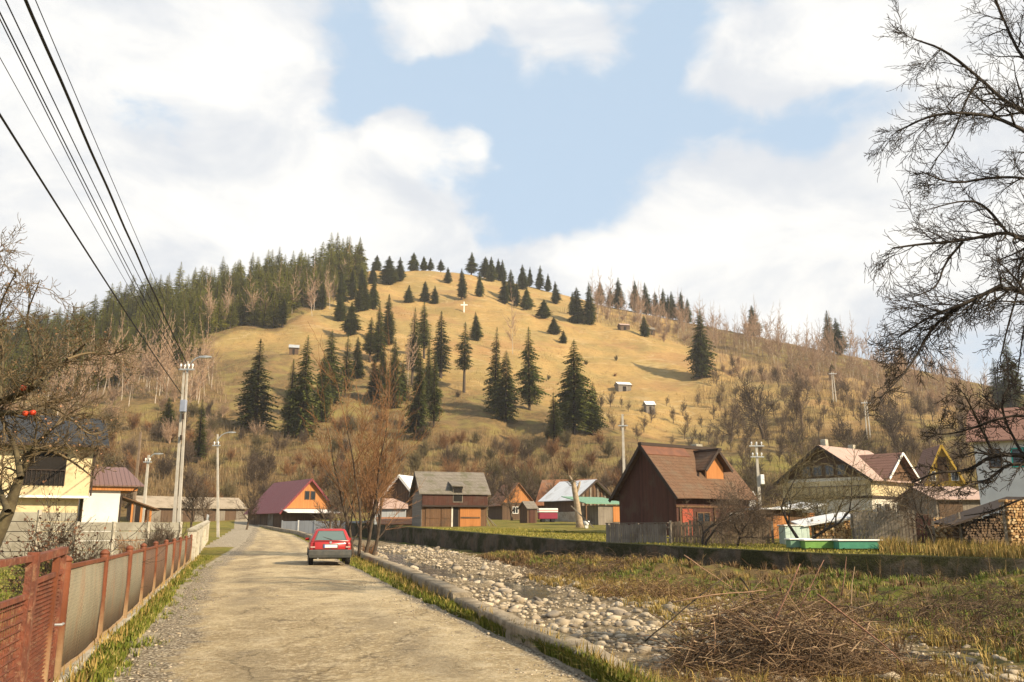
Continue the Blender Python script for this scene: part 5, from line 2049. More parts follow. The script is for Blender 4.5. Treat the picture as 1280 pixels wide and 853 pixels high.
FRONT = [
    (402, 520, 436, 26, 'spruce hugging the wide one, lower and on its darker side', 0),
    (447, 470, 418, 20, 'young spruce joining the wide pair to the mid-slope clump', 0),
    (478, 486, 430, 22, 'spruce filling the clump in front of the slender tallest one', 1),
    (503, 495, 446, 20, 'short spruce beside the full-crowned one near the white birch', 0),
    (536, 500, 420, 20, 'spruce just behind the bare-stemmed one', 1),
    (448, 392, 352, 18, 'spruce at the lower rim of the hilltop forest corner', 1),
    (425, 404, 372, 18, 'bushy spruce below the hilltop forest corner', 2),
    (392, 388, 350, 20, 'dark spruce at the foot of the hilltop forest edge', 0),
    (403, 392, 356, 16, 'dark spruce paired at the foot of the hilltop forest edge', 1),
    (353, 412, 374, 16, 'spruce stepping out of the forest edge onto the upper meadow', 1),
    (319, 533, 427, 46, 'broad dark spruce standing alone above the red-roofed house', 0),
    (377, 546, 424, 44, 'tall spruce with a smaller one at its side, near the roadside tree', 0),
    (360, 544, 452, 32, 'smaller spruce leaning into the tall spruce above the orange-brown tree', 1),
    (413, 503, 414, 34, 'wide spruce right of the pair, rising over the orange-brown tree', 0),
    (431, 496, 419, 22, 'narrow spruce close beside the wide spruce over the orange-brown tree', 1),
    (462, 459, 404, 20, 'thin spruce in the mid-slope clump, lowest of its three neighbours', 3),
    (472, 458, 384, 24, 'slender spruce standing tallest in the mid-slope clump', 1),
    (486, 432, 368, 26, 'spruce high in the mid-slope clump above the slender ones', 1),
    (468, 498, 448, 26, 'short full spruce below the mid-slope clump', 0),
    (492, 506, 421, 30, 'full-crowned spruce between the clump and the white birch trunk', 0),
    (515, 478, 382, 22, 'thin tall spruce just above the white birch trunk', 3),
    (530, 450, 378, 20, 'thin spruce paired with another above the white birch trunk', 3),
    (522, 548, 442, 34, 'dense spruce lowest on the slope above the shingle-roofed barn', 0),
    (542, 536, 445, 26, 'bare-stemmed spruce right beside the dense lowest spruce', 5),
    (551, 470, 387, 28, 'light-topped spruce in the middle of the golden slope', 1),
    (580, 486, 398, 30, 'airy spruce with a bare lower stem, alone on the golden slope', 4),
    (438, 424, 382, 28, 'bushy spruce where the upper meadow meets the clump', 2),
    (596, 427, 389, 20, 'round young spruce below the wayside cross', 2),
    (618, 524, 417, 28, 'tall pointed spruce behind a shorter dark one', 1),
    (632, 533, 446, 36, 'shorter dark spruce in front of the tall pointed one', 0),
    (662, 520, 416, 34, 'ragged-topped spruce between the pointed pair and the bushy giant', 5),
    (718, 548, 433, 58, 'bushy giant spruce, broadest of all, above the white-roofed barn', 2),
    (740, 546, 482, 34, 'low spreading spruce clinging to the bushy giant', 2),
    (693, 556, 494, 28, 'yellowish young spruce lowest in front of the bushy giant', 1),
    (878, 470, 386, 34, 'single dark spruce on the right-hand meadow near the birch wood', 0),
    (942, 416, 379, 20, 'ridge spruce standing alone over the birch wood', 0),
    (1036, 436, 388, 22, 'taller of two spruces together on the birch ridge', 1),
    (1050, 444, 400, 24, 'shorter of two spruces together on the birch ridge', 2),
    (1040, 470, 451, 12, 'small spruce at the lower edge of the birch wood', 0),
    (1014, 466, 450, 10, 'tiny spruce next to the small one under the birches', 0),
    (1126, 450, 428, 14, 'small hazy spruce seen between the hanging branches', 0),
    (1264, 508, 424, 30, 'hazy spruce behind the bare branches at the picture edge', 0),
    (1248, 506, 446, 22, 'smaller hazy spruce behind the bare branches by the white house', 1),
    (247, 578, 505, 20, 'narrow green spruce right behind the twin lamp pole', 1),
    (210, 540, 498, 26, 'yellow-green spruce left of the twin lamp pole', 2),
    (249, 452, 428, 14, 'small spruce at the top end of the twin lamp pole', 2),
    (806, 427, 400, 15, 'young spruce alone right of the high hay hut', 0),
    (704, 430, 413, 11, 'smallest spruce in the row descending the slope', 0),
    (692, 419, 396, 18, 'middle spruce of the row descending the slope', 2),
    (680, 405, 380, 24, 'uppermost spruce of the row descending the slope', 2),
    (658, 391, 362, 22, 'rounded spruce below the ridge grove', 2),
    (560, 352, 330, 12, 'squat round spruce near the hilltop', 2),
    (577, 376, 335, 18, 'dark spruce with pale stem above the wayside cross', 1),
    (544, 375, 352, 14, 'spruce at the right end of the short row under the hilltop', 0),
    (531, 373, 347, 16, 'spruce in the middle of the short row under the hilltop', 0),
    (511, 374, 351, 14, 'spruce at the left end of the short row under the hilltop', 0),
]
for (u, vb, vt, w, lab, var) in FRONT:
    spruce(u, vb, vt, w * 1.32, lab, {0: (0, 6, 8), 1: (1, 7), 2: (2, 8)}.get(var, (var,))[int(u) % len({0: (0, 6, 8), 1: (1, 7), 2: (2, 8)}.get(var, (var,)))])

RIDGE = [(471, 338, 318, 12), (486, 351, 314, 24), (500, 350, 318, 14), (517, 336, 312, 14), (530, 337, 318, 12), (538, 337, 320, 10), (551, 337, 321, 10), (589, 343, 314, 16), (606, 346, 319, 18), (614, 352, 319, 18), (623, 350, 322, 14),
         (628, 352, 324, 12), (639, 372, 330, 18), (653, 362, 329, 16), (662, 350, 324, 11), (674, 362, 330, 12), (685, 365, 341, 11), (695, 378, 348, 14), (722, 409, 363, 20), (737, 412, 358, 16), (750, 374, 344, 14), (763, 380, 356, 12), (773, 387, 346, 16),
         (795, 391, 350, 18), (808, 391, 351, 16), (820, 393, 362, 12), (829, 394, 357, 14), (841, 397, 361, 14), (852, 401, 364, 14), (716, 396, 366, 12), (452, 357, 330, 14), (466, 352, 326, 12), (455, 390, 347, 17), (466, 386, 346, 16), (600, 372, 340, 12), (631, 376, 340, 16), (646, 378, 345, 12), (836, 399, 368, 12), (860, 404, 372, 10), (440, 372, 330, 16), (426, 386, 336, 18)]
for i, (u, vb, vt, w) in enumerate(RIDGE):
    spruce(u, vb, vt, w * 1.5, 'spruce in the open grove strung along the skyline ridge', None, 'spruces strung along the ridge')

# the dense forest on the left flank: single meshes, too small to show parts
FOR = []
for sd_, rad, base in ((21, 3.6, .06), (22, 3.1, .10), (23, 4.2, .04), (24, 3.3, .14), (25, 3.8, .06)):
    v, f = spruce_arrays(sd_, 20, rad, base, 30, 9, 7, .30)
    v2, f2 = trunk_arrays(20, .2, 4)
    f2 = np.concatenate([f2[:, [0, 1, 2]], f2[:, [0, 2, 3]]]) + len(v)
    me = np_mesh('forest_spruce', np.concatenate([v, v2]), np.concatenate([f, f2]), [M['needle_lit'], M['bark']], mi=np.concatenate([np.zeros(len(f)), np.ones(len(f2))]))
    set_normals(me, np.concatenate([v, v2]))
    FOR.append(me)

LOWF = [(-160, 520), (0, 492), (60, 486), (120, 496), (170, 478), (215, 462), (245, 436), (270, 420), (300, 408), (345, 412), (385, 388), (420, 372), (458, 352)]


def skyline(u):
    return np.interp(u, [s[0] for s in SKYL], [s[1] for s in SKYL])


rng = random.Random(77)
pts = []
tries = 0
while len(pts) < 286 and tries < 40000:
    tries += 1
    u = rng.uniform(-30, 452)
    lo, hi = float(np.interp(u, [p[0] for p in LOWF], [p[1] for p in LOWF])), float(skyline(u)) + 2
    v = hi + (lo - hi) * rng.random() ** .9
    if u > 330 and v > lo - 6 and rng.random() < .4:
        continue
    dmin = 6.2 + 5 * (v - hi) / max(lo - hi, 1)
    if all((u - a) ** 2 + ((v - b) * 1.6) ** 2 > dmin ** 2 for a, b in pts):
        pts.append((u, v))
for u, v in pts:
    p = hp(u, v)
    o = link('forest_spruce', rng.choice(FOR), None, p)
    r = math.hypot(p.x, p.y)
    hpx = rng.uniform(36, 52) + 10 * min(1, max(0, (u - 380) / 60)) * (1.0 if u > 60 else .85)
    s = hpx * r / F / 20
    o.scale = (s * rng.uniform(1.5, 2.0), s * rng.uniform(1.5, 2.0), s)
    o.rotation_euler = (rng.uniform(-.03, .03), rng.uniform(-.03, .03), rng.uniform(0, 6.28))
    tag(o, 'spruce within the dense conifer forest on the left shoulder of the hill', 'tree', 'spruces of the dense hill forest')


# what stands between and behind those: the rest of the forest as one mass
def forest_mass():
    r_ = random.Random(78)
    base = []
    for sd_, rad in ((31, 5.2), (32, 4.4), (33, 5.8)):
        v, f = spruce_arrays(sd_, 20, rad, .02, 22, 7, 5, .30)
        base.append((v, f))
    V, Fc, N, off = [], [], [], 0
    for k in range(420):
        u = r_.uniform(-30, 456)
        lo, hi = float(np.interp(u, [p[0] for p in LOWF], [p[1] for p in LOWF])), float(skyline(u)) + 2
        v_ = hi + (lo - hi) * r_.random()
        p = hp(u, v_)
        s = r_.uniform(22, 36) * math.hypot(p.x, p.y) / F / 20
        an = r_.uniform(0, 6.28)
        v, f = base[k % 3]
        ca, sa = math.cos(an), math.sin(an)
        q = np.stack([v[:, 0] * ca - v[:, 1] * sa, v[:, 0] * sa + v[:, 1] * ca, v[:, 2]], -1)
        n = np.stack([q[:, 0], q[:, 1], 0 * q[:, 0]], -1)
        n = n / np.maximum(np.linalg.norm(n, axis=1, keepdims=True), .05) + np.array([0, 0, .6])
        N.append(n / np.linalg.norm(n, axis=1, keepdims=True))
        V.append(q * s + np.array(p))
        Fc.append(f + off)
        off += len(v)
    me = np_mesh('forest', np.concatenate(V), np.concatenate(Fc), M['needle_lit'], True)
    me.normals_split_custom_set_from_vertices(np.concatenate(N).tolist())
    tag(link('forest', me), 'conifer forest mass closing the gaps on the left shoulder of the hill', 'forest', None, 'stuff')


forest_mass()


# ------------------------------------------------------------------ bare trees
def rdir(d, ang, rng):
    """d turned by ang about a random perpendicular"""
    p = d.cross(Vector((rng.gauss(0, 1), rng.gauss(0, 1), rng.gauss(0, 1))))
    if p.length < 1e-6:
        p = Vector((1, 0, 0))
    return Matrix.Rotation(ang, 3, p.normalized()) @ d


def grow(rng, p, d, L, r, lev, P, out):
    n = P['n'][min(lev, len(P['n']) - 1)]
    last = lev >= P['levels']
    kids = P['kids'][min(lev, len(P['kids']) - 1)]
    start = P['start'][min(lev, len(P['start']) - 1)]
    taper = P.get('taper', .72)
    q, rr = p, r
    slots = []
    for i in range(n):
        d = (d + Vector((rng.gauss(0, 1), rng.gauss(0, 1), rng.gauss(0, 1))) * P['wig'] + Vector((0, 0, 1)) * P['up'][min(lev, len(P['up']) - 1)]).normalized()
        q2 = q + d * (L / n)
        r2 = r * (1 - taper * (i + 1) / n)
        if last:
            r2 = r * (1 - .85 * (i + 1) / n)
        out.append((q, q2, rr, r2))
        slots.append((q, q2, d, rr, i))
        q, rr = q2, r2
    if last:
        return
    for k in range(kids):
        f = start + (1 - start) * (k + rng.random()) / kids
        i = min(n - 1, int(f * n))
        a, b, dd, r0, _ = slots[i]
        pp = a + (b - a) * (f * n - i if f < 1 else 1)
        ang = R(rng.uniform(*P['ang']))
        nd = rdir(dd, ang, rng)
        grow(rng, pp, nd, L * rng.uniform(*P['len']) * (1.12 - .45 * f), r0 * P['rad'] * rng.uniform(.8, 1.1), lev + 1, P, out)
    # leader carries on
    if P.get('leader', True):
        grow(rng, q, d, L * .55, rr, lev + 1, P, out)


BASE_P = dict(levels=3, n=[6, 5, 4, 3], kids=[9, 7, 5], start=[.22, .2, .15], wig=.12, up=[.02, .06, .06, .04], ang=(28, 62), len=(.38, .62), rad=.55)


def bare_mesh(seed, h, r, m, **kw):
    P = dict(BASE_P)
    P.update(kw)
    rng = random.Random(seed)
    out = []
    stems = P.get('stems', 1)
    for s in range(stems):
        d = Vector((rng.gauss(0, .04 + .18 * (stems > 1)), rng.gauss(0, .04 + .18 * (stems > 1)), 1)).normalized()
        grow(rng, Vector((rng.uniform(-.1, .1) * (stems > 1), rng.uniform(-.1, .1) * (stems > 1), -.3)), d, h * P.get('trunk', .62), r, 0, P, out)
    mr = P.get('minr', 0)
    return segs_mesh('bare_tree', [(q[0], q[1], max(q[2], mr), max(q[3], mr * .7)) for q in out], m)


# birches of the ridge wood, orchard trees, scrub: shared meshes
BIRCH = []
for s in range(5):
    rngb = random.Random(100 + s)
    out = []
    P = dict(BASE_P, levels=3, n=[7, 4, 3, 2], kids=[17, 6, 4], start=[.34, .2, .1], up=[.0, .10, .05, .03], ang=(26, 60), len=(.22, .40), rad=.45, wig=.06, taper=.8)
    grow(rngb, Vector((0, 0, -.8)), Vector((rngb.gauss(0, .03), 0, 1)).normalized(), 9.5, .12, 0, P, out)
    trunk, tw = out[:7], out[7:]
    a = segs_mesh('birch', [(q[0], q[1], max(q[2], .04), max(q[3], .035)) for q in trunk], M['birch_bark'])
    b = segs_mesh('birch', [(q[0], q[1], max(q[2], .038), max(q[3], .028)) for q in tw], M['twig_pale'])
    bm = bmesh.new()
    bm.from_mesh(a)
    na = len(bm.faces)
    bm.from_mesh(b)
    bm.faces.ensure_lookup_table()
    for i in range(na, len(bm.faces)):
        bm.faces[i].material_index = 1
    me = bpy.data.meshes.new('birch')
    bm.to_mesh(me)
    bm.free()
    me.materials.append(M['birch_bark'])
    me.materials.append(M['twig_pale'])
    BIRCH.append(me)

rng = random.Random(5)


def scatter(poly, n, dmin, seed):
    r_ = random.Random(seed)
    us, vs = [p[0] for p in poly], [p[1] for p in poly]
    res = []
    t = 0
    while len(res) < n and t < n * 200:
        t += 1
        u, v = r_.uniform(min(us), max(us)), r_.uniform(min(vs), max(vs))
        ins = False
        j = len(poly) - 1
        for i in range(len(poly)):
            if (poly[i][1] > v) != (poly[j][1] > v) and u < (poly[j][0] - poly[i][0]) * (v - poly[i][1]) / (poly[j][1] - poly[i][1]) + poly[i][0]:
                ins = not ins
            j = i
        if ins and (dmin == 0 or all((u - a) ** 2 + ((v - b) * 1.5) ** 2 > dmin ** 2 for a, b in res)):
            res.append((u, v))
    return res


def plant(mesh, p, s, name, label, cat, group, r_, sz=1.0):
    o = link(name, mesh, None, p)
    o.scale = (s, s, s * sz)
    o.rotation_euler = (0, 0, r_.uniform(0, 6.28))
    return tag(o, label, cat, group)


for u, v in scatter([(840, 405), (880, 408), (940, 421), (1000, 434), (1100, 454), (1240, 486), (1240, 500), (1130, 492), (1060, 476), (960, 452), (890, 440), (850, 428), (780, 412), (740, 408), (740, 384), (780, 388)], 170, 5.2, 9):
    p = hp(u, v)
    plant(rng.choice(BIRCH), p, rng.uniform(.7, 1.25) * math.hypot(p.x, p.y) / 400, 'birch_tree', 'bare pale-stemmed birch in the thin wood along the right-hand ridge', 'tree', 'birches of the ridge wood', rng)
for u, v in scatter([(150, 480), (200, 470), (262, 455), (275, 520), (240, 530), (170, 520), (60, 540), (60, 500)], 34, 7, 10):
    p = hp(u, v)
    plant(rng.choice(BIRCH), p, rng.uniform(.85, 1.25), 'birch_tree', 'thin white birch stem below the dense conifer forest', 'tree', 'birches under the conifer forest', rng, 1.15)
for u, v in scatter([(330, 395), (445, 345), (455, 365), (400, 400), (300, 410), (250, 425), (250, 405)], 16, 10, 12):
    p = hp(u, v)
    plant(rng.choice(BIRCH), p, rng.uniform(.9, 1.3), 'birch_tree', 'white birch at the lit edge of the conifer forest', 'tree', 'birches at the forest edge', rng, 1.2)
p = hp(509, 482)
plant(BIRCH[0], p, 1.0, 'birch_tree', 'single white birch trunk among the thin mid-slope spruces', 'tree', None, rng, 1.5)
p = hp(641, 448)
plant(BIRCH[2], p, 1.1, 'birch_tree', 'lone tall birch on the golden slope above the pointed spruces', 'tree', None, rng, 1.5)

ORCH = [bare_mesh(200 + s, 6.5, .13, M['twig'], levels=3, kids=[12, 9, 6], trunk=.55, ang=(28, 62), wig=.08, start=[.25, .15, .1], minr=.016, up=[.14, .07, .06, .04]) for s in range(5)]
SHRUB = [bare_mesh(300 + s, 4.2, .07, m, levels=3, kids=[8, 6, 4], trunk=.62, stems=9, start=[.1, .12, .1], n=[4, 3, 3, 2], ang=(18, 50), wig=.13, minr=.016) for s, m in enumerate((M['twig'], M['twig_red'], M['twig_olive'], M['twig'], M['twig_olive'], M['twig_red']))]
SHRUB_PALE = [bare_mesh(330 + s, 5.0, .07, M['twig_pale'], levels=3, kids=[8, 6, 4], trunk=.65, stems=6, start=[.15, .12, .1], n=[4, 3, 3, 2], ang=(15, 42), wig=.11, minr=.016) for s in range(3)]

BIGORCH = [(1003, 531, 474, 46, 'dark rounded bare tree prominent on the right-hand slope', 0), (955, 540, 458, 40, 'tall grey bare tree left of the dark rounded one', 1), (912, 545, 490, 30, 'small dark bare tree under the tall grey one', 2),
           (1062, 568, 512, 62, 'wide reddish-brown bare tree above the cream house', 3), (1000, 566, 530, 40, 'low dark bare tree behind the insulator pole', 4), (1120, 560, 500, 50, 'dim bare tree in the thicket above the chalet', 0)]
for u, vb, vt, w, lab, k in BIGORCH:
    p = hp(u, vb)
    h = (vb - vt) * math.hypot(p.x, p.y) / F
    o = plant(ORCH[k], p, h / 5.6, 'bare_tree', lab, 'tree', None, rng)
    o.scale.x *= 1.25
    o.scale.y *= 1.25
for u, v in scatter([(745, 500), (800, 490), (860, 500), (900, 490), (960, 500), (1040, 540), (1130, 560), (1230, 570), (1230, 520), (1150, 505), (1230, 610), (1000, 600), (900, 590), (820, 560), (760, 545)], 95, 12, 14):
    p = hp(u, v)
    plant(rng.choice(ORCH), p, rng.uniform(.55, 1.15), 'bare_tree', 'small grey bare fruit tree scattered over the lower right slope', 'tree', 'bare fruit trees of the slope', rng)
lower = [(0, 510), (150, 530), (260, 525), (330, 540), (480, 520), (560, 550), (640, 545), (760, 560), (840, 590), (1000, 600), (1000, 640), (0, 640)]
for u, v in scatter(lower, 185, 9.5, 15):
    p = hp(u, v)
    s = rng.uniform(.55, 1.25) * (1.0 if v < 600 else 1.15)
    plant(rng.choice(SHRUB), p, s, 'bare_shrub', 'leafless brown shrub in the scrub at the foot of the hill', 'shrub', 'shrubs at the foot of the hill', rng)
for u, v in scatter([(120, 500), (270, 480), (330, 500), (330, 560), (0, 560), (0, 500)], 26, 12, 16) + scatter([(700, 395), (760, 392), (860, 412), (900, 445), (1000, 470), (1150, 500), (1240, 505), (1240, 540), (1060, 505), (940, 480), (860, 440), (740, 412)], 52, 9, 17):
    p = hp(u, v)
    plant(rng.choice(SHRUB_PALE), p, rng.uniform(.7, 1.15), 'bare_shrub', 'pale leafless shrub in the thicket under the birches', 'shrub', 'pale shrubs under the birches', rng)
for u, v in scatter([(600, 480), (690, 420), (760, 430), (860, 470), (900, 500), (760, 500), (480, 520)], 12, 16, 18):
    p = hp(u, v)
    plant(rng.choice(SHRUB), p, rng.uniform(.3, .6), 'bare_shrub', 'low brown bush dotted over the open golden slope', 'shrub', 'bushes on the golden slope', rng)
for u, v in scatter([(880, 450), (960, 462), (1060, 500), (1150, 515), (1240, 540), (1240, 600), (1120, 590), (1000, 560), (900, 520)], 70, 11, 19):
    p = hp(u, v)
    plant(rng.choice(ORCH), p, rng.uniform(.8, 1.5), 'bare_tree', 'grey-brown leafless tree in the thicket on the right shoulder of the hill', 'tree', 'leafless trees of the right-hand thicket', rng)
# thin bare trees behind the roadside houses
for i, (u, Y, h, mm, lab) in enumerate(((240, 96, 6.5, 0, 'slim bare tree between the long shed and the lamp pole'), (258, 104, 6.0, 1, 'spindly bare tree before the long shed'), (308, 100, 5.6, 2, 'spindly bare tree in front of the maroon roof'),
                                   (412, 88, 7.0, 3, 'slim bare tree beside the grey sheet fence'), (424, 72, 5.4, 4, 'thin sapling right behind the red car'), (604, 94, 5.5, 0, 'bare bushy tree between the barn and the orange cottage'),
                                   (640, 108, 6.5, 1, 'bare reddish tree over the orange cottage'), (655, 122, 6.5, 2, 'bare tree over the rust-red cottage'), (585, 104, 5.2, 3, 'bare tree peeping behind the grey shingle roof'), (690, 118, 6, 4, 'bare tree behind the striped trailer'))):
    p = onground(u, Y)
    plant(ORCH[mm], p, h / 5.6, 'bare_tree', lab, 'tree', None, rng)


# --- bushy orange-brown tree by the wall, several stems
rng = random.Random(41)
p = onground(452, 42)
p.x = xK(42.5) + .15
p.y = 42.5
p.z = gz(p.x, p.y)
t = thing('roadside_tree', p, 'bushy orange-brown bare tree with several stems behind the low wall, next to the red car', 'tree')
st, tw = [], []
P = dict(BASE_P, levels=3, n=[7, 5, 4, 3], kids=[9, 7, 5], start=[.30, .15, .1], wig=.09, up=[.05, .11, .07, .04], ang=(22, 50), len=(.36, .56), rad=.50)
for dx, dy, hh in ((-.55, .1, 4.3), (-.22, -.2, 5.0), (.05, .1, 5.2), (.30, -.1, 4.7), (.62, .15, 4.0)):
    out = []
    grow(rng, Vector((dx * .35, dy, -1.0)), Vector((dx * .52, dy * .5, 1)).normalized(), hh + 1.6, .10, 0, P, out)
    st += [s for s in out if s[2] > .028]
    tw += [(s[0], s[1], max(s[2], .008), max(s[3], .0055)) for s in out if s[2] <= .028]
link('trunk', segs_mesh('trunk', st, M['bark']), t)
link('crown', segs_mesh('crown', tw, M['twig_red']), t)

# --- bare fruit trees in front of the houses on the wall top
FRUIT = [(878, 44.2, 3.4, 'bare spreading fruit tree before the red-brown house, nearest its door', 51), (916, 44.0, 2.6, 'low bare fruit tree between the paling fence and the wall edge', 52),
         (1000, 42.2, 5.0, 'crooked dark fruit tree with dense crown right above the beehives', 53), (1030, 49, 3.2, 'dark bare fruit tree behind the pale firewood stack', 54), (955, 47, 3.2, 'small bare fruit tree before the low brown shed', 55),
         (1110, 56, 3.0, 'bare tree in front of the cream house windows', 56), (1165, 43, 3.6, 'thin bare tree before the short red fence', 57)]
for u, Y, h, lab, sd_ in FRUIT:
    rng = random.Random(sd_)
    p = onground(u, Y)
    t = thing('fruit_tree', p, lab, 'tree')
    P = dict(BASE_P, levels=3, n=[5, 5, 4, 3], kids=[7, 7, 5], start=[.35, .15, .1], wig=.24, up=[.02, .05, .03, .02], ang=(32, 70), len=(.5, .8), rad=.58)
    out = []
    for k in range(2):
        grow(rng, Vector((0, 0, -.3)), Vector((rng.uniform(-.5, .5), rng.uniform(-.2, .2), 1)).normalized(), h * .80, .036 * h ** .6, 0, P, out)
    th = .024
    link('trunk', segs_mesh('trunk', [s for s in out if s[2] > th], M['bark_dark']), t)
    link('crown', segs_mesh('crown', [(s[0], s[1], max(s[2], .008), max(s[3], .005)) for s in out if s[2] <= th], M['twig'] if sd_ not in (53, 54) else M['twig_olive']), t)


# --- limbs drawn through known points, each carrying finer branches
def limb(rng, pts, r0, r1, P, out, kids=14, len0=1.2, sub=1, start=.05, bias=None, thin=0.0):
    q = [Vector(p) for p in pts]
    # smooth the path
    for _ in range(2):
        m = [q[0]]
        for a, b in zip(q, q[1:]):
            m += [a * .75 + b * .25, a * .25 + b * .75]
        m.append(q[-1])
        q = m
    n = len(q) - 1
    for i in range(n):
        j = Vector((rng.gauss(0, 1), rng.gauss(0, 1), rng.gauss(0, 1))) * .012
        f0, f1 = i / n, (i + 1) / n
        out.append((q[i], q[i + 1], r0 + (r1 - r0) * f0, r0 + (r1 - r0) * f1))
    for k in range(kids):
        f = start + (1 - start) * (k + rng.random()) / kids
        i = min(n - 1, int(f * n))
        d = (q[i + 1] - q[i]).normalized()
        nd = rdir(d, R(rng.uniform(*P['ang'])), rng)
        if bias is not None:
            nd = (nd + bias).normalized()
        if rng.random() < thin:
            continue
        rr = (r0 + (r1 - r0) * f)
        grow(rng, q[i], nd, len0 * rng.uniform(.5, 1.1) * (1.15 - .5 * f), max(rr * .5, .008), sub, P, out)


def big_tree():
    """large bare tree outside the frame whose branches hang into the picture"""
    rng = random.Random(8)
    Yd = 15.0
    base = at(1560, 650, Yd)
    base.z = gz(base.x, base.y)
    t = thing('bare_tree', base, 'large dark bare tree whose long limbs hang in from the right edge', 'tree')
    out = []
    fork = Vector((base.x - .5, Yd, 5.2))
    tr = [(Vector((base.x, Yd, base.z - .4)), Vector((base.x - .1, Yd, 2.6)), .42, .34), (Vector((base.x - .1, Yd, 2.6)), fork, .34, .28), (fork, Vector((fork.x - .2, Yd + .1, 10.0)), .28, .17), (Vector((fork.x - .2, Yd + .1, 10.0)), Vector((fork.x - .5, Yd, 14.5)), .17, .05)]
    out += tr
    P = dict(BASE_P, levels=3, n=[6, 6, 5, 4], kids=[9, 7, 5], start=[.2, .12, .1], wig=.17, up=[.0, .0, -.01, .015], ang=(22, 58), len=(.42, .70), rad=.56, leader=True)
    L = [
        ([(1420, 260), (1340, 180), (1280, 141), (1257, 128), (1224, 98), (1181, 62), (1142, 49)], 15, .085, .012, 16, 1.5),
        ([(1430, 300), (1340, 200), (1257, 150), (1211, 141), (1165, 143), (1119, 166)], 14.2, .075, .010, 16, 1.3),
        ([(1440, 330), (1350, 240), (1280, 222), (1237, 222), (1191, 231), (1150, 214)], 15.5, .06, .010, 14, 1.2),
        ([(1440, 420), (1350, 330), (1280, 302), (1257, 289), (1204, 302), (1152, 305), (1094, 314)], 14.6, .085, .010, 20, 1.4),
        ([(1450, 460), (1340, 390), (1280, 368), (1250, 358), (1204, 381), (1165, 394), (1122, 422)], 14.0, .08, .010, 20, 1.4),
        ([(1250, 358), (1204, 381), (1165, 407), (1138, 460), (1099, 499)], 14.0, .045, .007, 16, 1.0),
        ([(1420, 200), (1340, 120), (1280, 79), (1257, 33), (1237, -20)], 15.8, .07, .02, 14, 1.4),
        ([(1400, 180), (1320, 60), (1290, 20), (1262, -40)], 14.6, .06, .02, 12, 1.3),
        ([(1420, 300), (1330, 270), (1290, 310), (1263, 394), (1250, 450)], 14.4, .045, .008, 14, 1.0),
        ([(1440, 380), (1330, 330), (1290, 360), (1278, 420), (1272, 470)], 15.4, .04, .008, 12, .9),
        ([(1224, 98), (1205, 130), (1190, 175), (1165, 205)], 15, .03, .007, 10, .9),
        ([(1204, 302), (1180, 330), (1172, 360), (1140, 372)], 14.6, .03, .007, 10, .9),
        ([(1257, 289), (1230, 255), (1205, 250), (1160, 262)], 14.8, .035, .007, 10, .9),
    ]
    for pp, Y, r0, r1_, k, l0 in L:
        pts = [at(u, v, Y + .25 * math.sin(i * 1.7 + Y * 3)) for i, (u, v) in enumerate(pp)]
        if pp[0][0] > 1390:
            pts = [Vector((fork.x - .1, Yd, pts[0].z - .6))] + pts
        limb(rng, pts, r0, r1_, P, out, int(k * 1.45), l0 * .86, 2 if l0 < 1.0 else 1, .12, Vector((-.16, 0, -.10)), .02)
    def seen_u(p):
        return 640 + F * p.x / (p.y * CP + (p.z - CAMZ) * SP)
    out = [s for s in out if seen_u(s[1]) > 1093 + 14 * math.sin(s[1].z * 5)]
    out = [(a - base, b - base, max(r0 * .95, .0052), max(r1_ * .95, .0036)) for a, b, r0, r1_ in out]
    th = .030
    link('trunk', segs_mesh('trunk', [s for s in out if s[2] > th], M['bark_dark']), t)
    link('crown', segs_mesh('crown', [s for s in out if s[2] <= th], M['bark_dark']), t)


big_tree()


def old_fruit_tree():
    rng = random.Random(18)
    Yd = 17.0
    base = at(1400, 640, Yd)
    base.z = gz(base.x, base.y)
    t = thing('fruit_tree', base, 'gnarled dark fruit tree with crooked limbs reaching in before the white house', 'tree')
    out = [(Vector((base.x, Yd, base.z - .4)), Vector((base.x - .2, Yd, base.z + 1.6)), .22, .17)]
    P = dict(BASE_P, levels=3, n=[6, 5, 4, 3], kids=[8, 6, 5], start=[.2, .12, .1], wig=.22, up=[.0, .02, .02, .02], ang=(30, 70), len=(.42, .68), rad=.56)
    L = [([(1385, 600), (1330, 575), (1280, 570), (1243, 568), (1217, 585), (1197, 590), (1171, 590), (1140, 604)], .075, .012, 16, .95),
         ([(1385, 605), (1330, 590), (1280, 580), (1258, 581), (1238, 600), (1212, 606), (1180, 618)], .06, .010, 14, .8),
         ([(1243, 568), (1228, 539), (1217, 515), (1205, 492)], .04, .008, 12, .8),
         ([(1280, 570), (1262, 540), (1250, 505), (1262, 480)], .04, .008, 12, .8),
         ([(1385, 600), (1330, 540), (1290, 520), (1255, 520), (1190, 545), (1150, 540)], .045, .008, 16, .9),
         ([(1385, 610), (1320, 610), (1280, 622), (1240, 640), (1205, 645)], .04, .008, 12, .6)]
    for pp, r0, r1_, k, l0 in L:
        pts = [at(u, v, Yd - .6 + .3 * math.sin(i * 1.9)) for i, (u, v) in enumerate(pp)]
        if pp[0][0] > 1380:
            pts = [Vector((base.x - .2, Yd, base.z + 1.5))] + pts
        limb(rng, pts, r0, r1_, P, out, k, l0 * .7, 1, .25, Vector((-.12, 0, .05)), .3)
    out = [(a - base, b - base, max(r0, .0065), max(r1_, .004)) for a, b, r0, r1_ in out]
    th = .026
    link('trunk', segs_mesh('trunk', [s for s in out if s[2] > th], M['bark_dark']), t)
    link('crown', segs_mesh('crown', [s for s in out if s[2] <= th], M['bark_dark']), t)


old_fruit_tree()


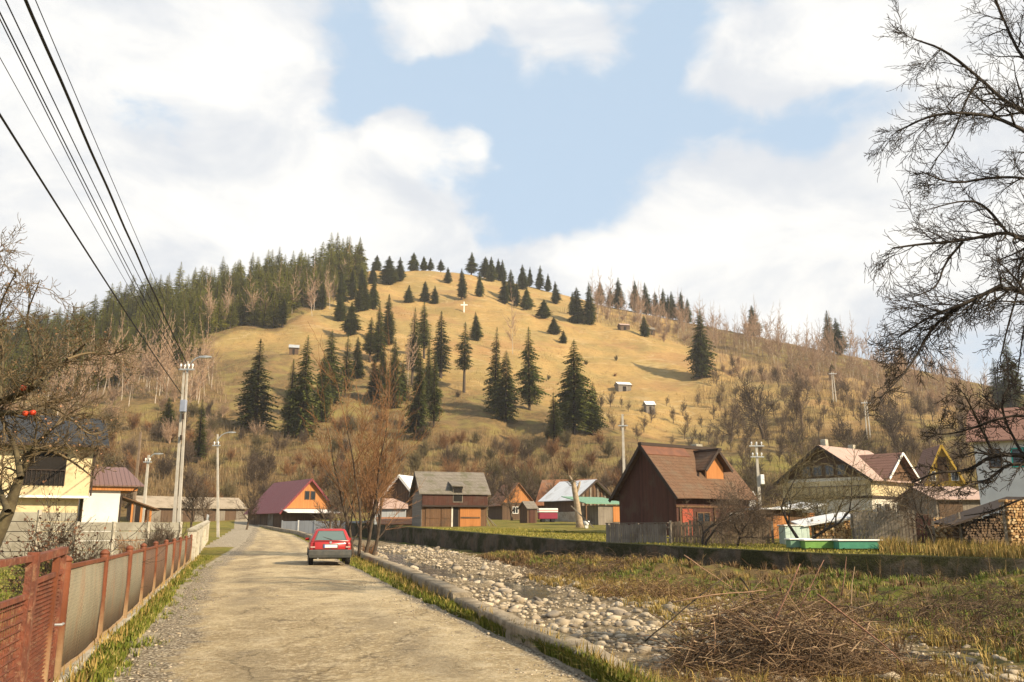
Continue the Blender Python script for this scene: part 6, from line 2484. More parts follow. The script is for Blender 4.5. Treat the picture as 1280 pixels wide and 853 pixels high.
def apple_tree():
    rng = random.Random(28)
    Yd = 12.0
    base = at(-14, 700, Yd)
    base.z = gz(base.x, base.y)
    t = thing('apple_tree', base, 'old apple tree leaning over the garden with a few last leaves, behind the iron gate', 'tree')
    out = [(Vector((base.x, Yd, base.z - .4)), at(-12, 690, Yd), .12, .10), (at(-12, 690, Yd), at(10, 640, Yd), .10, .085), (at(10, 640, Yd), at(24, 598, Yd), .085, .06)]
    P = dict(BASE_P, levels=3, n=[6, 5, 4, 3], kids=[8, 6, 4], start=[.2, .12, .1], wig=.22, up=[.0, .05, .03, .03], ang=(28, 65), len=(.42, .66), rad=.56)
    L = [([(-30, 640), (-60, 560), (-25, 512), (17, 496), (42, 484), (67, 464), (84, 449), (106, 431)], .075, .012, 15, .85),
         ([(-60, 560), (-40, 525), (0, 516), (26, 516), (52, 506), (90, 500)], .06, .010, 12, .75),
         ([(26, 598), (40, 560), (60, 540), (85, 520), (120, 515)], .04, .008, 12, .8),
         ([(26, 598), (20, 560), (5, 530), (-10, 500)], .05, .01, 9, .7),
         ([(40, 560), (70, 565), (95, 580), (120, 600)], .03, .006, 9, .5),
         ([(0, 500), (5, 440), (-5, 390), (20, 340)], .035, .006, 12, .8),
         ([(42, 484), (45, 440), (30, 400), (50, 350)], .03, .005, 12, .7),
         ([(-40, 500), (-30, 430), (-20, 380), (-10, 320)], .04, .006, 10, .8),
         ([(84, 449), (110, 440), (140, 445), (165, 432)], .02, .005, 9, .5),
         ([(10, 640), (-5, 600), (-20, 560)], .05, .01, 8, .7),
         ([(52, 506), (80, 515), (110, 545), (125, 540)], .02, .005, 9, .5)]
    tips = []
    for pp, r0, r1_, k, l0 in L:
        pts = [at(u, v, Yd + .35 * math.sin(i * 1.9 + len(out))) for i, (u, v) in enumerate(pp)]
        limb(rng, pts, r0, r1_, P, out, k, l0, 1, .1, Vector((.04, 0, .08)))
    tips = [s[1] for s in out if s[3] < .006]
    out = [(a - base, b - base, max(r0, .0048), max(r1_, .0030)) for a, b, r0, r1_ in out]
    th = .022
    ab = mat('apple_bark', (.12, .095, .05), (.065, .05, .028), 6, .95, bump=.01)
    link('trunk', segs_mesh('trunk', [s for s in out if s[2] > th], ab), t)
    link('crown', segs_mesh('crown', [s for s in out if s[2] <= th], mat('apple_twigs', (.16, .115, .06), (.11, .08, .045), 2, .95)), t)
    V, Fc = [], []
    for k in range(700):
        p = rng.choice(tips) - base
        p = p + Vector((rng.gauss(0, .02), rng.gauss(0, .02), rng.gauss(0, .02)))
        a = Vector((rng.gauss(0, 1), rng.gauss(0, 1), rng.gauss(0, 1))).normalized() * rng.uniform(.02, .045)
        b = a.cross(Vector((rng.gauss(0, 1), rng.gauss(0, 1), rng.gauss(0, 1)))).normalized() * a.length * .4
        o = len(V)
        V += [p, p + a * .5 + b, p + a, p + a * .5 - b]
        Fc.append((o, o + 1, o + 2, o + 3))
    link('leaves', np_mesh('leaves', np.array(V), np.array(Fc), mat('withered_leaves', (.30, .15, .08), (.20, .12, .06), 3, .8)), t)
    red = mat('red_apple_skin', (.52, .04, .015), (.40, .06, .02), 9, .35)
    for i, (u, v, lab) in enumerate(((32, 517, 'red apple at the underside of the lower limb'), (41, 516, 'red apple touching another on the lower limb'), (29, 485, 'red apple on the upper limb, alone'))):
        q = at(u, v, Yd - .3)
        b = MB()
        b.tube([q + Vector((0, 0, z)) for z in (-.042, -.03, 0, .026, .036, .030)], [.012, .032, .045, .036, .016, .004], 12)
        a = b.build('apple', red, None, True)
        tag(a, lab, 'apple')
        MB().tube([q + Vector((0, 0, .028)), q + Vector((.01, 0, .075))], .004, 5).build('stalk', ab, a)


apple_tree()


def leafy_bush():
    rng = random.Random(31)
    p = onground(80, 17.5)
    t = thing('leafy_bush', p, 'tangled bush with brown withered leaves behind the wire fence', 'shrub')
    out = []
    P = dict(BASE_P, levels=2, n=[5, 4, 3], kids=[8, 6], start=[.15, .12], wig=.2, up=[.02, .04, .03], ang=(20, 60), len=(.45, .7), rad=.6)
    for k in range(20):
        a = rng.uniform(0, 6.28)
        grow(rng, Vector((rng.uniform(-.75, .75), rng.uniform(-.3, .3), -.1)), Vector((math.cos(a) * .5, math.sin(a) * .4, 1)).normalized(), rng.uniform(.9, 1.75), .016, 0, P, out)
    link('twigs', segs_mesh('twigs', [(a, b, max(r0, .004), max(r1_, .003)) for a, b, r0, r1_ in out], M['bark']), t)
    V, Fc = [], []
    ends = [s[1] for s in out if s[2] < .012]
    for k in range(1500):
        q = rng.choice(ends)
        if q.x > .35 and rng.random() < .7:
            continue
        a = Vector((rng.gauss(0, 1), rng.gauss(0, 1), rng.gauss(-.3, 1))).normalized() * rng.uniform(.04, .085)
        b = a.cross(Vector((rng.gauss(0, 1), rng.gauss(0, 1), rng.gauss(0, 1)))).normalized() * a.length * .38
        o = len(V)
        V += [q, q + a * .5 + b, q + a, q + a * .5 - b]
        Fc.append((o, o + 1, o + 2, o + 3))
    link('leaves', np_mesh('leaves', np.array(V), np.array(Fc), mat('brown_leaves', (.15, .07, .035), (.09, .045, .025), 3, .8)), t)


leafy_bush()
for i, (u, Y, h, lab) in enumerate(((195, 34, 1.7, 'thin bare bush before the slab fence, near the pillar wall'), (172, 28, 1.3, 'low wiry bush close to the far end of the wire fence'), (478, 48, 1.2, 'small orange-leaved shrub behind the low wall below the old houses'), (210, 38, 1.9, 'bare shrub against the slab fence end'))):
    p = onground(u, Y)
    if u == 478:
        p = Vector((xK(50) + 1.8, 50, 0))
        p.z = gz(p.x, p.y)
    plant(SHRUB[(1 if u == 478 else i) % 6], p, h / 4.4, 'bare_shrub', lab, 'shrub', None, rng)


# ------------------------------------------------------------------ stream: water, stones, boulders
def build_water():
    m = bpy.data.materials.new('stream_water')
    m.use_nodes = True
    t = NT(m.node_tree)
    b = t.n['Principled BSDF']
    b.inputs['Base Color'].default_value = (.05, .06, .06, 1)
    b.inputs['Roughness'].default_value = .06
    b.inputs['Specular IOR Level'].default_value = .6
    co = t.vmath('MULTIPLY', t.coord('Object'), (3, 1.2, 1))
    t.put(b.inputs['Normal'], t.bump(t.noise(co, 2.0, 4, .6, .5), .5, .03))
    Y = np.arange(28, 98, .5)
    k, w = xK(Y), xW(Y)
    cx_ = k + (w - k) * twater(Y)
    V, n = [], len(Y)
    for s in (-1.0, -.5, 0, .5, 1.0):
        V.append(np.stack([cx_ + s * (.95 + .25 * np.sin(Y * 1.3)), Y, zb(Y) - .12 + .012 * np.sin(Y * 2.2)], -1))
    V = np.concatenate(V)
    idx = np.arange(5 * n).reshape(5, n)
    fc = np.stack([idx[:-1, :-1], idx[1:, :-1], idx[1:, 1:], idx[:-1, 1:]], -1).reshape(-1, 4)
    tag(link('water', np_mesh('water', V, fc, m, True)), kind='structure')


build_water()


def ico(sub):
    bm = bmesh.new()
    bmesh.ops.create_icosphere(bm, subdivisions=sub, radius=1)
    v = np.array([p.co[:] for p in bm.verts])
    f = np.array([[q.index for q in fc.verts] for fc in bm.faces])
    bm.free()
    return v, f


def stone_shape(sub, seed):
    v, f = ico(sub)
    rng = np.random.default_rng(seed)
    for _ in range(8):                       # chip flat facets off a ball
        n = rng.normal(size=3)
        n /= np.linalg.norm(n)
        d = v @ n
        c = rng.uniform(.38, .75)
        v = v - np.outer(np.maximum(d - c, 0), n)
    v = v * np.array([rng.uniform(.8, 1.3), rng.uniform(.7, 1.1), rng.uniform(.45, .75)])
    v += (fbm(v[:, 0] * 3 + 9, v[:, 1] * 3 + v[:, 2] * 2, seed)[:, None] - .5) * .12
    return v, f


def stone_material():
    m = bpy.data.materials.new('river_stone')
    m.use_nodes = True
    t = NT(m.node_tree)
    b = t.n['Principled BSDF']
    geo = t.new('ShaderNodeNewGeometry')
    f = geo.outputs['Random Per Island']
    oi = t.new('ShaderNodeObjectInfo')
    f = t.math('FRACT', t.math('ADD', f, oi.outputs['Random']))
    col = t.mix(f, (.25, .195, .13), (.48, .395, .28))
    col = t.mix(t.step(t.math('FRACT', t.math('MULTIPLY', f, 5.7)), .75, .85), col, (.17, .14, .11))
    n = t.noise(t.coord('Object'), 8, 5, .65)
    col = t.mix(t.math('MULTIPLY', t.step(n, .45, .7), .5), col, (.20, .16, .10))
    t.put(b.inputs['Base Color'], col)
    b.inputs['Roughness'].default_value = .9
    t.put(b.inputs['Normal'], t.bump(n, .6, .03))
    return m


M['stone'] = stone_material()
_rng = np.random.default_rng(3)


def many(name, shapes, pos, size, mat_, label, kind='stuff', cat=None, flat=1.0):
    V, Fc, off = [], [], 0
    for i, (p, s) in enumerate(zip(pos, size)):
        v, f = shapes[i % len(shapes)]
        a = _rng.uniform(0, 6.28)
        c, n = math.cos(a), math.sin(a)
        q = v * s
        q = np.stack([q[:, 0] * c - q[:, 1] * n, q[:, 0] * n + q[:, 1] * c, q[:, 2] * flat], -1) + p
        V.append(q)
        Fc.append(f + off)
        off += len(v)
    o = link(name, np_mesh(name, np.concatenate(V), np.concatenate(Fc), mat_))
    return tag(o, label, cat, None, kind)


def chan_points(n, t0, t1, y0, y1, seed, ypow=1.6):
    r = np.random.default_rng(seed)
    Y = y0 + (y1 - y0) * r.random(n) ** ypow
    f = r.random(n)
    k, w = xK(Y) + .5, xW(Y)
    T = t0(Y) + (t1(Y) - t0(Y)) * f
    X = k + (w - k) * T
    return np.stack([X, Y, ground(X, Y)], -1)


small = [stone_shape(1, 500 + i) for i in range(10)]
P1 = chan_points(9500, lambda Y: 0 * Y, lambda Y: tstone(Y) * 1.05, 14, 72, 61, 1.15)
r0_ = np.random.default_rng(2)
S1 = np.exp(np.random.default_rng(62).normal(-2.70, .50, len(P1)))
_tw = np.abs(P1[:, 0] - (xK(P1[:, 1]) + (xW(P1[:, 1]) - xK(P1[:, 1])) * twater(P1[:, 1])))
_ok = (_tw > .75) | (P1[:, 1] < 32) | (r0_.random(len(P1)) < .12)
P1, S1 = P1[_ok], S1[_ok]
S1 = S1 * (.45 + 1.1 * fbm(P1[:, 0] / 2.2, P1[:, 1] / 3.5, 55, 2))
P1[:, 2] += S1 * .12
many('gravel', small, P1, np.minimum(S1, .34), M['stone'], 'pale stones and gravel filling the stream bed', cat='gravel')
# sparse stones among the grass near the picture's bottom right corner and below the brush heap
P2 = np.concatenate([chan_points(260, lambda Y: .0 * Y + .05, lambda Y: .0 * Y + .42, 9.5, 16, 63, 1.0)])
P2 = P2[(P2[:, 0] / P2[:, 1] > .33) | (np.random.default_rng(8).random(len(P2)) < .3)]
S2 = np.exp(np.random.default_rng(64).normal(-2.6, .45, len(P2)))
many('pebbles', small, P2, S2, M['stone'], 'loose pale stones in the grass under the brush heap', cat='stones')
BOULD = [np_mesh('boulder', *stone_shape(2, 700 + i), M['stone'], False) for i in range(6)]
rngb = random.Random(12)
PB = chan_points(70, lambda Y: .01 + 0 * Y, lambda Y: tstone(Y), 15, 66, 71, 1.0)
for i, p in enumerate(PB):
    s = rngb.uniform(.10, .22) * (1.0 + .014 * p[1])
    o = link('boulder', BOULD[i % 6], None, (p[0], p[1], p[2] + s * .15))
    o.scale = (s, s, s)
    o.rotation_euler = (rngb.uniform(-.2, .2), rngb.uniform(-.2, .2), rngb.uniform(0, 6.28))
    tag(o, 'larger pale boulder among the gravel of the stream bed', 'boulder', 'boulders in the stream bed')
for (u, v, s, lab) in ((1168, 842, .17, 'smooth long pale stone in the grass at the lower picture edge'), (1196, 838, .11, 'grey stone just right of the smooth long pale stone'), (1262, 846, .16, 'pale stone in the bottom corner of the far bank'), (770, 763, .24, 'brown flat-topped boulder nearest the low wall'), (1128, 838, .10, 'small upright stone left of the smooth long pale stone')):
    q = hit(u, v, zb, .1)
    o = link('boulder', BOULD[int(u) % 6], None, (q[0], q[1], gz(*q) + s * .3))
    o.scale = (s * 1.3, s, s)
    tag(o, lab, 'stone')


# ------------------------------------------------------------------ grass and dead stalks
def grass_material(name, a, b_, c_):
    m = bpy.data.materials.new(name)
    m.use_nodes = True
    t = NT(m.node_tree)
    b = t.n['Principled BSDF']
    geo = t.new('ShaderNodeNewGeometry')
    f = geo.outputs['Random Per Island']
    n = t.noise(t.coord('Object'), .9, 4, .6)
    col = t.mix(t.step(t.math('ADD', t.math('MULTIPLY', f, .6), t.math('MULTIPLY', n, .8)), .5, .95), a, b_)
    col = t.mix(t.step(f, .78, .86), col, c_)
    t.put(b.inputs['Base Color'], col)
    b.inputs['Roughness'].default_value = .75
    b.inputs['Specular IOR Level'].default_value = .2
    return m


M['grass'] = grass_material('verge_grass', (.10, .125, .016), (.20, .19, .030), (.34, .27, .09))
M['grass_dry'] = grass_material('straw_grass', (.36, .25, .075), (.26, .17, .055), (.14, .13, .03))
M['grass_bank'] = grass_material('bank_grass', (.10, .145, .018), (.20, .20, .035), (.26, .18, .07))
M['dead'] = grass_material('dead_stalks', (.105, .058, .026), (.165, .098, .044), (.30, .20, .095))
M['dead_dark'] = grass_material('dark_brambles', (.075, .046, .027), (.12, .075, .042), (.18, .12, .07))


def blades(name, pos, h, m, label, cat='grass', lean=.45, width=.010, seed=1, clump=0.0, nseg=2):
    """pos n x 3 roots; h n heights: each blade a bent tapering strip"""
    r = np.random.default_rng(seed)
    if clump:                    # every root becomes a tuft whose blades fan outwards
        k = r.integers(8, 20, len(pos))
        i = np.repeat(np.arange(len(pos)), k)
        hk = r.uniform(.55, 1.15, len(i)) * h[i]
        az = r.uniform(0, 2 * math.pi, len(i))
        q = np.abs(r.normal(0, clump, len(i)))
        pos, h = pos[i] + np.stack([np.cos(az) * q, np.sin(az) * q, -.01 + 0 * q], -1), hk
        az = az + r.normal(0, .5, len(i))
    else:
        az = r.uniform(0, 2 * math.pi, len(pos))
    n = len(pos)
    le = np.abs(r.normal(0, lean, n)) + .08
    d = np.stack([np.cos(az), np.sin(az), np.zeros(n)], -1)
    s = np.stack([-np.sin(az), np.cos(az), np.zeros(n)], -1)
    w = width * r.uniform(.6, 1.4, n)
    up = np.array([0, 0, 1.0])
    p0 = pos - up * .03
    p1 = pos + up * (h * .55)[:, None] + d * (h * le * .30)[:, None]
    p2 = pos + up * (h * (1 - .35 * np.minimum(le, 1.2)))[:, None] + d * (h * le * .95)[:, None]
    V = np.stack([p0 - s * w[:, None], p0 + s * w[:, None], p1 + s * w[:, None] * .75, p1 - s * w[:, None] * .75, p2], 1).reshape(-1, 3)
    b = np.arange(n)[:, None] * 5
    F3 = np.concatenate([b + [[0, 1, 2]], b + [[0, 2, 3]], b + [[3, 2, 4]]], 1).reshape(-1, 3)
    return tag(link(name, np_mesh(name, V, F3, m)), label, cat, None, 'stuff')


def zone(n, xa, xb, y0, y1, seed, ypow=1.5, patch=None, pscale=1.2):
    r = np.random.default_rng(seed)
    Y = y0 + (y1 - y0) * r.random(n) ** ypow
    X = xa(Y) + (xb(Y) - xa(Y)) * r.random(n)
    if patch is not None:
        keep = fbm(X * pscale, Y * pscale, seed, 3) + r.normal(0, .06, n) > patch
        X, Y = X[keep], Y[keep]
    return np.stack([X, Y, ground(X, Y)], -1)


def fx(Y):                       # foot of the wire fence
    return _f0.x + (_f9.x - _f0.x) * (Y - _f0.y) / (_f9.y - _f0.y)


r_ = np.random.default_rng
p = zone(20000, lambda Y: fx(Y) + .12, lambda Y: np.maximum(xL(Y) - .55, fx(Y) + .5), 8.3, 44, 1, 1.5, .42, 1.0)
blades('grass', p, r_(1).uniform(.05, .15, len(p)), M['grass'], 'short yellow-green grass along the foot of the wire fence', seed=1, width=.011)
p = zone(1800, lambda Y: fx(Y) - .15, lambda Y: fx(Y) + .35, 8.3, 44, 2, 1.5, .40)
blades('grass', p, r_(2).uniform(.10, .26, len(p)), M['grass_dry'], 'straw tufts pushed up against the wire fence', seed=2, width=.009)
p = zone(30000, lambda Y: xR(Y) + .08, lambda Y: xK(Y) + .06, 7.6, 60, 3, 1.7, .36, 1.4)
blades('grass', p, r_(3).uniform(.08, .24, len(p)) * np.interp(p[:, 1], [8, 14], [1.2, .9]), M['grass'], 'green grass between the road and the low wall', seed=3, width=.011)
p = zone(2600, lambda Y: xR(Y) + .2, lambda Y: xK(Y) + .1, 7.6, 50, 4, 1.6, .46, 1.4)
blades('grass', p, r_(4).uniform(.18, .40, len(p)), M['grass_dry'], 'dry pale grass tufts leaning on the low wall', seed=4, width=.008)
# garden, lawn and wall top
p = zone(16000, lambda Y: fx(Y) - 9, lambda Y: fx(Y) - .15, 11, 42, 5, 1.3, .35, .5)
blades('grass', p, r_(5).uniform(.05, .14, len(p)), M['grass'], 'garden grass behind the wire fence', seed=5, width=.014)
p = zone(26000, lambda Y: xW(Y) + .75, lambda Y: xW(Y) + 9 + 0 * Y, 33, 74, 6, 1.2, .30, .4)
M['lawn'] = grass_material('lawn_grass', (.17, .17, .025), (.30, .25, .05), (.38, .29, .09))
blades('grass', p, r_(6).uniform(.05, .13, len(p)), M['lawn'], 'lawn on the far bank above the retaining wall', seed=6, width=.02)
p = zone(9000, lambda Y: xW(Y) + .2, lambda Y: xW(Y) + 1.0, 31, 74, 7, 1.2, .38, .8)
blades('grass', p, r_(7).uniform(.12, .34, len(p)), M['grass_dry'], 'dry grass fringe along the top of the retaining wall', seed=7, width=.014)
p = zone(15000, lambda Y: xW(Y) + .5, lambda Y: xW(Y) + 6.5, 30, 41.5, 8, 1.0, .36, .5)
p = p[p[:, 0] / p[:, 1] > .425]
blades('grass', p, r_(8).uniform(.35, .85, len(p)), M['grass_dry'], 'tall golden dry weeds above the wall before the firewood stacks', seed=8, width=.014, lean=.3)
# channel bank
tb = lambda Y, f: xK(Y) + .4 + (xW(Y) - xK(Y) - .4) * np.clip(f, 0, 1)
def bankzone(n, lo, hi, seed, patch, ps, y0=12, y1=56):
    p = zone(n, lambda Y: tb(Y, tstone(Y) + lo), lambda Y: tb(Y, hi + 0 * Y), y0, y1, seed, 1.1, patch, ps)
    return p[p[:, 0] / p[:, 1] < .75]


p = bankzone(7000, .02, .97, 9, .46, .32)
blades('grass', p, r_(9).uniform(.14, .34, len(p)), M['grass_bank'], 'green grass tufts on the rough bank under the retaining wall', seed=9, width=.014, clump=.07, lean=.6)
p = bankzone(2600, .0, .97, 40, .50, .30)
blades('grass', p, r_(40).uniform(.20, .45, len(p)), M['grass_dry'], 'golden straw clumps on the rough bank', seed=40, width=.012, clump=.06, lean=.75)
p = bankzone(2600, -.03, .99, 10, .50, .35)
blades('grass', p, r_(10).uniform(.18, .48, len(p)), M['dead'], 'matted brown dead grass on the rough bank', seed=10, width=.012, lean=1.0, clump=.09)
p = zone(1500, lambda Y: tb(Y, tstone(Y) - .12), lambda Y: tb(Y, tstone(Y) + .05), 13, 40, 11, 1.0, .44, .6)
blades('grass', p, r_(11).uniform(.16, .42, len(p)), M['grass_dry'], 'straw-coloured grass where the stones meet the bank', seed=11, width=.011, lean=.7, clump=.06)
p = zone(14000, lambda Y: xK(Y) + .35, lambda Y: tb(Y, .16 + 0 * Y), 8.0, 15, 12, 1.0, .40, .9)
blades('grass', p, r_(12).uniform(.10, .34, len(p)), M['grass_dry'], 'flattened straw beyond the crumbling end of the low wall', seed=12, width=.009, lean=1.0)
p = zone(5200, lambda Y: xR(Y) + .25, lambda Y: xK(Y) + .75, 7.3, 9.3, 13, 1.0, .30, 1.0)
blades('grass', p, r_(13).uniform(.12, .34, len(p)), M['grass'], 'lush green grass at the near end of the low wall', seed=13, width=.010)


# undergrowth of the hill foot: one mass of short twigs that fills the gaps between the shrubs
def undergrowth(name, poly, n, seed, h0, h1, m, label, per=7, patch=0.0):
    r = np.random.default_rng(seed)
    us, vs = [q[0] for q in poly], [q[1] for q in poly]
    pts = []
    rr = random.Random(seed)
    cand = scatter(poly, n, 0.0, seed)
    P = hp_many(cand)
    P = np.repeat(P, per, 0) + np.concatenate([r.normal(0, .9, (len(P) * per, 2)), np.zeros((len(P) * per, 1))], 1)
    if patch:
        P = P[fbm(P[:, 0] / 16, P[:, 1] / 16, seed, 4) > patch]
    P[:, 2] = ground(P[:, 0], P[:, 1])
    return blades(name, P, r.uniform(h0, h1, len(P)), m, label, 'undergrowth', .5, .035, seed)


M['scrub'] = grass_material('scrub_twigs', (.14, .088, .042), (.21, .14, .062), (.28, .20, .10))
M['scrub_pale'] = grass_material('pale_scrub_twigs', (.26, .175, .105), (.20, .13, .075), (.34, .25, .16))
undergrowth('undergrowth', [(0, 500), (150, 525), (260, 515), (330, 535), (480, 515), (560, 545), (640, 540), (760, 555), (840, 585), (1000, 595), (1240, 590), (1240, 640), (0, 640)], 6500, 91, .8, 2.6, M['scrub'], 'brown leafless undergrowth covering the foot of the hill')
undergrowth('undergrowth', [(700, 388), (760, 388), (860, 408), (930, 422), (1100, 455), (1250, 486), (1250, 545), (1100, 520), (940, 480), (860, 436), (740, 410)], 3200, 92, 1.2, 4.6, M['scrub_pale'], 'pale leafless undergrowth beneath the birches of the ridge')
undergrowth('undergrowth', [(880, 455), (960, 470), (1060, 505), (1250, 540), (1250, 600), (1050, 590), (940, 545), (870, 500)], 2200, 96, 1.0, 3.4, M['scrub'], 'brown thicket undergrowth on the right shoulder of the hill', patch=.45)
undergrowth('undergrowth', [(0, 455), (150, 440), (260, 430), (290, 505), (0, 520)], 1500, 93, 1.0, 3.0, M['scrub_pale'], 'pale undergrowth along the lower edge of the conifer forest')


M['meadow'] = grass_material('meadow_tufts', (.26, .16, .06), (.36, .235, .085), (.16, .11, .045))
undergrowth('grass', [(250, 440), (330, 400), (450, 350), (540, 340), (640, 356), (760, 390), (860, 430), (1000, 480), (1150, 540), (1150, 560), (900, 560), (760, 540), (480, 510), (330, 500)], 4200, 94, .35, 1.0, M['meadow'], 'rough straw and brown tufts over the golden slope', patch=.52)


# ------------------------------------------------------------------ heap of cut branches
def brush_heap():
    rng = random.Random(66)
    q = hit(968, 838, zb, .1)
    c = Vector((q[0] + .25, q[1] + .4, 0))
    c.z = float(ground(np.array([c.x]), np.array([c.y]))[0])
    t = thing('brush_heap', c, 'large heap of cut branches and brambles on the near bank of the stream', 'brush heap')
    segs, segs2 = [], []
    gz = Patch(c.x - 4, c.x + 4, c.y - 3.5, c.y + 3.5)
    RX, RY, HH = 1.95, 1.05, 1.42

    def top(x, y):
        e = 1 - (x / RX) ** 2 - (y / RY) ** 2
        return HH * max(e, 0) ** .6

    for k in range(1250):
        a = rng.uniform(0, 6.28)
        rr = rng.random() ** .55
        x, y = RX * rr * math.cos(a), RY * rr * math.sin(a)
        z = rng.random() ** .6 * top(x, y) + .02
        az = rng.gauss(0, .9) + (math.pi if rng.random() < .5 else 0)
        d = Vector((math.cos(az), math.sin(az) * .8, rng.gauss(.18, .48))).normalized()
        L = rng.uniform(.5, 1.7) if k > 70 else rng.uniform(1.6, 2.6)
        n = 6
        bend = Vector((0, 0, -rng.uniform(.0, .9)))
        r0 = math.exp(rng.gauss(-5.0, .40))
        if k <= 70:
            r0 *= 1.5
        p = Vector((x, y, z)) - d * L * .5
        for i in range(n):
            d = (d + bend / n + Vector((rng.gauss(0, 1), rng.gauss(0, 1), rng.gauss(0, 1))) * .09).normalized()
            p2 = p + d * L / n
            g = gz(c.x + p2.x, c.y + p2.y) - c.z + .01
            if p2.z < g:
                p2.z = g
            (segs if rng.random() < .55 else segs2).append((p, p2, r0 * (1 - .1 * i), r0 * (1 - .1 * (i + 1))))
            if rng.random() < .22:
                e = (d + Vector((rng.gauss(0, .6), rng.gauss(0, .6), rng.gauss(0, .6)))).normalized()
                segs.append((p2, p2 + e * rng.uniform(.08, .28), r0 * .5, r0 * .2))
            p = p2
    link('twigs', segs_mesh('twigs', segs, mat('cut_twigs', (.16, .095, .052), (.09, .055, .031), 2, .95)), t)
    link('pale_twigs', segs_mesh('pale_twigs', segs2, mat('pale_cut_twigs', (.34, .235, .14), (.22, .145, .085), 2, .95)), t)
    D = c.y

    def stick(pp, r, m, dz=0.0):
        pts = [at(u, v, D + off) - c for u, v, off in pp]
        b = MB()
        q2 = [pts[0]]
        for a, e in zip(pts, pts[1:]):
            q2 += [a * .6 + e * .4 + Vector((0, 0, .008)), e]
        b.tube(q2, [r * (1 - .5 * i / (len(q2) - 1)) for i in range(len(q2))], 7)
        b.build('branch', M[m], t, True)
    M['peeled'] = mat('peeled_wood', (.36, .22, .13), (.27, .16, .09), 7, .8)
    M['pinkbark'] = mat('reddish_branch_bark', (.26, .135, .09), (.18, .095, .06), 7, .85)
    stick([(954, 806, -.5), (975, 762, -.45), (990, 730, -.4), (1000, 705, -.35)], .022, 'pinkbark')
    stick([(1022, 743, -.5), (1060, 772, -.55), (1100, 803, -.6), (1132, 832, -.7)], .020, 'pinkbark')
    stick([(842, 753, -.3), (890, 744, -.3), (940, 740, -.2), (958, 738, -.2)], .013, 'peeled')
    stick([(806, 802, -.4), (838, 776, -.35), (875, 745, -.2), (905, 722, 0)], .015, 'bark_dark')
    stick([(893, 818, -.7), (894, 790, -.65), (892, 772, -.6)], .012, 'peeled')
    stick([(855, 694, .6), (880, 712, .5), (915, 735, .3)], .012, 'peeled')
    stick([(1052, 745, .3), (1056, 718, .3), (1058, 696, .3)], .013, 'pinkbark')
    stick([(925, 722, 0), (935, 735, 0), (945, 760, -.2)], .018, 'bark_dark')
    stick([(968, 800, -.6), (990, 820, -.7), (1020, 838, -.8)], .012, 'peeled')
    stick([(1000, 760, -.5), (1015, 730, -.4), (1030, 700, -.3)], .010, 'pinkbark')
    return c


BC = brush_heap()


def brambles(name, cx_, cy_, rx, ry, n, seed, m, label, hh=.7, r0=.006, up=.35):
    """a low thicket of arching dead canes on the ground"""
    rng = random.Random(seed)
    segs = []
    gz = Patch(cx_ - rx, cx_ + rx, cy_ - ry, cy_ + ry)
    c = Vector((cx_, cy_, gz(cx_, cy_)))
    for k in range(n):
        a, q = rng.uniform(0, 6.28), rng.random() ** .5
        x, y = cx_ + rx * q * math.cos(a), cy_ + ry * q * math.sin(a)
        p = Vector((x, y, gz(x, y))) - c
        az = rng.uniform(0, 6.28)
        d = Vector((math.cos(az) * .6, math.sin(az) * .6, rng.uniform(.5, 1.4))).normalized()
        L = rng.uniform(.6, 1.5) * hh * 1.6
        rr = r0 * rng.uniform(.7, 1.4)
        for i in range(6):
            d = (d + Vector((rng.gauss(0, .13), rng.gauss(0, .13), -.30 + rng.gauss(0, .08)))).normalized()
            p2 = p + d * L / 6
            segs.append((p, p2, rr, rr * .85))
            if rng.random() < .35:
                e = (d + Vector((rng.gauss(0, .7), rng.gauss(0, .7), rng.gauss(.2, .6)))).normalized()
                segs.append((p2, p2 + e * rng.uniform(.1, .3), rr * .6, rr * .3))
            p = p2
            rr *= .88
    o = link(name, segs_mesh(name, segs, m), None, c)
    return tag(o, label, 'thicket', None, 'stuff')


brambles('undergrowth', 12.8, 21.5, 4.2, 3.4, 700, 81, M['dead_dark'], 'dark dead brambles over the right side of the stream bank', .55, .008)
brambles('undergrowth', 13.6, 25.5, 5.5, 2.0, 420, 82, M['dead_dark'], 'dark brambles at the foot of the retaining wall', .6, .009)
brambles('undergrowth', 5.2, 31.5, 2.2, 2.6, 380, 83, M['dead'], 'brown dead canes on the bank below the plank fence', .75, .010)
brambles('undergrowth', BC.x + 1.3, BC.y - .4, 1.5, .9, 600, 84, M['dead'], 'tangle of thin dead stalks trailing off the brush heap', .38, .005)
brambles('undergrowth', BC.x - 1.6, BC.y - 1.5, 1.5, 1.0, 500, 85, M['dead'], 'thin straw and twigs lying before the brush heap', .25, .004)
brambles('undergrowth', 3.4, 42, 3.0, 5.0, 330, 86, M['dead_dark'], 'dark dead weeds on the bank under the lawn wall', .6, .012)
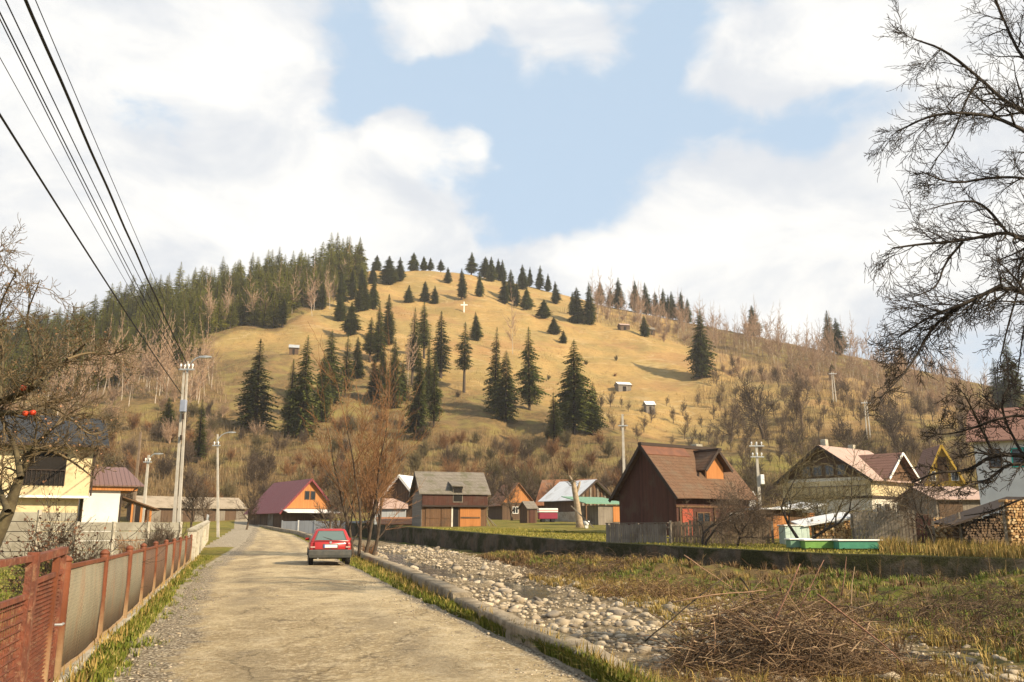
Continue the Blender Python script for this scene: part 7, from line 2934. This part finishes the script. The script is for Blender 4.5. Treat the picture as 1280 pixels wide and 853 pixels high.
# tall single stalks
rng = random.Random(3)
segs = []
for k in range(90):
    Y = rng.uniform(18, 34)
    X = float(tb(Y, float(tstone(Y)) + rng.uniform(.0, .5)))
    if X / Y > .7:
        continue
    p = Vector((X, Y, gz(X, Y)))
    d = Vector((rng.gauss(0, .2), rng.gauss(0, .2), 1)).normalized()
    h = rng.uniform(.5, 1.2)
    segs.append((p, p + d * h, .007, .004))
    for j in range(3):
        q = p + d * h * rng.uniform(.5, .95)
        e = (d + Vector((rng.gauss(0, .5), rng.gauss(0, .5), .2))).normalized()
        segs.append((q, q + e * rng.uniform(.1, .3), .004, .002))
tag(link('undergrowth', segs_mesh('undergrowth', segs, M['dead'])), 'tall dry stalks standing singly on the stream bank', 'weeds', None, 'stuff')
p = zone(240, lambda Y: xL(Y) - .3, lambda Y: xL(Y) + .35, 8.3, 40, 44, 1.3, .48, .7)
blades('grass', p, r_(44).uniform(.06, .16, len(p)), M['grass'], 'scattered grass tufts creeping onto the left road edge', seed=44, width=.008, clump=.06, lean=.8)
# rubble and leaves on the left verge
P3 = zone(260, lambda Y: xL(Y) - 1.5, lambda Y: xL(Y) + .7, 8.3, 16, 21, 1.2, .45, .8)
many('rubble', small, P3, np.exp(r_(5).normal(-3.35, .4, len(P3))), M['stone'], 'loose stones and crumbled tar on the left road edge', cat='stones')
P4 = zone(3600, lambda Y: xL(Y) - .3, lambda Y: xR(Y) + .3, 8.0, 30, 22, 1.5, None)
E4 = np.minimum(P4[:, 0] - xL(P4[:, 1]), xR(P4[:, 1]) - P4[:, 0])
P4 = P4[(E4 < 1.1) | (r_(7).random(len(P4)) < .25)]
P4[:, 2] = zr(P4[:, 1]) + .03
many('pebbles', small, P4, np.exp(r_(6).normal(-4.1, .35, len(P4))), M['stone'], 'small loose chippings on the worn road', cat='gravel')


# ------------------------------------------------------------------ the faint autumn haze of the valley
def build_haze():
    m = bpy.data.materials.new('valley_haze')
    m.use_nodes = True
    n = m.node_tree.nodes
    n.clear()
    v = n.new('ShaderNodeVolumePrincipled')
    v.inputs['Color'].default_value = (.96, .96, .96, 1)
    v.inputs['Density'].default_value = .00016
    m.node_tree.links.new(v.outputs[0], n.new('ShaderNodeOutputMaterial').inputs['Volume'])
    tag(MB().box((-3100, -3100, -8), (3100, 3100, 180)).build('haze', m), kind='stuff')


build_haze()
